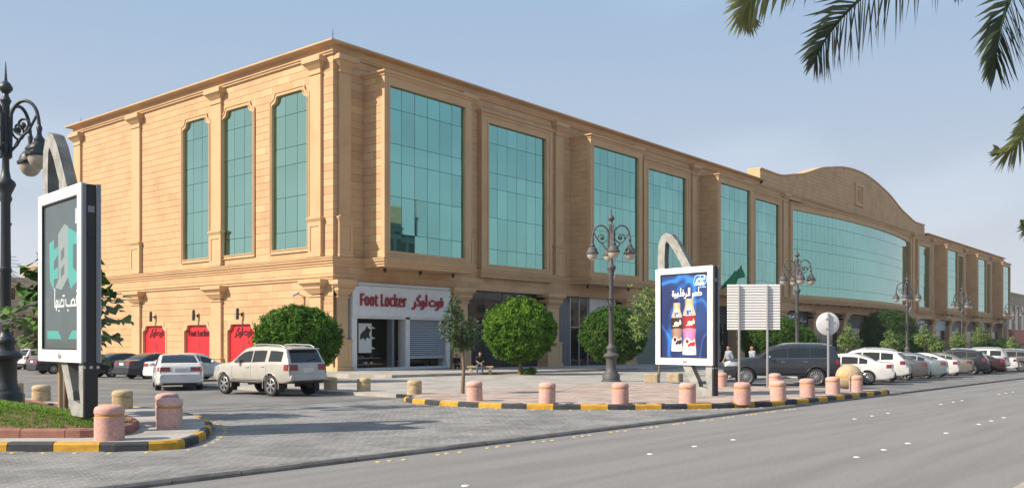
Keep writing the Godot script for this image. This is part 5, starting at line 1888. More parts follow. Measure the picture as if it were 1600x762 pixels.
# leaves gathered in lumps; each lump (centre, radii)
func crown(parent: Node3D, lumps: Array, count: int, mesh: Mesh, base: Color, tip: Color, sd: int, shell := 0.62, size := 1.0, wild := 0.12) -> void:
	var r := RandomNumberGenerator.new()
	r.seed = sd
	var f := FastNoiseLite.new()
	f.frequency = 0.9; f.seed = sd
	var total := 0.0
	for l in lumps: total += l[1].x * l[1].y + l[1].x * l[1].z
	var xs := []
	var cs := []
	for l in lumps:
		var k := int(count * (l[1].x * l[1].y + l[1].x * l[1].z) / total)
		for i in k:
			var d := Vector3(r.randfn(), r.randfn(), r.randfn()).normalized()
			var rad := pow(r.randf_range(shell * shell * shell, 1.0), 1.0 / 3.0)
			rad *= 1.0 + wild * f.get_noise_3dv(d * 2.6 + l[0]) * 2.0
			if r.randf() < 0.06: rad += r.randf() * wild * (1.6 if d.y > 0.3 else 0.7)
			if f.get_noise_3dv(d * 7.0 + l[0]) > 0.42 and rad > 0.86: continue
			var p: Vector3 = l[0] + d * rad * l[1]
			var out := (d + Vector3(r.randf_range(-0.8, 0.8), r.randf_range(-0.3, 0.9), r.randf_range(-0.8, 0.8))).normalized()
			var s := size * r.randf_range(0.65, 1.25)
			xs.append(Transform3D(facing(out) * Basis(Vector3.UP, r.randf() * TAU) * Basis.from_scale(Vector3(s, s, s)), p))
			var c := base.lerp(tip, clampf(0.35 + 0.5 * f.get_noise_3dv(p * 0.8) + r.randf_range(-0.35, 0.35), 0, 1))
			if r.randf() < 0.004: c = Color(0.16, 0.14, 0.04)
			cs.append(c)
	multi("crown", mesh, M.leaf, xs, cs, parent).set_meta("kind", "stuff")

func trunk(parent: Node3D, pts: Array, rads: Array, called := "trunk", m: Material = null) -> Node3D:
	var b := MB.new()
	b.tube(pts, rads, 10)
	return obj(called, b, m if m else M.bark, parent)

func topiary(label: String, at: Vector3, r: float, ry: float, cy: float, count: int, base: Color, tip: Color, sd: int, group := "clipped round trees on the promenade") -> Node3D:
	var t := thing("round_tree", label, "tree", at, 0.0, group)
	trunk(t, [Vector3(0, -0.1, 0), Vector3(0.03, 0.6, 0), Vector3(0, cy - ry * 0.5, 0.02)], [0.15, 0.11, 0.09])
	for k in 5:
		var a := TAU * k / 5 + sd
		trunk(t, [Vector3(0, cy - ry * 0.6, 0), Vector3(cos(a) * r * 0.35, cy - ry * 0.1, sin(a) * r * 0.35), Vector3(cos(a) * r * 0.6, cy + ry * 0.35, sin(a) * r * 0.6)], [0.06, 0.04, 0.02], "branch")
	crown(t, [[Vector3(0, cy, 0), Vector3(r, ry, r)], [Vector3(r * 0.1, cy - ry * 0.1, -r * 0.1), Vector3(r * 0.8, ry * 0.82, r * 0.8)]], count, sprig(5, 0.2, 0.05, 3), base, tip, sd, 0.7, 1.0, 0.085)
	return t

func loose_tree(label: String, at: Vector3, lumps: Array, count: int, base: Color, tip: Color, sd: int, leaf := 0.2, called := "leafy_shrub", group := "pale leafy shrubs behind the parked cars", h := 1.2) -> Node3D:
	var t := thing(called, label, "tree" if called != "leafy_shrub" else "shrub", at, 0.0, group)
	trunk(t, [Vector3(0, -0.1, 0), Vector3(0.05, h * 0.5, 0.02), Vector3(0.0, h, 0)], [0.075, 0.055, 0.045])
	for l in lumps:
		trunk(t, [Vector3(0, h * 0.85, 0), (Vector3(0, h, 0) + l[0]) * 0.5 + Vector3(0, 0.05, 0), l[0]], [0.035, 0.025, 0.012], "branch")
	crown(t, lumps, count, sprig(4, leaf, leaf * 0.3, 5), base, tip, sd, 0.2, 1.0, 0.3)
	return t

# a date palm leaf along a curve
func frond(parent: Node3D, a: Vector3, c: Vector3, e: Vector3, leaflet: float, m: Material, sd: int, n := 62, face := Vector3.UP, wide := 0.0145) -> void:
	var r := RandomNumberGenerator.new()
	r.seed = sd
	var b := MB.new()
	var pts := []
	var rads := []
	for i in 25:
		var q := i / 24.0
		pts.append(a.lerp(c, q).lerp(c.lerp(e, q), q))
		rads.append(lerpf(0.035, 0.006, q))
	b.tube(pts, rads, 6)
	var ln: float = a.distance_to(c) + c.distance_to(e)
	for i in n:
		var q := lerpf(0.12, 1.0, i / float(n - 1))
		var p: Vector3 = a.lerp(c, q).lerp(c.lerp(e, q), q)
		var d: Vector3 = (c - a).lerp(e - c, q).normalized()
		var up := (face - d * d.dot(face)).normalized()
		if up.length() < 0.5: up = Vector3.RIGHT
		var side := d.cross(up).normalized()
		var l := leaflet * (0.55 + 0.75 * sin(PI * clampf(q * 0.86 + 0.08, 0, 1))) * r.randf_range(0.88, 1.1)
		if q > 0.93: l *= 0.8
		for s in [-1.0, 1.0]:
			if r.randf() < 0.04: continue
			var ang := lerpf(1.05, 0.35, q * q) + r.randf_range(-0.14, 0.14)
			var lift := r.randf_range(0.05, 0.45)
			var dir: Vector3 = (d * cos(ang) + (side * s * cos(lift) + up * sin(lift)) * sin(ang)).normalized()
			var wv := dir.cross(up + side * s * 0.5).normalized() * wide
			var m1 := p + dir * l * 0.5 + Vector3(0, -0.02, 0) * l
			var tip := p + dir * l + Vector3(0, -0.16, 0) * l
			b.quad(p - wv * 0.6, p + wv * 0.6, m1 + wv, m1 - wv)
			b.tri(m1 - wv, m1 + wv, tip)
	obj("frond", b, m, parent)

func palm(label: String, at: Vector3, h: float, n: int, len: float, sd: int, tint: Color, wide := 0.0145, boots := true) -> Node3D:
	var t := thing("date_palm", label, "palm tree", at)
	var r := RandomNumberGenerator.new()
	r.seed = sd
	var m := leaf_mat(0.8)
	m.vertex_color_use_as_albedo = false
	m.albedo_color = tint
	trunk(t, [Vector3(0, -0.2, 0), Vector3(0.05, h * 0.5, 0), Vector3(0, h, 0)], [0.3, 0.24, 0.22])
	if boots:
		var b := MB.new()
		for k in int(h * 26):
			var y := 0.2 + (h - 0.2) * k / (h * 26.0)
			var a := k * 2.4
			b.x = Transform3D(Basis.from_euler(Vector3(0, -a, 0.0)), Vector3(0, y, 0))
			b.bevel(Vector3(0.25, 0, 0), Vector3(0.14, 0.12, 0.17), 0.03)
		obj("leaf_bases", b, M.bark, t)
	for k in n:
		var a := k * 2.399 + r.randf() * 0.3
		var el := lerpf(1.25, -0.5, pow(k / float(n), 0.8)) + r.randf_range(-0.12, 0.12)
		var d := Vector3(cos(a) * cos(el), sin(el), sin(a) * cos(el))
		var o := Vector3(0, h, 0)
		var mid := o + d * len * 0.55
		var tip := mid + Vector3(cos(a), -0.35 - 0.5 * cos(el), sin(a)).normalized() * len * 0.5
		frond(t, o, mid, tip, len * 0.14, m, sd + k, 44, Vector3.UP, wide)
	return t

func build_plants() -> void:
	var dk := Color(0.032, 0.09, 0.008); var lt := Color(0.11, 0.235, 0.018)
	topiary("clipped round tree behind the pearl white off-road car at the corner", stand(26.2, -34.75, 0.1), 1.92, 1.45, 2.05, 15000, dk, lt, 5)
	topiary("sunlit clipped round tree before the dark shop window with a man beneath", stand(42.6, -34.6, 0.1), 2.1, 1.86, 2.72, 17000, dk, Color(0.15, 0.30, 0.018), 6)  # sunlight on this crown is put into the brighter tip colour
	topiary("shaded clipped round tree behind the grey lamp post", stand(53.4, -34.9, 0.1), 2.25, 1.9, 2.6, 16000, dk, Color(0.08, 0.15, 0.028), 7)  # shade of the building is put into the duller tip colour
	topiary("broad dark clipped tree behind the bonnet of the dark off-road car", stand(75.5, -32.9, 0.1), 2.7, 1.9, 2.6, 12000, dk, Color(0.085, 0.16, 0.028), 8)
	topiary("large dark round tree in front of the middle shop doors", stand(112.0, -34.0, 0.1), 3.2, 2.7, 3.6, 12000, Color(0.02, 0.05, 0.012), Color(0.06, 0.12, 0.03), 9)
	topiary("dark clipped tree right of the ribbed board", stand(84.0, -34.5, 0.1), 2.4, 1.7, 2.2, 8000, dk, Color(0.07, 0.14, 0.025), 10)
	# undergrowth at the foot of the second one
	var u := thing("low_plant", "small green plant at the foot of the sunlit round tree", "plant", stand(42.7, -34.0, 0.1))
	crown(u, [[Vector3(0, 0.15, 0), Vector3(0.4, 0.22, 0.35)]], 110, sprig(5, 0.2, 0.05, 4), dk, lt, 12, 0.1, 1.0, 0.2)
	# young tree on the plaza
	loose_tree("young thin-stemmed tree with grey-green leaves at the plaza's left end", stand(22.6, -20.9, 0.12), [[Vector3(-0.35, 2.15, 0.1), Vector3(0.5, 0.42, 0.5)], [Vector3(-0.4, 2.65, 0.0), Vector3(0.32, 0.42, 0.32)], [Vector3(-0.38, 3.05, 0), Vector3(0.14, 0.3, 0.14)], [Vector3(0.35, 1.95, -0.1), Vector3(0.42, 0.38, 0.42)], [Vector3(0.6, 2.3, -0.1), Vector3(0.22, 0.3, 0.22)], [Vector3(0.05, 1.75, 0), Vector3(0.4, 0.25, 0.4)]], 620, Color(0.045, 0.085, 0.035), Color(0.13, 0.17, 0.095), 21, 0.15, "young_tree", "", 1.7)
	var lb := Color(0.085, 0.15, 0.035); var lt2 := Color(0.24, 0.31, 0.11)
	loose_tree("pale green tree showing on both sides of the milk poster stand", stand(46.0, -26.9, 0.1), [[Vector3(-1.5, 3.9, 0), Vector3(1.0, 1.2, 0.9)], [Vector3(1.3, 3.6, 0.5), Vector3(1.1, 1.3, 0.9)], [Vector3(0.1, 4.3, 0), Vector3(1.2, 1.1, 1.0)], [Vector3(1.6, 2.6, 0.7), Vector3(0.7, 0.9, 0.7)], [Vector3(-1.6, 2.9, -0.4), Vector3(0.7, 0.9, 0.7)]], 900, lb, lt2, 22, 0.22, "pale_tree", "", 2.4)
	var k := 0
	for q in [
		[57.5, -19.9, 1.0, "pale shrub directly right of the round sign's disc"],
		[67.0, -20.2, 0.95, "pale shrub right of the big dark round tree, above the white crossover"],
		[76.0, -20.3, 1.15, "pale shrub below the lamp at the right end of the bowed window"],
		[80.5, -20.6, 0.9, "small pale shrub right of the lamp at the right end of the bowed window"],
		[86.5, -20.3, 1.1, "pale shrub above the beige-grey saloon"],
		[93.5, -20.0, 1.35, "big pale shrub between the two lamps farthest right"],
		[111.0, -20.6, 1.0, "small pale shrub at the foot of the farthest lamp"]]:
		var s: float = q[2]
		loose_tree(q[3], stand(q[0], q[1], 0.1), [[Vector3(0, 2.15 * s, 0), Vector3(0.62 * s, 0.5 * s, 0.6 * s)], [Vector3(0.5 * s, 1.95 * s, 0.2), Vector3(0.4 * s, 0.36 * s, 0.36 * s)], [Vector3(-0.5 * s, 2.0 * s, -0.1), Vector3(0.42 * s, 0.36 * s, 0.36 * s)], [Vector3(-0.15 * s, 2.75 * s, 0), Vector3(0.25 * s, 0.36 * s, 0.25 * s)]], 300, lb, lt2, 30 + k, 0.19, "leafy_shrub", "pale leafy shrubs behind the parked cars", 1.5 * s)
		k += 1
	var hk := 0
	for q in [[93.0, -26.5, 4.0, "dark clipped hedge behind the tall pale shrub"], [124.0, -26.0, 4.5, "dark clipped hedge near the far end of the parade"], [141.0, -27.0, 5.0, "dark hedge at the right edge of the picture"]]:
		var h := thing("hedge", q[3], "hedge", stand(q[0], q[1], 0.1), 0.0, "dark hedges along the promenade")
		crown(h, [[Vector3(-q[2] * 0.4, 1.6, 0), Vector3(q[2] * 0.55, 1.5, 1.1)], [Vector3(q[2] * 0.4, 1.5, 0), Vector3(q[2] * 0.55, 1.4, 1.1)]], 5000, sprig(5, 0.2, 0.05, 3), Color(0.02, 0.05, 0.012), Color(0.06, 0.12, 0.03), 60 + hk, 0.6, 1.2, 0.1)
		hk += 1
	# big-leaved tree behind the left poster stand
	var t := thing("big_leaved_tree", "staked tree with large round leaves behind the teal poster stand", "tree", stand(9.3, -20.9, 0.35))
	trunk(t, [Vector3(0, -0.2, 0), Vector3(0.03, 1.0, 0), Vector3(-0.02, 2.0, 0.05), Vector3(0.05, 3.2, 0)], [0.06, 0.05, 0.045, 0.02])
	var st := MB.new()
	st.tube([Vector3(-0.22, -0.2, 0.25), Vector3(-0.2, 2.2, 0.2)], 0.055, 8)
	obj("stake", st, M.wood, t)
	rng.seed = 91
	var lm := []
	for c in [Color(0.045, 0.105, 0.016), Color(0.062, 0.14, 0.022), Color(0.085, 0.175, 0.03), Color(0.125, 0.22, 0.045)]:
		var m := leaf_mat(1.0)
		m.vertex_color_use_as_albedo = false
		m.albedo_color = c.linear_to_srgb()
		lm.append(m)
	var big := MB.new()
	leaf_into(big, Transform3D(), 0.24, 0.32, 0.35)
	var bm := big.mesh()
	var leaves_made := 0
	var more := []
	var more_c := []
	for k2 in 46:
		var a := k2 * 2.399
		var y := 1.0 + 2.2 * (k2 / 46.0)
		var l := lerpf(1.4, 0.5, absf(k2 / 46.0 - 0.4) * 1.4) * rng.randf_range(0.75, 1.1)
		var d := Vector3(cos(a), rng.randf_range(0.0, 0.4), sin(a)).normalized()
		var s0 := Vector3(0, y, 0)
		trunk(t, [s0, s0 + d * l * 0.6 + Vector3(0, 0.06, 0), s0 + d * l], [0.02, 0.014, 0.006], "branch")
		for j in 11:
			var q := lerpf(0.3, 1.05, j / 10.0)
			var o: Node3D = Node3D.new() if leaves_made >= 300 else shape("leaf", bm, lm[rng.randi() % 4], t)
			leaves_made += 1
			var od := (Vector3(cos(a + (1.2 if j % 2 else -1.2)), 0, sin(a + (1.2 if j % 2 else -1.2))) + d * 0.6 + Vector3(0, rng.randf_range(-0.5, 0.3), 0)).normalized()
			var zx := Vector3.UP.cross(od).normalized()
			var s := rng.randf_range(0.75, 1.2)
			o.transform = Transform3D(Basis(zx, od.cross(zx), od) * Basis.from_euler(Vector3(rng.randf_range(-0.3, 0.4), 0, rng.randf_range(-0.6, 0.6))) * Basis.from_scale(Vector3(s, s, s)), s0 + d * l * q + Vector3(0, rng.randf_range(-0.05, 0.05), 0))
			if leaves_made > 300:
				more.append(o.transform)
				more_c.append([Color(0.035, 0.085, 0.014), Color(0.05, 0.115, 0.02), Color(0.07, 0.15, 0.025)][rng.randi() % 3])
				o.free()
	multi("leaves", bm, M.leaf, more, more_c, t).set_meta("kind", "stuff")
	# palms
	palm("date palm far behind the dark lamp post at the left edge", stand(34.2, -92.0), 8.0, 34, 3.4, 71, lin(0.085, 0.105, 0.05))
	overhead_palm()

const FRONDS := [
	[Vector3(7.49, 3.99, -2.87), Vector3(8.04, 4.94, -2.76), 0.42, false],
	[Vector3(8.24, 3.87, -1.65), Vector3(8.32, 4.73, -1.68), 0.38, false],
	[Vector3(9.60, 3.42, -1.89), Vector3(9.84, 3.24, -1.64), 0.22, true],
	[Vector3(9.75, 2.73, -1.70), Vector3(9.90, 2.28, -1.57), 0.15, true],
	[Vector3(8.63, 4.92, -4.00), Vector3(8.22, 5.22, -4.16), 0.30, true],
	[Vector3(8.89, 4.84, -2.12), Vector3(8.87, 5.24, -1.99), 0.24, false],
]

func overhead_palm() -> void:
	var at := Vector3(10.3, gy(10.3, -0.9) + 0.1, -0.9)
	var t := thing("date_palm", "date palm on the median whose fronds hang into the upper right", "palm tree", at)
	var h := 6.3
	trunk(t, [Vector3(0, -0.2, 0), Vector3(0, h * 0.5, 0.05), Vector3(0, h, 0)], [0.3, 0.25, 0.24])
	var b := MB.new()
	for k in 150:
		var a := k * 2.4
		b.x = Transform3D(Basis.from_euler(Vector3(0, -a, 0)), Vector3(0, 0.2 + (h - 0.2) * k / 150.0, 0))
		b.bevel(Vector3(0.26, 0, 0), Vector3(0.14, 0.12, 0.18), 0.03)
	obj("leaf_bases", b, M.bark, t)
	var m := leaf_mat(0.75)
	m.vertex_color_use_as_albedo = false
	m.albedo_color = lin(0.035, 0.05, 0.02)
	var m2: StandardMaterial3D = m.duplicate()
	m2.albedo_color = lin(0.17, 0.19, 0.07)  # fronds in the sun: sunlight put into a paler copy of the leaf colour
	var top := Vector3(0, h, 0)
	# where the hanging tips end, measured on the site (east, height, south of the camera)
	var k := 0
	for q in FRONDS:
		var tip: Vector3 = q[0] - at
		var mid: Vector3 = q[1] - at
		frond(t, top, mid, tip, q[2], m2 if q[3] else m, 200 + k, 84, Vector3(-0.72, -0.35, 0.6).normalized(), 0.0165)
		k += 1
	for j in 14:
		var a := j * 2.399
		var d := Vector3(cos(a), 0, sin(a))
		if d.x * 0.7705 - d.z * 0.6374 > 0.1 or d.x * 0.637 + d.z * 0.77 < -0.2: continue
		frond(t, top, top + d * 1.6 + Vector3(0, 1.3, 0), top + d * 3.1 + Vector3(0, 0.4, 0), 0.42, m, 300 + j, 50)

# faint high cloud, laid round the whole sky
func thin_clouds() -> ImageTexture:
	var im := Image.create(512, 256, false, Image.FORMAT_RGBA8)
	var f := FastNoiseLite.new()
	f.frequency = 1.1; f.fractal_octaves = 5; f.seed = 17
	for y in 256:
		for x in 512:
			var a := (x + 0.5) / 512.0 * TAU; var e := PI / 2 - (y + 0.5) / 256.0 * PI
			var d := Vector3(cos(e) * cos(a), sin(e), cos(e) * sin(a))
			var n := f.get_noise_3d(d.x * 1.1, d.y * 4.5 + d.x * 0.8, d.z * 1.1)
			im.set_pixel(x, y, Color(0.9, 0.92, 0.95, clampf((n - 0.05) * 0.4, 0, 0.07) * smoothstep(0.0, 0.12, d.y)))
	return ImageTexture.create_from_image(im)
# ---------------------------------------------------------------- cars
# A car is lofted from cross-sections along its length: s runs from the nose (0) to the tail (L), the nose looks along -z.
class Car:
	var L := 4.8; var W := 1.85; var wb := 2.75; var fo := 0.9; var rw := 0.33; var sill := 0.3
	var top: Array; var belt: Array
	var nose := 0.2; var tail := 0.12       # how far the plan tapers in at both ends
	var tumble := 0.34
	func at(list: Array, s: float) -> float:
		if s <= list[0].x: return list[0].y
		for i in list.size() - 1:
			if s <= list[i + 1].x:
				var a: Vector2 = list[i]; var b: Vector2 = list[i + 1]
				return lerpf(a.y, b.y, (s - a.x) / maxf(1e-5, b.x - a.x))
		return list[-1].y
	func half(s: float) -> float:
		var k := 1.0
		if s < 1.1: k -= nose * pow(1.0 - s / 1.1, 2.4)
		if s > L - 0.9: k -= tail * pow((s - L + 0.9) / 0.9, 2.2)
		return W * 0.5 * k
	func low(s: float) -> float:
		return sill - 0.04 + 0.08 * pow(clampf(1.0 - s / 0.5, 0, 1), 2.0) + 0.12 * pow(clampf((s - L + 0.5) / 0.5, 0, 1), 2.0)
	func sec(s: float) -> PackedVector3Array:
		var T := at(top, s); var w := half(s); var yb := minf(low(s), T - 0.06)
		var B := minf(at(belt, s), T - 0.035)
		var g := maxf(T - B, 0.03)
		var wr := w * 0.955 - minf(g, 0.6) * tumble
		var r := PackedVector3Array()
		var H := B - yb
		r.append(Vector3(0, yb, s))
		r.append(Vector3(w * 0.82, yb, s))
		for q in [[0.0, 0.93], [0.06, 0.965], [0.14, 0.98], [0.24, 0.988], [0.34, 0.995], [0.44, 1.0], [0.54, 1.0], [0.64, 0.998], [0.74, 0.994], [0.83, 0.988], [0.9, 0.982], [0.96, 0.972], [1.0, 0.955]]:
			r.append(Vector3(w * q[1], yb + H * q[0] + (0.015 if q[0] == 0.0 else 0.0), s))
		for q in [0.04, 0.3, 0.6, 0.86]:
			r.append(Vector3(lerpf(w * 0.955, wr, q), lerpf(B, T - minf(0.07, g * 0.4), q), s))
		r.append(Vector3(wr - 0.012, T - minf(0.05, g * 0.3), s))
		r.append(Vector3(wr - 0.05, T - minf(0.022, g * 0.15), s))
		r.append(Vector3(wr - 0.13, T - 0.004, s))
		r.append(Vector3(wr * 0.5, T + 0.012 * minf(1.0, g * 2), s))
		r.append(Vector3(0, T + 0.018 * minf(1.0, g * 2), s))
		return r
	func side(s: float, y: float) -> Vector3:
		var p := sec(s)
		for i in range(2, 17):
			if y <= p[i + 1].y:
				return p[i].lerp(p[i + 1], clampf((y - p[i].y) / maxf(1e-4, p[i + 1].y - p[i].y), 0, 1))
		return p[17]
	func glass_side(s: float, q: float) -> Vector3:
		var p := sec(s)
		var a := p[14]; var b := p[18]
		return a.lerp(b, q)
	func roof(s: float, q: float) -> Vector3:
		var p := sec(s)
		var x := absf(q) * p[20].x
		var y: float
		if x > p[22].x: y = lerpf(p[22].y, p[21].y, (x - p[22].x) / maxf(1e-4, p[21].x - p[22].x)) if x < p[21].x else p[21].y
		else: y = lerpf(p[23].y, p[22].y, x / maxf(1e-4, p[22].x))
		return Vector3(x * signf(q), y, s)

func flip_x(p: Vector3) -> Vector3:
	return Vector3(-p.x, p.y, p.z)

# a patch laid a hair over the bodywork
func patch(b: MB, rows: Array, off: float, both := true) -> void:
	var g := []
	for i in rows.size():
		var r := []
		for j in rows[i].size():
			var a: Vector3 = rows[maxi(i - 1, 0)][j]; var c: Vector3 = rows[mini(i + 1, rows.size() - 1)][j]
			var d: Vector3 = rows[i][maxi(j - 1, 0)]; var e: Vector3 = rows[i][mini(j + 1, rows[i].size() - 1)]
			var m := (c - a).cross(e - d).normalized()
			if m.dot(Vector3(rows[i][j].x, rows[i][j].y - 0.6, 0)) < 0: m = -m
			r.append(rows[i][j] + m * off)
		g.append(r)
	var q := (g[1][0] - g[0][0] as Vector3).cross(g[0][1] - g[0][0])
	var want: Vector3 = g[0][0] - Vector3(0, 0.6, g[0][0].z)
	b.grid(g, (g[-1][0] - g[0][0] as Vector3).cross(g[0][-1] - g[0][0]).dot(want) < 0)
	if both:
		var h := []
		for r in g:
			var w := []
			for p in r: w.append(flip_x(p))
			h.append(w)
		b.grid(h, (h[-1][0] - h[0][0] as Vector3).cross(h[0][-1] - h[0][0]).dot(flip_x(want)) < 0)

func make_wheel(parent: Node3D, x: float, z: float, r: float, side: float, style: int, wide := 0.22) -> void:
	var w := Node3D.new()
	put(w, "wheel", parent)
	w.position = Vector3(x, r, z)
	w.rotation.z = -PI / 2 * side      # the axle's outer end looks out of the car
	var b := MB.new()
	var h := wide * 0.5
	b.lathe([Vector2(r * 0.62, -h), Vector2(r * 0.92, -h), Vector2(r * 0.985, -h * 0.75), Vector2(r, -h * 0.4), Vector2(r, h * 0.4), Vector2(r * 0.985, h * 0.75), Vector2(r * 0.93, h * 0.98), Vector2(r * 0.8, h * 1.05), Vector2(r * 0.69, h * 0.95), Vector2(r * 0.66, h * 0.6)], 36)
	obj("tyre", b, M.tyre, w)
	var d := MB.new()
	d.lathe([Vector2(r * 0.7, h * 0.2), Vector2(0, h * 0.2)], 28)
	obj("brake", d, M.rim_dark, w)
	var m := MB.new()
	m.lathe([Vector2(r * 0.69, h * 0.3), Vector2(r * 0.69, h * 0.95), Vector2(r * 0.66, h * 1.0), Vector2(r * 0.62, h * 0.7), Vector2(r * 0.6, h * 0.3)], 36)
	var n: int = [5, 6, 10, 12, 14][style % 5]
	for k in n:
		var a := TAU * k / n
		m.x = Transform3D(Basis(Vector3.UP, a), Vector3.ZERO)
		var sw := r * (0.26 if n == 5 else (0.2 if n == 6 else 0.11))
		var A := Vector3(r * 0.1, h * 0.95, 0)
		var C := Vector3(r * 0.66, h * 0.78, 0)
		var z0 := Vector3(0, 0, sw * 0.3); var z1 := Vector3(0, 0, sw * 0.5)
		var dn := Vector3(0, -h * 0.4, 0)
		m.quad(A - z0, A + z0, C + z1, C - z1)
		m.quad(A + z0, A + z0 + dn, C + z1 + dn, C + z1)
		m.quad(A - z0 + dn, A - z0, C - z1, C - z1 + dn)
	m.x = Transform3D()
	m.lathe([Vector2(r * 0.17, h * 0.4), Vector2(r * 0.17, h * 0.95), Vector2(r * 0.12, h * 1.02), Vector2(0, h * 1.04)], 18)
	obj("rim", m, M.rim, w)

func strip(b: MB, pts: Array, r: float, both := true) -> void:
	b.tube(pts, r, 5)
	if both:
		var q := []
		for p in pts: q.append(flip_x(p))
		b.tube(q, r, 5)

func build_car(called: String, label: String, category: String, c: Car, body: Material, o: Dictionary, group := "") -> Node3D:
	var t := thing(called, label, category, Vector3.ZERO, 0.0, group)
	var mid := Node3D.new()
	var za := c.fo; var zb := c.fo + c.wb
	# stations: even ones plus every break of the outline
	var st := []
	for i in int(c.L / 0.055) + 1: st.append(minf(i * 0.055, c.L))
	for p in c.top: st.append(p.x)
	for p in c.belt: st.append(clampf(p.x, 0, c.L))
	for e in [0.015, 0.03, 0.1, c.L - 0.1, c.L - 0.06, c.L - 0.03, c.L - 0.015, c.L]: st.append(e)
	st.sort()
	var ss := []
	for s in st:
		if ss.is_empty() or s - ss[-1] > 0.004: ss.append(s)
	var ra := c.rw * 1.14
	var rows := []
	for s in ss:
		var p := c.sec(s)
		for j in range(1, 15):
			for ax in [za, zb]:
				var d := Vector2(s - ax, p[j].y - c.rw)
				var l := d.length()
				if l < ra and l > ra - 0.085 and l > 1e-3:
					d *= ra / l
					p[j].z = ax + d.x
					p[j].y = c.rw + d.y
		rows.append(p)
	var skip := {}
	for i in rows.size() - 1:
		for j in range(0, 15):
			var m: Vector3 = (rows[i][j] + rows[i + 1][j + 1]) * 0.5
			for ax in [za, zb]:
				if Vector2(m.z - ax, m.y - c.rw).length() < ra - 0.008 and m.x > 0.45: skip[Vector2i(i, j)] = true
	var b := MB.new()
	var off := Vector3(0, 0, -c.L / 2)
	b.x = Transform3D(Basis(), off)
	b.grid(rows, true, skip)
	var rr := []
	for r in rows:
		var q := PackedVector3Array()
		for p in r: q.append(flip_x(p))
		rr.append(q)
	b.grid(rr, false, skip)
	for e in [0, rows.size() - 1]:
		var r: PackedVector3Array = rows[e]
		for j in r.size() - 1:
			b.quad(r[j], r[j + 1], flip_x(r[j + 1]), flip_x(r[j]))
	obj("body", b, body, t)
	# wheel arches
	var wa := MB.new()
	wa.x = Transform3D(Basis(), off)
	for ax in [za, zb]:
		var g := []
		var pl := []
		for k in 19:
			var a := deg_to_rad(lerpf(-14, 194, k / 18.0))
			var y := c.rw + sin(a) * (ra + 0.004); var z: float = ax + cos(a) * (ra + 0.004)
			var w: float = c.side(clampf(z, 0.05, c.L - 0.05), maxf(y, c.sill + 0.02)).x
			g.append([Vector3(w - 0.02, y, z), Vector3(w - 0.38, y, z)])
			pl.append(Vector3(w + 0.004, y, z))
		wa.grid(g); 
		var h := []
		for r in g: h.append([flip_x(r[0]), flip_x(r[1])])
		wa.grid(h, true)
		for s in [1.0, -1.0]:
			var ctr := Vector3(s * (c.W * 0.5 - 0.36), c.rw, ax)
			for k in 18:
				wa.tri(ctr, Vector3(s * g[k][1].x, g[k][1].y, g[k][1].z), Vector3(s * g[k + 1][1].x, g[k + 1][1].y, g[k + 1][1].z))
		for s in [1.0, -1.0]:
			var lip := MB.new()
			lip.x = wa.x
			var ql := []
			for p in pl: ql.append(Vector3(p.x * s, p.y, p.z))
			lip.tube(ql, 0.017, 5)
			obj("arch_lip", lip, M.trim_black if o.get("clad", false) else body, t)
	obj("wheel_well", wa, M.trim_black, t)
	# glass
	var ws: Array = o.ws
	var gw := MB.new()
	gw.x = wa.x
	var pr := []
	for i in 9:
		var s := lerpf(ws[0], ws[1], i / 8.0)
		var r := []
		for j in 9: r.append(c.roof(s, lerpf(-0.93, 0.93, j / 8.0)))
		pr.append(r)
	patch(gw, pr, 0.006, false)
	obj("windscreen", gw, M.car_glass, t)
	var rwn: Array = o.rw
	var gr := MB.new()
	gr.x = wa.x
	pr = []
	for i in 9:
		var s := lerpf(rwn[0], rwn[1], i / 8.0)
		var r := []
		for j in 9: r.append(c.roof(s, lerpf(-0.9, 0.9, j / 8.0)))
		pr.append(r)
	patch(gr, pr, 0.006, false)
	obj("rear_window", gr, M.car_glass, t)
	var px: Array = o.panes
	for k2 in px.size() * 2:
		var k := k2 / 2
		var gs := MB.new()
		gs.x = wa.x
		pr = []
		for i in 13:
			var s := lerpf(px[k][0], px[k][1], i / 12.0)
			var q1 := 0.96
			var r := []
			for j in 5:
				var p := c.glass_side(s, lerpf(0.1, q1, j / 4.0))
				r.append(flip_x(p) if k2 % 2 else p)
			pr.append(r)
		patch(gs, pr, 0.006, false)
		obj("side_window", gs, M.car_glass, t)
	# lower cladding, seams, handles
	var cl := MB.new()
	cl.x = wa.x
	pr = []
	for i in 21:
		var s := lerpf(za + ra + 0.02, zb - ra - 0.02, i / 20.0)
		pr.append([c.side(s, c.sill - 0.02), c.side(s, c.sill + (0.14 if o.get("clad", false) else 0.07))])
	patch(cl, pr, 0.008)
	obj("sill_trim", cl, M.trim_black, t)
	var se := MB.new()
	se.x = wa.x
	var doors: Array = o.doors
	for s in doors:
		var pts := []
		for k in 9: pts.append(c.side(s, lerpf(c.sill + 0.1, c.at(c.belt, s) - 0.01, k / 8.0)) + Vector3(-0.002, 0, 0))
		strip(se, pts, 0.006)
	var pts2 := []
	for k in 15: pts2.append(c.side(lerpf(doors[0], doors[-1], k / 14.0), c.sill + 0.1) + Vector3(-0.002, 0, 0))
	strip(se, pts2, 0.006)
	obj("door_seam", se, M.trim_black, t)
	for k in range(1, doors.size()):
		for sd in [1.0, -1.0]:
			var hb := MB.new()
			hb.x = wa.x
			var p := c.side(doors[k] - 0.2, c.at(c.belt, doors[k]) - 0.13)
			hb.bevel(Vector3(sd * (p.x + 0.012), p.y, p.z), Vector3(0.035, 0.03, 0.2), 0.01)
			obj("door_handle", hb, M.chrome if o.get("chrome", false) else body, t)
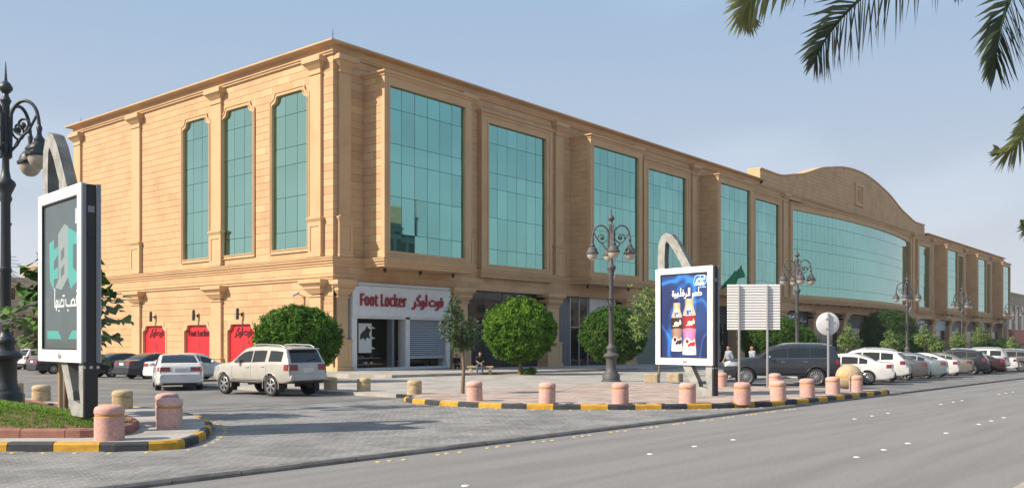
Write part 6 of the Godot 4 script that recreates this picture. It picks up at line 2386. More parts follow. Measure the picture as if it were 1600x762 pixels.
	if o.get("chrome", false):
		var ch := MB.new()
		ch.x = wa.x
		var q := []
		for k in 25:
			q.append(c.glass_side(lerpf(px[0][0] + 0.05, px[-1][1], k / 24.0), 0.07) + Vector3(0.008, 0, 0))
		strip(ch, q, 0.011)
		obj("window_trim", ch, M.chrome, t)
	# mirrors
	for sd in [1.0, -1.0]:
		var mb := MB.new()
		var p := c.glass_side(px[0][0] + 0.28, 0.1)
		mb.x = Transform3D(Basis(), off + Vector3(sd * (p.x + 0.12), p.y + 0.07, p.z - 0.05))
		mb.ball(Vector3.ZERO, Vector3(0.13, 0.085, 0.07), 8)
		mb.tube([Vector3(-sd * 0.14, -0.05, 0.03), Vector3(0, -0.02, 0)], 0.03, 6)
		obj("side_mirror", mb, M.chrome if o.get("chrome_mirror", false) else body, t)
	# lamps
	var tl: Array = o.tail      # low, high, reach forward along the side, reach inward across the back (0..1)
	var s_of := func(y: float) -> float:
		var s := c.L
		for k in 60:
			if c.at(c.top, s) >= y: break
			s -= 0.01
		return s
	for sd in [1.0, -1.0]:
		var lb := MB.new()
		lb.x = wa.x
		pr = []
		for i in 8:
			var s := lerpf(c.L - tl[2], c.L - 0.012, i / 7.0)
			var r := []
			for j in 4:
				var y := lerpf(tl[0], tl[1], j / 3.0)
				y = minf(y, c.at(c.top, s) - 0.03)
				var p := c.side(s, y)
				r.append(Vector3(p.x * sd, p.y, p.z))
			pr.append(r)
		patch(lb, pr, 0.009, false)
		pr = []
		for i in 6:
			var y := lerpf(tl[0], tl[1], i / 5.0)
			var s: float = s_of.call(y)
			var r := []
			for j in 5:
				var p := c.roof(s, 1.0)
				var xx := lerpf(tl[3], 1.0, j / 4.0) * c.half(s) * 0.95
				r.append(Vector3(sd * xx, y, s))
			pr.append(r)
		var g := []
		for r in pr:
			var w := []
			for p in r: w.append(p + Vector3(0, 0, 0.012))
			g.append(w)
		lb.grid(g, sd < 0)
		obj("tail_light", lb, M.tail, t)
		var hb := MB.new()
		hb.x = wa.x
		var hl: Array = o.head
		pr = []
		for i in 8:
			var s := lerpf(0.02, hl[2], i / 7.0)
			var r := []
			for j in 4:
				var y := lerpf(hl[0], hl[1], j / 3.0)
				y = minf(y, c.at(c.top, s) - 0.035)
				var p := c.side(s, y)
				r.append(Vector3(p.x * sd, p.y, p.z))
			pr.append(r)
		patch(hb, pr, 0.009, false)
		var y0: float = hl[0]; var y1: float = hl[1]
		hb.bevel(Vector3(sd * c.half(0.05) * 0.72, (y0 + y1) / 2, 0.045), Vector3(c.half(0.05) * 0.42, y1 - y0, 0.1), 0.03)
		obj("headlight", hb, M.head, t)
	# plates, grille, bumpers
	var pl := MB.new()
	pl.x = wa.x
	var py: float = o.get("plate", 0.8)
	var ps: float = s_of.call(py)
	pl.bevel(Vector3(0, py, ps + 0.012), Vector3(0.46, 0.16, 0.03), 0.008)
	obj("number_plate", pl, M.plate, t)
	var gp := MB.new()
	gp.x = wa.x
	var gy0: float = o.get("grille", 0.62)
	gp.bevel(Vector3(0, gy0, 0.02), Vector3(c.W * 0.42, 0.24, 0.07), 0.03)
	for k in 3:
		pass
	obj("grille", gp, M.trim_black, t)
	for k in 3:
		var gc := MB.new()
		gc.x = wa.x
		gc.bevel(Vector3(0, gy0 - 0.07 + 0.07 * k, -0.016), Vector3(c.W * 0.4, 0.018, 0.02), 0.006)
		obj("grille_bar", gc, M.chrome, t)
	var bp := MB.new()
	bp.x = wa.x
	bp.bevel(Vector3(0, c.sill + 0.04, c.L - 0.12), Vector3(c.W * 0.72, 0.12, 0.2), 0.03)
	obj("bumper_insert", bp, M.trim_black, t)
	bp = MB.new()
	bp.x = wa.x
	bp.bevel(Vector3(0, c.sill + 0.02, 0.16), Vector3(c.W * 0.62, 0.1, 0.2), 0.03)
	obj("bumper_insert", bp, M.trim_black, t)
	if o.get("rails", false):
		for sd in [1.0, -1.0]:
			var rb := MB.new()
			rb.x = wa.x
			var q := []
			for k in 11:
				var s := lerpf(ws[1] + 0.25, rwn[0] - 0.15, k / 10.0)
				var p := c.roof(s, 0.97)
				q.append(Vector3(sd * p.x, p.y + (0.055 if k > 0 and k < 10 else 0.0), s))
			rb.tube(q, 0.022, 6)
			obj("roof_rail", rb, o.get("rail_mat", M.alu), t)
	if o.get("spoiler", false):
		var sb := MB.new()
		sb.x = wa.x
		var y := c.at(c.top, rwn[0])
		sb.bevel(Vector3(0, y + 0.005, rwn[0] + 0.05), Vector3(c.W * 0.68, 0.05, 0.26), 0.02)
		obj("spoiler", sb, body, t)
	if o.get("flaps", false):
		for ax in [za, zb]:
			for sd in [1.0, -1.0]:
				var fb := MB.new()
				fb.x = wa.x
				fb.bevel(Vector3(sd * (c.W * 0.5 - 0.14), 0.3, ax + c.rw + 0.1), Vector3(0.24, 0.28, 0.02), 0.005)
				obj("mud_flap", fb, M.trim_black, t)
	if o.get("step", false):
		for sd in [1.0, -1.0]:
			var fb := MB.new()
			fb.x = wa.x
			fb.bevel(Vector3(sd * (c.W * 0.5 - 0.02), c.sill - 0.02, (za + zb) / 2), Vector3(0.16, 0.06, c.wb - 2 * ra - 0.1), 0.02)
			obj("side_step", fb, M.trim_black, t)
	if o.get("wiper", false):
		var w := MB.new()
		w.x = wa.x
		var a := c.roof(rwn[1] - 0.02, 0.05); var e := c.roof(lerpf(rwn[0], rwn[1], 0.75), 0.6)
		w.tube([a + Vector3(0, 0.03, 0.02), e + Vector3(0, 0.02, 0.02)], 0.012, 5)
		obj("rear_wiper", w, M.trim_black, t)
	var tr := c.W * 0.5 - 0.125
	for ax in [za, zb]:
		for sd in [1.0, -1.0]:
			make_wheel(t, sd * tr, ax - c.L / 2, c.rw, sd, o.get("rim", 0))
	return t

func saloon(k := 0) -> Array:
	var c := Car.new()
	c.L = 4.85; c.W = 1.84; c.wb = 2.78; c.fo = 0.95; c.rw = 0.335; c.sill = 0.27
	c.nose = 0.26; c.tail = 0.16
	var P := [Vector2(0, 0.48), Vector2(0.02, 0.6), Vector2(0.07, 0.7), Vector2(0.22, 0.78), Vector2(0.7, 0.885), Vector2(1.28, 0.96), Vector2(1.42, 0.99), Vector2(1.75, 1.19), Vector2(2.05, 1.355), Vector2(2.3, 1.43), Vector2(2.7, 1.465), Vector2(3.1, 1.45), Vector2(3.45, 1.395), Vector2(3.8, 1.26), Vector2(4.15, 1.1), Vector2(4.3, 1.07), Vector2(4.6, 1.06), Vector2(4.74, 1.04), Vector2(4.78, 0.98), Vector2(4.815, 0.75), Vector2(4.85, 0.68), Vector2(4.85, 0.5)]
	P[-1].x = 4.852
	if k == 1:
		for p in P: pass
	c.top = P
	c.belt = [Vector2(0, 0.6), Vector2(0.25, 0.72), Vector2(1.3, 0.9), Vector2(2.5, 0.94), Vector2(3.7, 0.985), Vector2(4.85, 0.98)]
	var o := {"ws": [1.45, 2.2], "rw": [3.28, 4.1], "panes": [[1.68, 2.52], [2.58, 3.3], [3.36, 3.72]], "doors": [1.5, 2.55, 3.42], "tail": [0.8, 0.97, 0.3, 0.5], "head": [0.62, 0.78, 0.55], "plate": 0.86, "grille": 0.56, "chrome": true, "rim": 0}
	return [c, o]

func wagon(k := 0) -> Array:      # off-road cars and crossovers
	var c := Car.new()
	var o := {}
	match k:
		0:      # ladder-frame seven-seater with a sloping rear pillar
			c.L = 4.7; c.W = 1.84; c.wb = 2.75; c.fo = 0.9; c.rw = 0.385; c.sill = 0.5; c.tumble = 0.27; c.nose = 0.2; c.tail = 0.12
			c.top = [Vector2(0, 0.66), Vector2(0.02, 0.82), Vector2(0.06, 0.98), Vector2(0.2, 1.06), Vector2(0.75, 1.15), Vector2(1.2, 1.19), Vector2(1.32, 1.23), Vector2(1.7, 1.52), Vector2(1.98, 1.7), Vector2(2.25, 1.76), Vector2(3.0, 1.785), Vector2(3.8, 1.765), Vector2(4.2, 1.73), Vector2(4.28, 1.69), Vector2(4.55, 1.18), Vector2(4.585, 1.1), Vector2(4.62, 0.8), Vector2(4.68, 0.76), Vector2(4.7, 0.66), Vector2(4.702, 0.58)]
			c.belt = [Vector2(0, 0.85), Vector2(0.3, 1.0), Vector2(1.3, 1.12), Vector2(2.6, 1.15), Vector2(3.6, 1.19), Vector2(4.7, 1.2)]
			o = {"ws": [1.36, 2.1], "rw": [4.29, 4.54], "panes": [[1.6, 2.5], [2.56, 3.3], [3.5, 4.2]], "doors": [1.42, 2.53, 3.42], "tail": [0.93, 1.14, 0.34, 0.56], "head": [0.84, 1.02, 0.5], "plate": 0.93, "grille": 0.8, "rails": true, "spoiler": true, "flaps": true, "step": true, "wiper": true, "rim": 1, "clad": false}
		1:      # large full-size off-road car
			c.L = 5.2; c.W = 2.0; c.wb = 3.08; c.fo = 0.98; c.rw = 0.41; c.sill = 0.5; c.tumble = 0.25; c.nose = 0.16; c.tail = 0.1
			c.top = [Vector2(0, 0.75), Vector2(0.02, 0.95), Vector2(0.06, 1.12), Vector2(0.22, 1.19), Vector2(0.9, 1.26), Vector2(1.4, 1.3), Vector2(1.5, 1.33), Vector2(1.9, 1.62), Vector2(2.2, 1.79), Vector2(2.5, 1.86), Vector2(3.3, 1.9), Vector2(4.2, 1.885), Vector2(4.75, 1.84), Vector2(4.88, 1.78), Vector2(5.06, 1.28), Vector2(5.09, 1.15), Vector2(5.12, 0.85), Vector2(5.18, 0.8), Vector2(5.2, 0.7), Vector2(5.202, 0.6)]
			c.belt = [Vector2(0, 0.95), Vector2(0.3, 1.1), Vector2(1.5, 1.2), Vector2(3.0, 1.22), Vector2(4.3, 1.24), Vector2(5.2, 1.26)]
			o = {"ws": [1.55, 2.32], "rw": [4.9, 5.05], "panes": [[1.8, 2.78], [2.84, 3.75], [3.82, 4.6]], "doors": [1.62, 2.81, 3.8], "tail": [0.98, 1.2, 0.3, 0.6], "head": [0.9, 1.08, 0.62], "plate": 1.0, "grille": 0.9, "rails": true, "spoiler": true, "step": true, "chrome": true, "chrome_mirror": true, "rim": 4}
		2:      # crossover
			c.L = 4.75; c.W = 1.9; c.wb = 2.85; c.fo = 0.88; c.rw = 0.375; c.sill = 0.38; c.tumble = 0.33; c.nose = 0.24; c.tail = 0.16
			c.top = [Vector2(0, 0.6), Vector2(0.02, 0.75), Vector2(0.07, 0.9), Vector2(0.2, 0.98), Vector2(0.8, 1.08), Vector2(1.25, 1.13), Vector2(1.38, 1.17), Vector2(1.8, 1.46), Vector2(2.1, 1.61), Vector2(2.4, 1.67), Vector2(3.0, 1.69), Vector2(3.7, 1.64), Vector2(4.1, 1.57), Vector2(4.2, 1.53), Vector2(4.52, 1.16), Vector2(4.6, 1.05), Vector2(4.66, 0.82), Vector2(4.73, 0.77), Vector2(4.75, 0.66), Vector2(4.752, 0.56)]
			c.belt = [Vector2(0, 0.78), Vector2(0.3, 0.92), Vector2(1.4, 1.05), Vector2(2.6, 1.08), Vector2(3.6, 1.13), Vector2(4.75, 1.17)]
			o = {"ws": [1.42, 2.22], "rw": [4.22, 4.5], "panes": [[1.66, 2.55], [2.61, 3.4], [3.46, 4.02]], "doors": [1.5, 2.58, 3.48], "tail": [0.92, 1.1, 0.4, 0.5], "head": [0.74, 0.92, 0.6], "plate": 0.9, "grille": 0.66, "rails": true, "spoiler": true, "clad": true, "chrome": true, "rim": 0}
	return [c, o]

func park(o: Node3D, x: float, z: float, turn: float) -> void:
	o.position = stand(x, z, 0.004)
	o.rotation = Vector3(0, turn, 0)

func build_cars() -> void:
	var white := paint(lin(0.62, 0.62, 0.615), 0.0, 0.3)
	var pearl := paint(lin(0.43, 0.41, 0.375), 0.1, 0.35)
	var graphite := paint(lin(0.035, 0.042, 0.052), 0.4, 0.35)
	var dark := paint(lin(0.02, 0.024, 0.03), 0.3, 0.3)
	var steel := paint(lin(0.2, 0.25, 0.28), 0.5, 0.35)
	var silver := paint(lin(0.42, 0.44, 0.46), 0.5, 0.35)
	var tan := paint(lin(0.2, 0.19, 0.165), 0.45, 0.4)
	var maroon := paint(lin(0.035, 0.012, 0.014), 0.3, 0.3)
	var grey := paint(lin(0.1, 0.105, 0.11), 0.4, 0.35)
	var q: Array
	var g := "parked cars"
	q = wagon(0)
	park(build_car("off_road_car", "pearl white off-road car driving along the lane at the building's corner", "car", q[0], pearl, q[1], g), 19.78, -28.0, 0.03)
	q = saloon()
	park(build_car("saloon_car", "white saloon seen squarely from behind, ahead of the pearl off-road car", "car", q[0], white, q[1], g), 20.3, -35.2, -0.47)
	q = saloon(); q[1].rim = 1
	park(build_car("saloon_car", "white saloon parked between the dark saloon and the car in the lane", "car", q[0], white, q[1], g), 25.9, -43.4, -PI / 2 + 0.12)
	q = saloon(); q[1].rim = 0
	park(build_car("saloon_car", "dark grey saloon with bright wheels right of the teal poster stand", "car", q[0], graphite, q[1], g), 27.3, -49.2, -PI / 2 + 0.05)
	q = saloon()
	park(build_car("saloon_car", "dark saloon mostly hidden by the teal poster stand's right side", "car", q[0], dark, q[1], g), 27.5, -53.6, -PI / 2)
	q = saloon(); q[1].rim = 2
	park(build_car("saloon_car", "dark saloon seen to the left of the teal poster stand's foot", "car", q[0], dark, q[1], g), 28.7, -64.2, -PI / 2)
	q = saloon()
	park(build_car("saloon_car", "silver grey saloon between the white off-road car and the dark saloon at the left", "car", q[0], silver, q[1], g), 30.8, -69.3, -PI / 2)
	q = wagon(0)
	park(build_car("off_road_car", "white off-road car at the far left beneath the date palm", "car", q[0], white, q[1], g), 32.3, -75.2, -PI / 2)
	q = saloon()
	park(build_car("saloon_car", "silver saloon cut by the left edge behind the dark lamp post", "car", q[0], silver, q[1], g), 33.5, -80.3, -PI / 2)
	# the row along the boulevard; tails to the road
	q = wagon(1)
	park(build_car("off_road_car", "big dark grey off-road car with chrome trim beside the ribbed board", "car", q[0], graphite, q[1], g), 40.1, -17.0, 0.5)
	for e in [
		[43.17, -14.05, "saloon", white, 0.25, 0, "white saloon directly behind the beige stone ball", 3],
		[46.5, -14.2, "cross", white, 0.2, 0, "white crossover with roof rails behind the white saloon", 0],
		[50.6, -14.5, "saloon", grey, 0.18, 0, "dark grey saloon between the white crossover and the blue-grey saloon", 1],
		[53.9, -14.4, "saloon", steel, 0.16, 0, "blue-grey saloon with five-spoke wheels in the row by the road", 0],
		[57.4, -14.6, "saloon", white, 0.15, 0, "white saloon just behind the blue-grey saloon", 2],
		[61.6, -14.8, "saloon", tan, 0.12, 0, "beige-grey saloon in the middle of the row by the road", 1],
		[65.7, -14.6, "cross", dark, 0.12, 0, "dark blue crossover with large bright wheels in the row by the road", 0],
		[68.6, -14.3, "saloon", maroon, 0.12, 0, "dark maroon saloon behind the dark blue crossover", 3],
		[72.3, -14.7, "suv", silver, 0.1, 0, "silver off-road car near the right end of the row", 1],
		[75.6, -14.8, "saloon", white, 0.1, 0, "white saloon near the right end of the row, behind the silver off-road car", 3],
		[78.6, -14.0, "cross", grey, 0.1, 0, "dark grey crossover at the right edge of the picture", 2]]:
		var a: Array = saloon() if e[2] == "saloon" else (wagon(2) if e[2] == "cross" else wagon(0))
		var c: Car = a[0]
		a[1].rim = e[7]
		var o := build_car("saloon_car" if e[2] == "saloon" else ("crossover_car" if e[2] == "cross" else "off_road_car"), e[6], "car", c, e[3], a[1], g)
		# the given point is where the near rear wheel stands
		var lw := Vector3(-(c.W * 0.5 - 0.1), 0, c.fo + c.wb - c.L / 2)
		var w := Basis(Vector3.UP, e[4]) * lw
		park(o, e[0] - w.x, e[1] - w.z, e[4])
# ---------------------------------------------------------------- people: one skin drawn round a skeleton of tapered bones
func skin_mesh(mb: MB, bones: Array, cell: float, blend: float) -> void:
	var field := {}
	var cells := {}
	for b in bones:
		var A: Vector3 = b[0]; var C: Vector3 = b[1]
		var r: float = maxf(b[2], b[3]) + blend * 0.6 + cell
		var lo := (A.min(C) - Vector3(r, r, r)) / cell; var hi := (A.max(C) + Vector3(r, r, r)) / cell
		for x in range(floori(lo.x), ceili(hi.x) + 1):
			for y in range(floori(lo.y), ceili(hi.y) + 1):
				for z in range(floori(lo.z), ceili(hi.z) + 1):
					cells[Vector3i(x, y, z)] = true
	var f := func(p: Vector3) -> float:
		var s := 0.0
		for b in bones:
			var A: Vector3 = b[0]; var d: Vector3 = b[1] - A
			var t := clampf((p - A).dot(d) / maxf(1e-9, d.length_squared()), 0, 1)
			var k: float = p.distance_to(A + d * t) - lerpf(b[2], b[3], t)
			if k < blend * 4.0: s += exp(-k / blend * 3.0)
		return -log(maxf(s, 1e-30)) * blend / 3.0
	var val := func(k: Vector3i) -> float:
		if not field.has(k): field[k] = f.call(Vector3(k) * cell)
		return field[k]
	var corners := [Vector3i(0, 0, 0), Vector3i(1, 0, 0), Vector3i(0, 1, 0), Vector3i(1, 1, 0), Vector3i(0, 0, 1), Vector3i(1, 0, 1), Vector3i(0, 1, 1), Vector3i(1, 1, 1)]
	var edges := [[0, 1], [2, 3], [4, 5], [6, 7], [0, 2], [1, 3], [4, 6], [5, 7], [0, 4], [1, 5], [2, 6], [3, 7]]
	var verts := {}
	for key in cells:
		var k: Vector3i = key
		var v := []
		var neg := 0
		for c in corners:
			var q: float = val.call(k + c)
			v.append(q)
			if q < 0: neg += 1
		if neg == 0 or neg == 8: continue
		var s := Vector3.ZERO
		var n := 0
		for e in edges:
			var a: float = v[e[0]]; var b: float = v[e[1]]
			if (a < 0) != (b < 0):
				s += Vector3(k + corners[e[0]]).lerp(Vector3(k + corners[e[1]]), a / (a - b))
				n += 1
		var p := s / n * cell
		var h := cell * 0.5
		verts[k] = [p, Vector3(f.call(p + Vector3(h, 0, 0)) - f.call(p - Vector3(h, 0, 0)), f.call(p + Vector3(0, h, 0)) - f.call(p - Vector3(0, h, 0)), f.call(p + Vector3(0, 0, h)) - f.call(p - Vector3(0, 0, h))).normalized()]
	for key in verts:
		var k: Vector3i = key
		for ax in 3:
			var d := Vector3i.ZERO; d[ax] = 1
			var u := Vector3i.ZERO; u[(ax + 1) % 3] = 1
			var w := Vector3i.ZERO; w[(ax + 2) % 3] = 1
			var a: float = val.call(k); var b: float = val.call(k + d)
			if (a < 0) == (b < 0): continue
			if not (verts.has(k - u) and verts.has(k - w) and verts.has(k - u - w)): continue
			var q := [verts[k], verts[k - u], verts[k - u - w], verts[k - w]]
			if a > 0: q.reverse()
			mb.trin(q[0][0], q[1][0], q[2][0], q[0][1], q[1][1], q[2][1])
			mb.trin(q[0][0], q[2][0], q[3][0], q[0][1], q[2][1], q[3][1])

func hand_bones(wrist: Vector3, along: Vector3, across: Vector3, curl: Vector3) -> Array:
	var r := []
	var palm := wrist + along * 0.085
	for k in 4:
		var o := across * (0.026 - 0.0175 * k)
		r.append([wrist + o * 0.6, palm + o, 0.013, 0.0115])
		var l: float = [0.066, 0.076, 0.071, 0.056][k]
		var m := palm + o + (along * 0.85 + curl * 0.4).normalized() * l * 0.55
		r.append([palm + o, m, 0.0092, 0.0085])
		r.append([m, m + (along * 0.5 + curl * 0.85).normalized() * l * 0.5, 0.0085, 0.007])
	var tb := wrist + along * 0.025 + across * 0.028
	var tm := tb + (along * 0.75 + across * 0.7).normalized() * 0.042
	r.append([tb, tm, 0.0125, 0.0105])
	r.append([tm, tm + (along * 0.95 + curl * 0.3).normalized() * 0.03, 0.01, 0.008])
	return r

# joints: a dictionary of named points; every figure is 1.72 m tall in proportion
func figure(label: String, at: Vector3, turn: float, J: Dictionary, shirt: Material, pants: Material, bare_arm := true, group := "") -> Node3D:
	var t := thing("person", label, "person", at, turn, group)
	var B := []
	B.append([J.pelvis, J.waist, 0.125, 0.118]); B.append([J.waist, J.chest, 0.118, 0.135]); B.append([J.chest, J.neck, 0.125, 0.06])
	B.append([J.sl, J.sr, 0.07, 0.07]); B.append([J.neck, J.head - Vector3(0, 0.06, 0), 0.052, 0.055])
	for s in ["l", "r"]:
		B.append([J["s" + s], J["e" + s], 0.056, 0.044]); B.append([J["e" + s], J["w" + s], 0.042, 0.028])
		B.append([J["h" + s], J["k" + s], 0.085, 0.058]); B.append([J["k" + s], J["a" + s], 0.056, 0.036])
		B.append([J["a" + s], J["a" + s] + J.toe * 0.16 + Vector3(0, -0.045, 0), 0.036, 0.03])
	var b := MB.new()
	skin_mesh(b, B, 0.024, 0.045)
	var f: Vector3 = J.look
	var side := f.cross(Vector3.UP).normalized()
	var hd: Vector3 = J.head
	skin_mesh(b, [[hd + Vector3(0, 0.035, 0) - f * 0.012, hd + Vector3(0, 0.03, 0) - f * 0.03, 0.083, 0.085], [hd + f * 0.012 + Vector3(0, 0.02, 0), hd + f * 0.03 - Vector3(0, 0.07, 0), 0.07, 0.045],
		[hd + f * 0.085 + Vector3(0, 0.015, 0), hd + f * 0.107 - Vector3(0, 0.018, 0), 0.009, 0.014], [hd + f * 0.075 - Vector3(0, 0.052, 0) - side * 0.018, hd + f * 0.075 - Vector3(0, 0.052, 0) + side * 0.018, 0.012, 0.012],
		[hd + side * 0.085 + Vector3(0, 0.02, 0), hd + side * 0.088 - Vector3(0, 0.025, 0), 0.014, 0.01], [hd - side * 0.085 + Vector3(0, 0.02, 0), hd - side * 0.088 - Vector3(0, 0.025, 0), 0.014, 0.01]], 0.011, 0.02)
	for s in ["l", "r"]:
		var al: Vector3 = (J["w" + s] - J["e" + s]).normalized()
		var ac := f if absf(al.dot(f)) < 0.8 else side * (1.0 if s == "r" else -1.0)
		ac = (ac - al * al.dot(ac)).normalized()
		skin_mesh(b, hand_bones(J["w" + s], al, ac, al.cross(ac) * (1.0 if s == "r" else -1.0)), 0.0075, 0.008)
	obj("body", b, M.skin, t)
	var e := MB.new()
	for s in [1.0, -1.0]: e.ball(hd + f * 0.079 + Vector3(0, 0.022, 0) + side * s * 0.031, Vector3(0.011, 0.008, 0.011), 5)
	obj("eyes", e, M.hair, t)
	var h := MB.new()
	skin_mesh(h, [[hd + Vector3(0, 0.065, 0) - f * 0.02, hd + Vector3(0, 0.03, 0) - f * 0.055, 0.079, 0.072]], 0.014, 0.02)
	obj("hair", h, M.hair, t)
	var sb := MB.new()
	var S := [[J.pelvis + Vector3(0, 0.02, 0), J.waist, 0.15, 0.142], [J.waist, J.chest, 0.14, 0.155], [J.chest, J.neck - Vector3(0, 0.05, 0), 0.14, 0.07], [J.sl, J.sr, 0.085, 0.085]]
	for s in ["l", "r"]:
		S.append([J["s" + s], J["e" + s], 0.074, 0.062])
		if not bare_arm: S.append([J["e" + s], J["w" + s], 0.058, 0.045])
	skin_mesh(sb, S, 0.024, 0.04)
	obj("shirt", sb, shirt, t)
	var pb := MB.new()
	var P := [[J.pelvis, J.pelvis + Vector3(0, 0.06, 0), 0.142, 0.14]]
	for s in ["l", "r"]:
		P.append([J["h" + s], J["k" + s], 0.098, 0.074]); P.append([J["k" + s], J["a" + s] + Vector3(0, 0.02, 0), 0.07, 0.058])
	skin_mesh(pb, P, 0.024, 0.04)
	obj("trousers", pb, pants, t)
	var kb := MB.new()
	for s in ["l", "r"]:
		skin_mesh(kb, [[J["a" + s] + Vector3(0, -0.03, 0) - J.toe * 0.04, J["a" + s] + J.toe * 0.17 + Vector3(0, -0.05, 0), 0.048, 0.036]], 0.02, 0.02)
	obj("shoes", kb, M.trim_black, t)
	return t

func walking(sw: float) -> Dictionary:
	var f := Vector3(0, 0, -1)
	return {"pelvis": Vector3(0, 0.92, 0), "waist": Vector3(0, 1.08, 0), "chest": Vector3(0, 1.28, -0.02), "neck": Vector3(0, 1.45, -0.02), "head": Vector3(0, 1.61, -0.04), "look": f, "toe": f,
		"sl": Vector3(-0.18, 1.39, -0.01), "sr": Vector3(0.18, 1.39, -0.01), "el": Vector3(-0.24, 1.13, 0.08 * sw), "er": Vector3(0.24, 1.13, -0.06 * sw), "wl": Vector3(-0.25, 0.9, 0.06 * sw - 0.06), "wr": Vector3(0.25, 0.91, -0.16 * sw - 0.04),
		"hl": Vector3(-0.09, 0.9, 0), "hr": Vector3(0.09, 0.9, 0), "kl": Vector3(-0.1, 0.5, -0.14 * sw), "kr": Vector3(0.1, 0.5, 0.04 * sw), "al": Vector3(-0.1, 0.085, -0.2 * sw), "ar": Vector3(0.1, 0.1, 0.26 * sw)}

func sitting(lean: float) -> Dictionary:
	var f := Vector3(0, 0, -1)
	return {"pelvis": Vector3(0, 0.55, 0.1), "waist": Vector3(0, 0.7, 0.08), "chest": Vector3(0, 0.9, 0.05 - lean * 0.5), "neck": Vector3(0, 1.06, -lean), "head": Vector3(0, 1.19, -lean - 0.06), "look": Vector3(0, -0.35, -1).normalized(), "toe": f,
		"sl": Vector3(-0.18, 1.0, -lean * 0.8), "sr": Vector3(0.18, 1.0, -lean * 0.8), "el": Vector3(-0.24, 0.76, -0.08), "er": Vector3(0.24, 0.76, -0.08), "wl": Vector3(-0.08, 0.66, -0.3), "wr": Vector3(0.09, 0.67, -0.29),
		"hl": Vector3(-0.09, 0.53, 0.02), "hr": Vector3(0.09, 0.53, 0.02), "kl": Vector3(-0.13, 0.52, -0.42), "kr": Vector3(0.14, 0.52, -0.42), "al": Vector3(-0.14, 0.085, -0.4), "ar": Vector3(0.17, 0.085, -0.48)}

func build_people() -> void:
	figure("person in a white shirt and dark trousers walking just right of the milk poster stand", stand(43.6, -21.3, 0.12), 1.05, walking(1.0), M.shirt, M.trousers)
	figure("person in a white shirt walking behind the left post of the ribbed board", stand(45.8, -21.0, 0.12), 1.05, walking(-0.8), M.shirt, M.trousers)
	# a bench under the sunlit round tree and the man on it
	var b := thing("bench", "low stone bench under the sunlit round tree", "bench", stand(41.2, -36.6, 0.2), 2.25)
	var s := MB.new()
	s.bx(-0.8, 0.8, 0.36, 0.45, -0.22, 0.22, 0.02)
	obj("seat", s, M.beige, b)
	for x in [-0.6, 0.6]:
		var l := MB.new()
		l.bx(x - 0.1, x + 0.1, -0.1, 0.36, -0.18, 0.18, 0.02)
		obj("leg", l, M.beige, b)
	figure("person in a dark top and blue jeans seated on the bench under the round tree", stand(41.2, -36.6, 0.2), 2.25, sitting(0.16), M.dark_cloth, M.denim)
	figure("person in dark clothes seated on the step beside the pillar, behind the young tree", stand(47.6, -44.6, 0.0), 2.5, sitting(0.1), M.dark_cloth, M.dark_cloth, false)
# ---------------------------------------------------------------- what stands farther off
func block(label: String, x0: float, x1: float, z0: float, z1: float, h: float, m: Material, cols: int, rows: int, called := "building") -> Node3D:
	var y := minf(gy(x0, z0), gy(x1, z1)) - 1.0
	var t := thing(called, label, "building", Vector3((x0 + x1) / 2, 0, (z0 + z1) / 2))
	var w := (x1 - x0) / 2; var d := (z1 - z0) / 2
	var b := MB.new()
	b.bx(-w, w, y, h, -d, d, 0.1)
	obj("wall", b, m, t)
	var p := MB.new()
	p.bx(-w - 0.15, w + 0.15, h - 0.1, h + 0.5, -d - 0.15, d + 0.15, 0.06)
	obj("parapet", p, m, t)
	var fw := MB.new()
	var gm := MB.new()
	for f in 4:
		var n := Basis(Vector3.UP, f * PI / 2)
		var half := w if f % 2 == 0 else d
		var out := d if f % 2 == 0 else w
		var k := cols if f % 2 == 0 else maxi(2, int(cols * d / w))
		for i in k:
			for j in rows:
				var u := -half + (i + 0.5) * 2 * half / k
				var v := 1.2 + (j + 0.5) * (h - 1.6) / rows
				var ww := half / k * 0.55; var hh := (h - 1.6) / rows * 0.3
				fw.x = Transform3D(n, Vector3.ZERO)
				ring(fw, rect(u - ww - 0.15, u + ww + 0.15, v - hh - 0.15, v + hh + 0.15), rect(u - ww, u + ww, v - hh, v + hh), out - 0.02, out + 0.12)
				gm.x = fw.x
				gm.bx(u - ww, u + ww, v - hh, v + hh, out, out + 0.03)
	var win := obj("windows", fw, M.mullion if called == "office_block" else M.trim, t)
	obj("panes", gm, M.dark_glass, win).set_meta("kind", "stuff")
	win.set_meta("kind", "stuff")
	return t

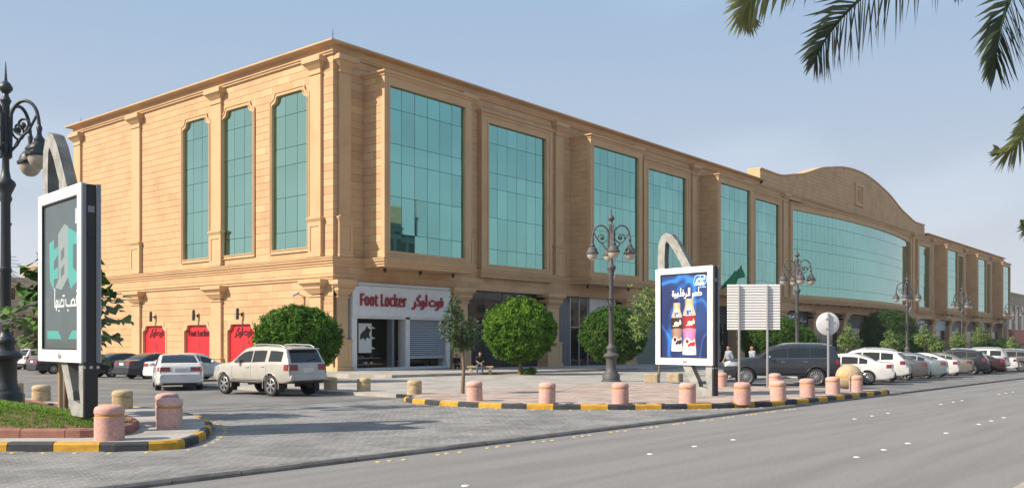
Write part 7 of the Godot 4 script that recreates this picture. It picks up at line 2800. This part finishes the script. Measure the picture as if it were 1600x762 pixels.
func build_backdrop() -> void:
	var cream := rough_mat(lin(0.46, 0.36, 0.25), 0.9, T.grain, 0.4, T.broad, 0.05)
	var pale := rough_mat(lin(0.5, 0.45, 0.38), 0.9, T.grain, 0.4, T.broad, 0.05)
	var t := block("low cream building beyond the right end of the shopping centre with a red shop sign", 247, 285, -75, -47, 13.0, cream, 5, 1)
	var s := MB.new()
	s.bx(-16, 18, 0.5, 4.2, 14.0, 14.5, 0.1)
	obj("shop_sign", s, mat(lin(0.42, 0.035, 0.02), 0.5), t)
	block("pale building far off at the left edge behind the date palm", 46, 74, -150, -128, 9.5, pale, 5, 3)
	block("beige building with a roof tank beyond the left end of the car park", 66, 92, -165, -140, 14.0, cream, 5, 4)
	block("low wall-like beige building across the side street at the left", 20, 60, -128, -112, 4.6, cream, 8, 1)
	var tank := thing("water_tank", "white water tank on the roof of the far left building", "water tank", Vector3(71, 14.4, -144))
	var b := MB.new()
	b.x = Transform3D(Basis(Vector3(0, 1, 0), Vector3(1, 0, 0), Vector3(0, 0, -1)), Vector3(0, 1.5, 0))
	b.lathe([Vector2(0, -2.6), Vector2(0.9, -2.6), Vector2(1.2, -2.2), Vector2(1.2, 2.2), Vector2(0.9, 2.6), Vector2(0, 2.6)], 20)
	obj("tank", b, M.white, tank)
	for x in [-1.6, 1.6]:
		var l := MB.new()
		l.bx(x - 0.1, x + 0.1, 0, 0.6, -0.9, 0.9)
		obj("leg", l, M.galv, tank)
	var an := thing("aerial", "thin roof aerial beside the dark lamp post at the left", "aerial", Vector3(50, 9.8, -128.5))
	var a := MB.new()
	a.tube([Vector3.ZERO, Vector3(0, 3.2, 0)], 0.05, 6)
	for k in 4: a.tube([Vector3(-1.6 + 0.3 * k, 1.6 + 0.45 * k, 0), Vector3(1.6 - 0.3 * k, 1.6 + 0.45 * k, 0)], 0.03, 5)
	obj("mast", a, M.charcoal, an)
	# across the boulevard: seen only as reflections in the windows
	block("plain tall office block across the boulevard behind the viewer", 130.5, 142.6, 60, 78, 27.5, mat(lin(0.05, 0.08, 0.1), 0.3), 4, 7, "office_block")
	block("beige low building across the boulevard behind the viewer", -20, 30, 46, 66, 8.0, cream, 9, 2)
	block("cream building across the boulevard behind the viewer, farther right", 60, 110, 44, 64, 9.5, pale, 9, 2)
	var cap := MB.new()
	cap.bx(-6.0, 6.0, 0, 4.2, -9, 9, 0.3)
	tag(obj("roof_house", cap, cream), "beige roof house on the office block across the boulevard", "roof house")
	get_child(get_child_count() - 1).position = Vector3(136.5, 28.0, 69)
	block("white building across the boulevard behind the viewer, at the far right", 150, 210, 48, 70, 11.0, pale, 10, 3)
	block("tan building down the side street to the left, out of the picture", -90, -50, -60, -20, 12.0, cream, 6, 3)
	palm("date palm across the boulevard behind the viewer", Vector3(34, 0, 31), 7.5, 30, 3.2, 81, lin(0.07, 0.1, 0.035))
	palm("second date palm across the boulevard behind the viewer", Vector3(58, 0, 32), 8.2, 30, 3.2, 82, lin(0.07, 0.1, 0.035))
func _ready() -> void:
	var cam := Camera3D.new()
	cam.projection = Camera3D.PROJECTION_FRUSTUM
	cam.near = 0.1
	cam.far = 3000.0
	cam.size = 0.1 * 762.0 / 1407.0
	cam.frustum_offset = Vector2(0, 0.1 * 150.0 / 1407.0)
	cam.transform = Transform3D(Basis(Vector3(0.63743, 0, 0.77051), Vector3.UP, Vector3(-0.77051, 0, 0.63743)), Vector3(0, 1.62, 0))
	add_child(cam)
	var we := WorldEnvironment.new()
	var env := Environment.new()
	var sky := Sky.new()
	var sm := ProceduralSkyMaterial.new()
	sm.sky_top_color = Color(0.505, 0.655, 0.808)
	sm.sky_horizon_color = Color(0.845, 0.846, 0.852)
	sm.sky_curve = 0.19
	sm.ground_bottom_color = Color(0.42, 0.38, 0.33)
	sm.ground_horizon_color = Color(0.66, 0.64, 0.61)
	sm.sun_angle_max = 75.0
	sm.sun_curve = 0.6
	sm.sky_cover = thin_clouds()
	sky.sky_material = sm
	env.background_mode = Environment.BG_SKY
	env.sky = sky
	env.background_energy_multiplier = 0.485
	env.tonemap_mode = Environment.TONE_MAPPER_LINEAR
	env.tonemap_exposure = 2.3
	env.sdfgi_enabled = true; env.ssao_enabled = true; env.ssil_enabled = true
	env.fog_enabled = true
	env.fog_density = 0.00018
	env.fog_light_color = Color(0.8, 0.82, 0.86)
	we.environment = env
	add_child(we)
	var sun := DirectionalLight3D.new()
	sun.light_color = Color(1.0, 0.95, 0.88)
	sun.light_energy = 0.96
	sun.light_angular_distance = 0.6
	sun.shadow_enabled = true
	add_child(sun)
	sun.look_at_from_position(Vector3(-1, 0.85, -0.52), Vector3.ZERO, Vector3.UP)
	make_materials()
	build_ground()
	build_centre()
	build_backdrop()
	build_lamps()
	build_signs()
	build_bollards()
	build_cars()
	build_plants()
	build_people()
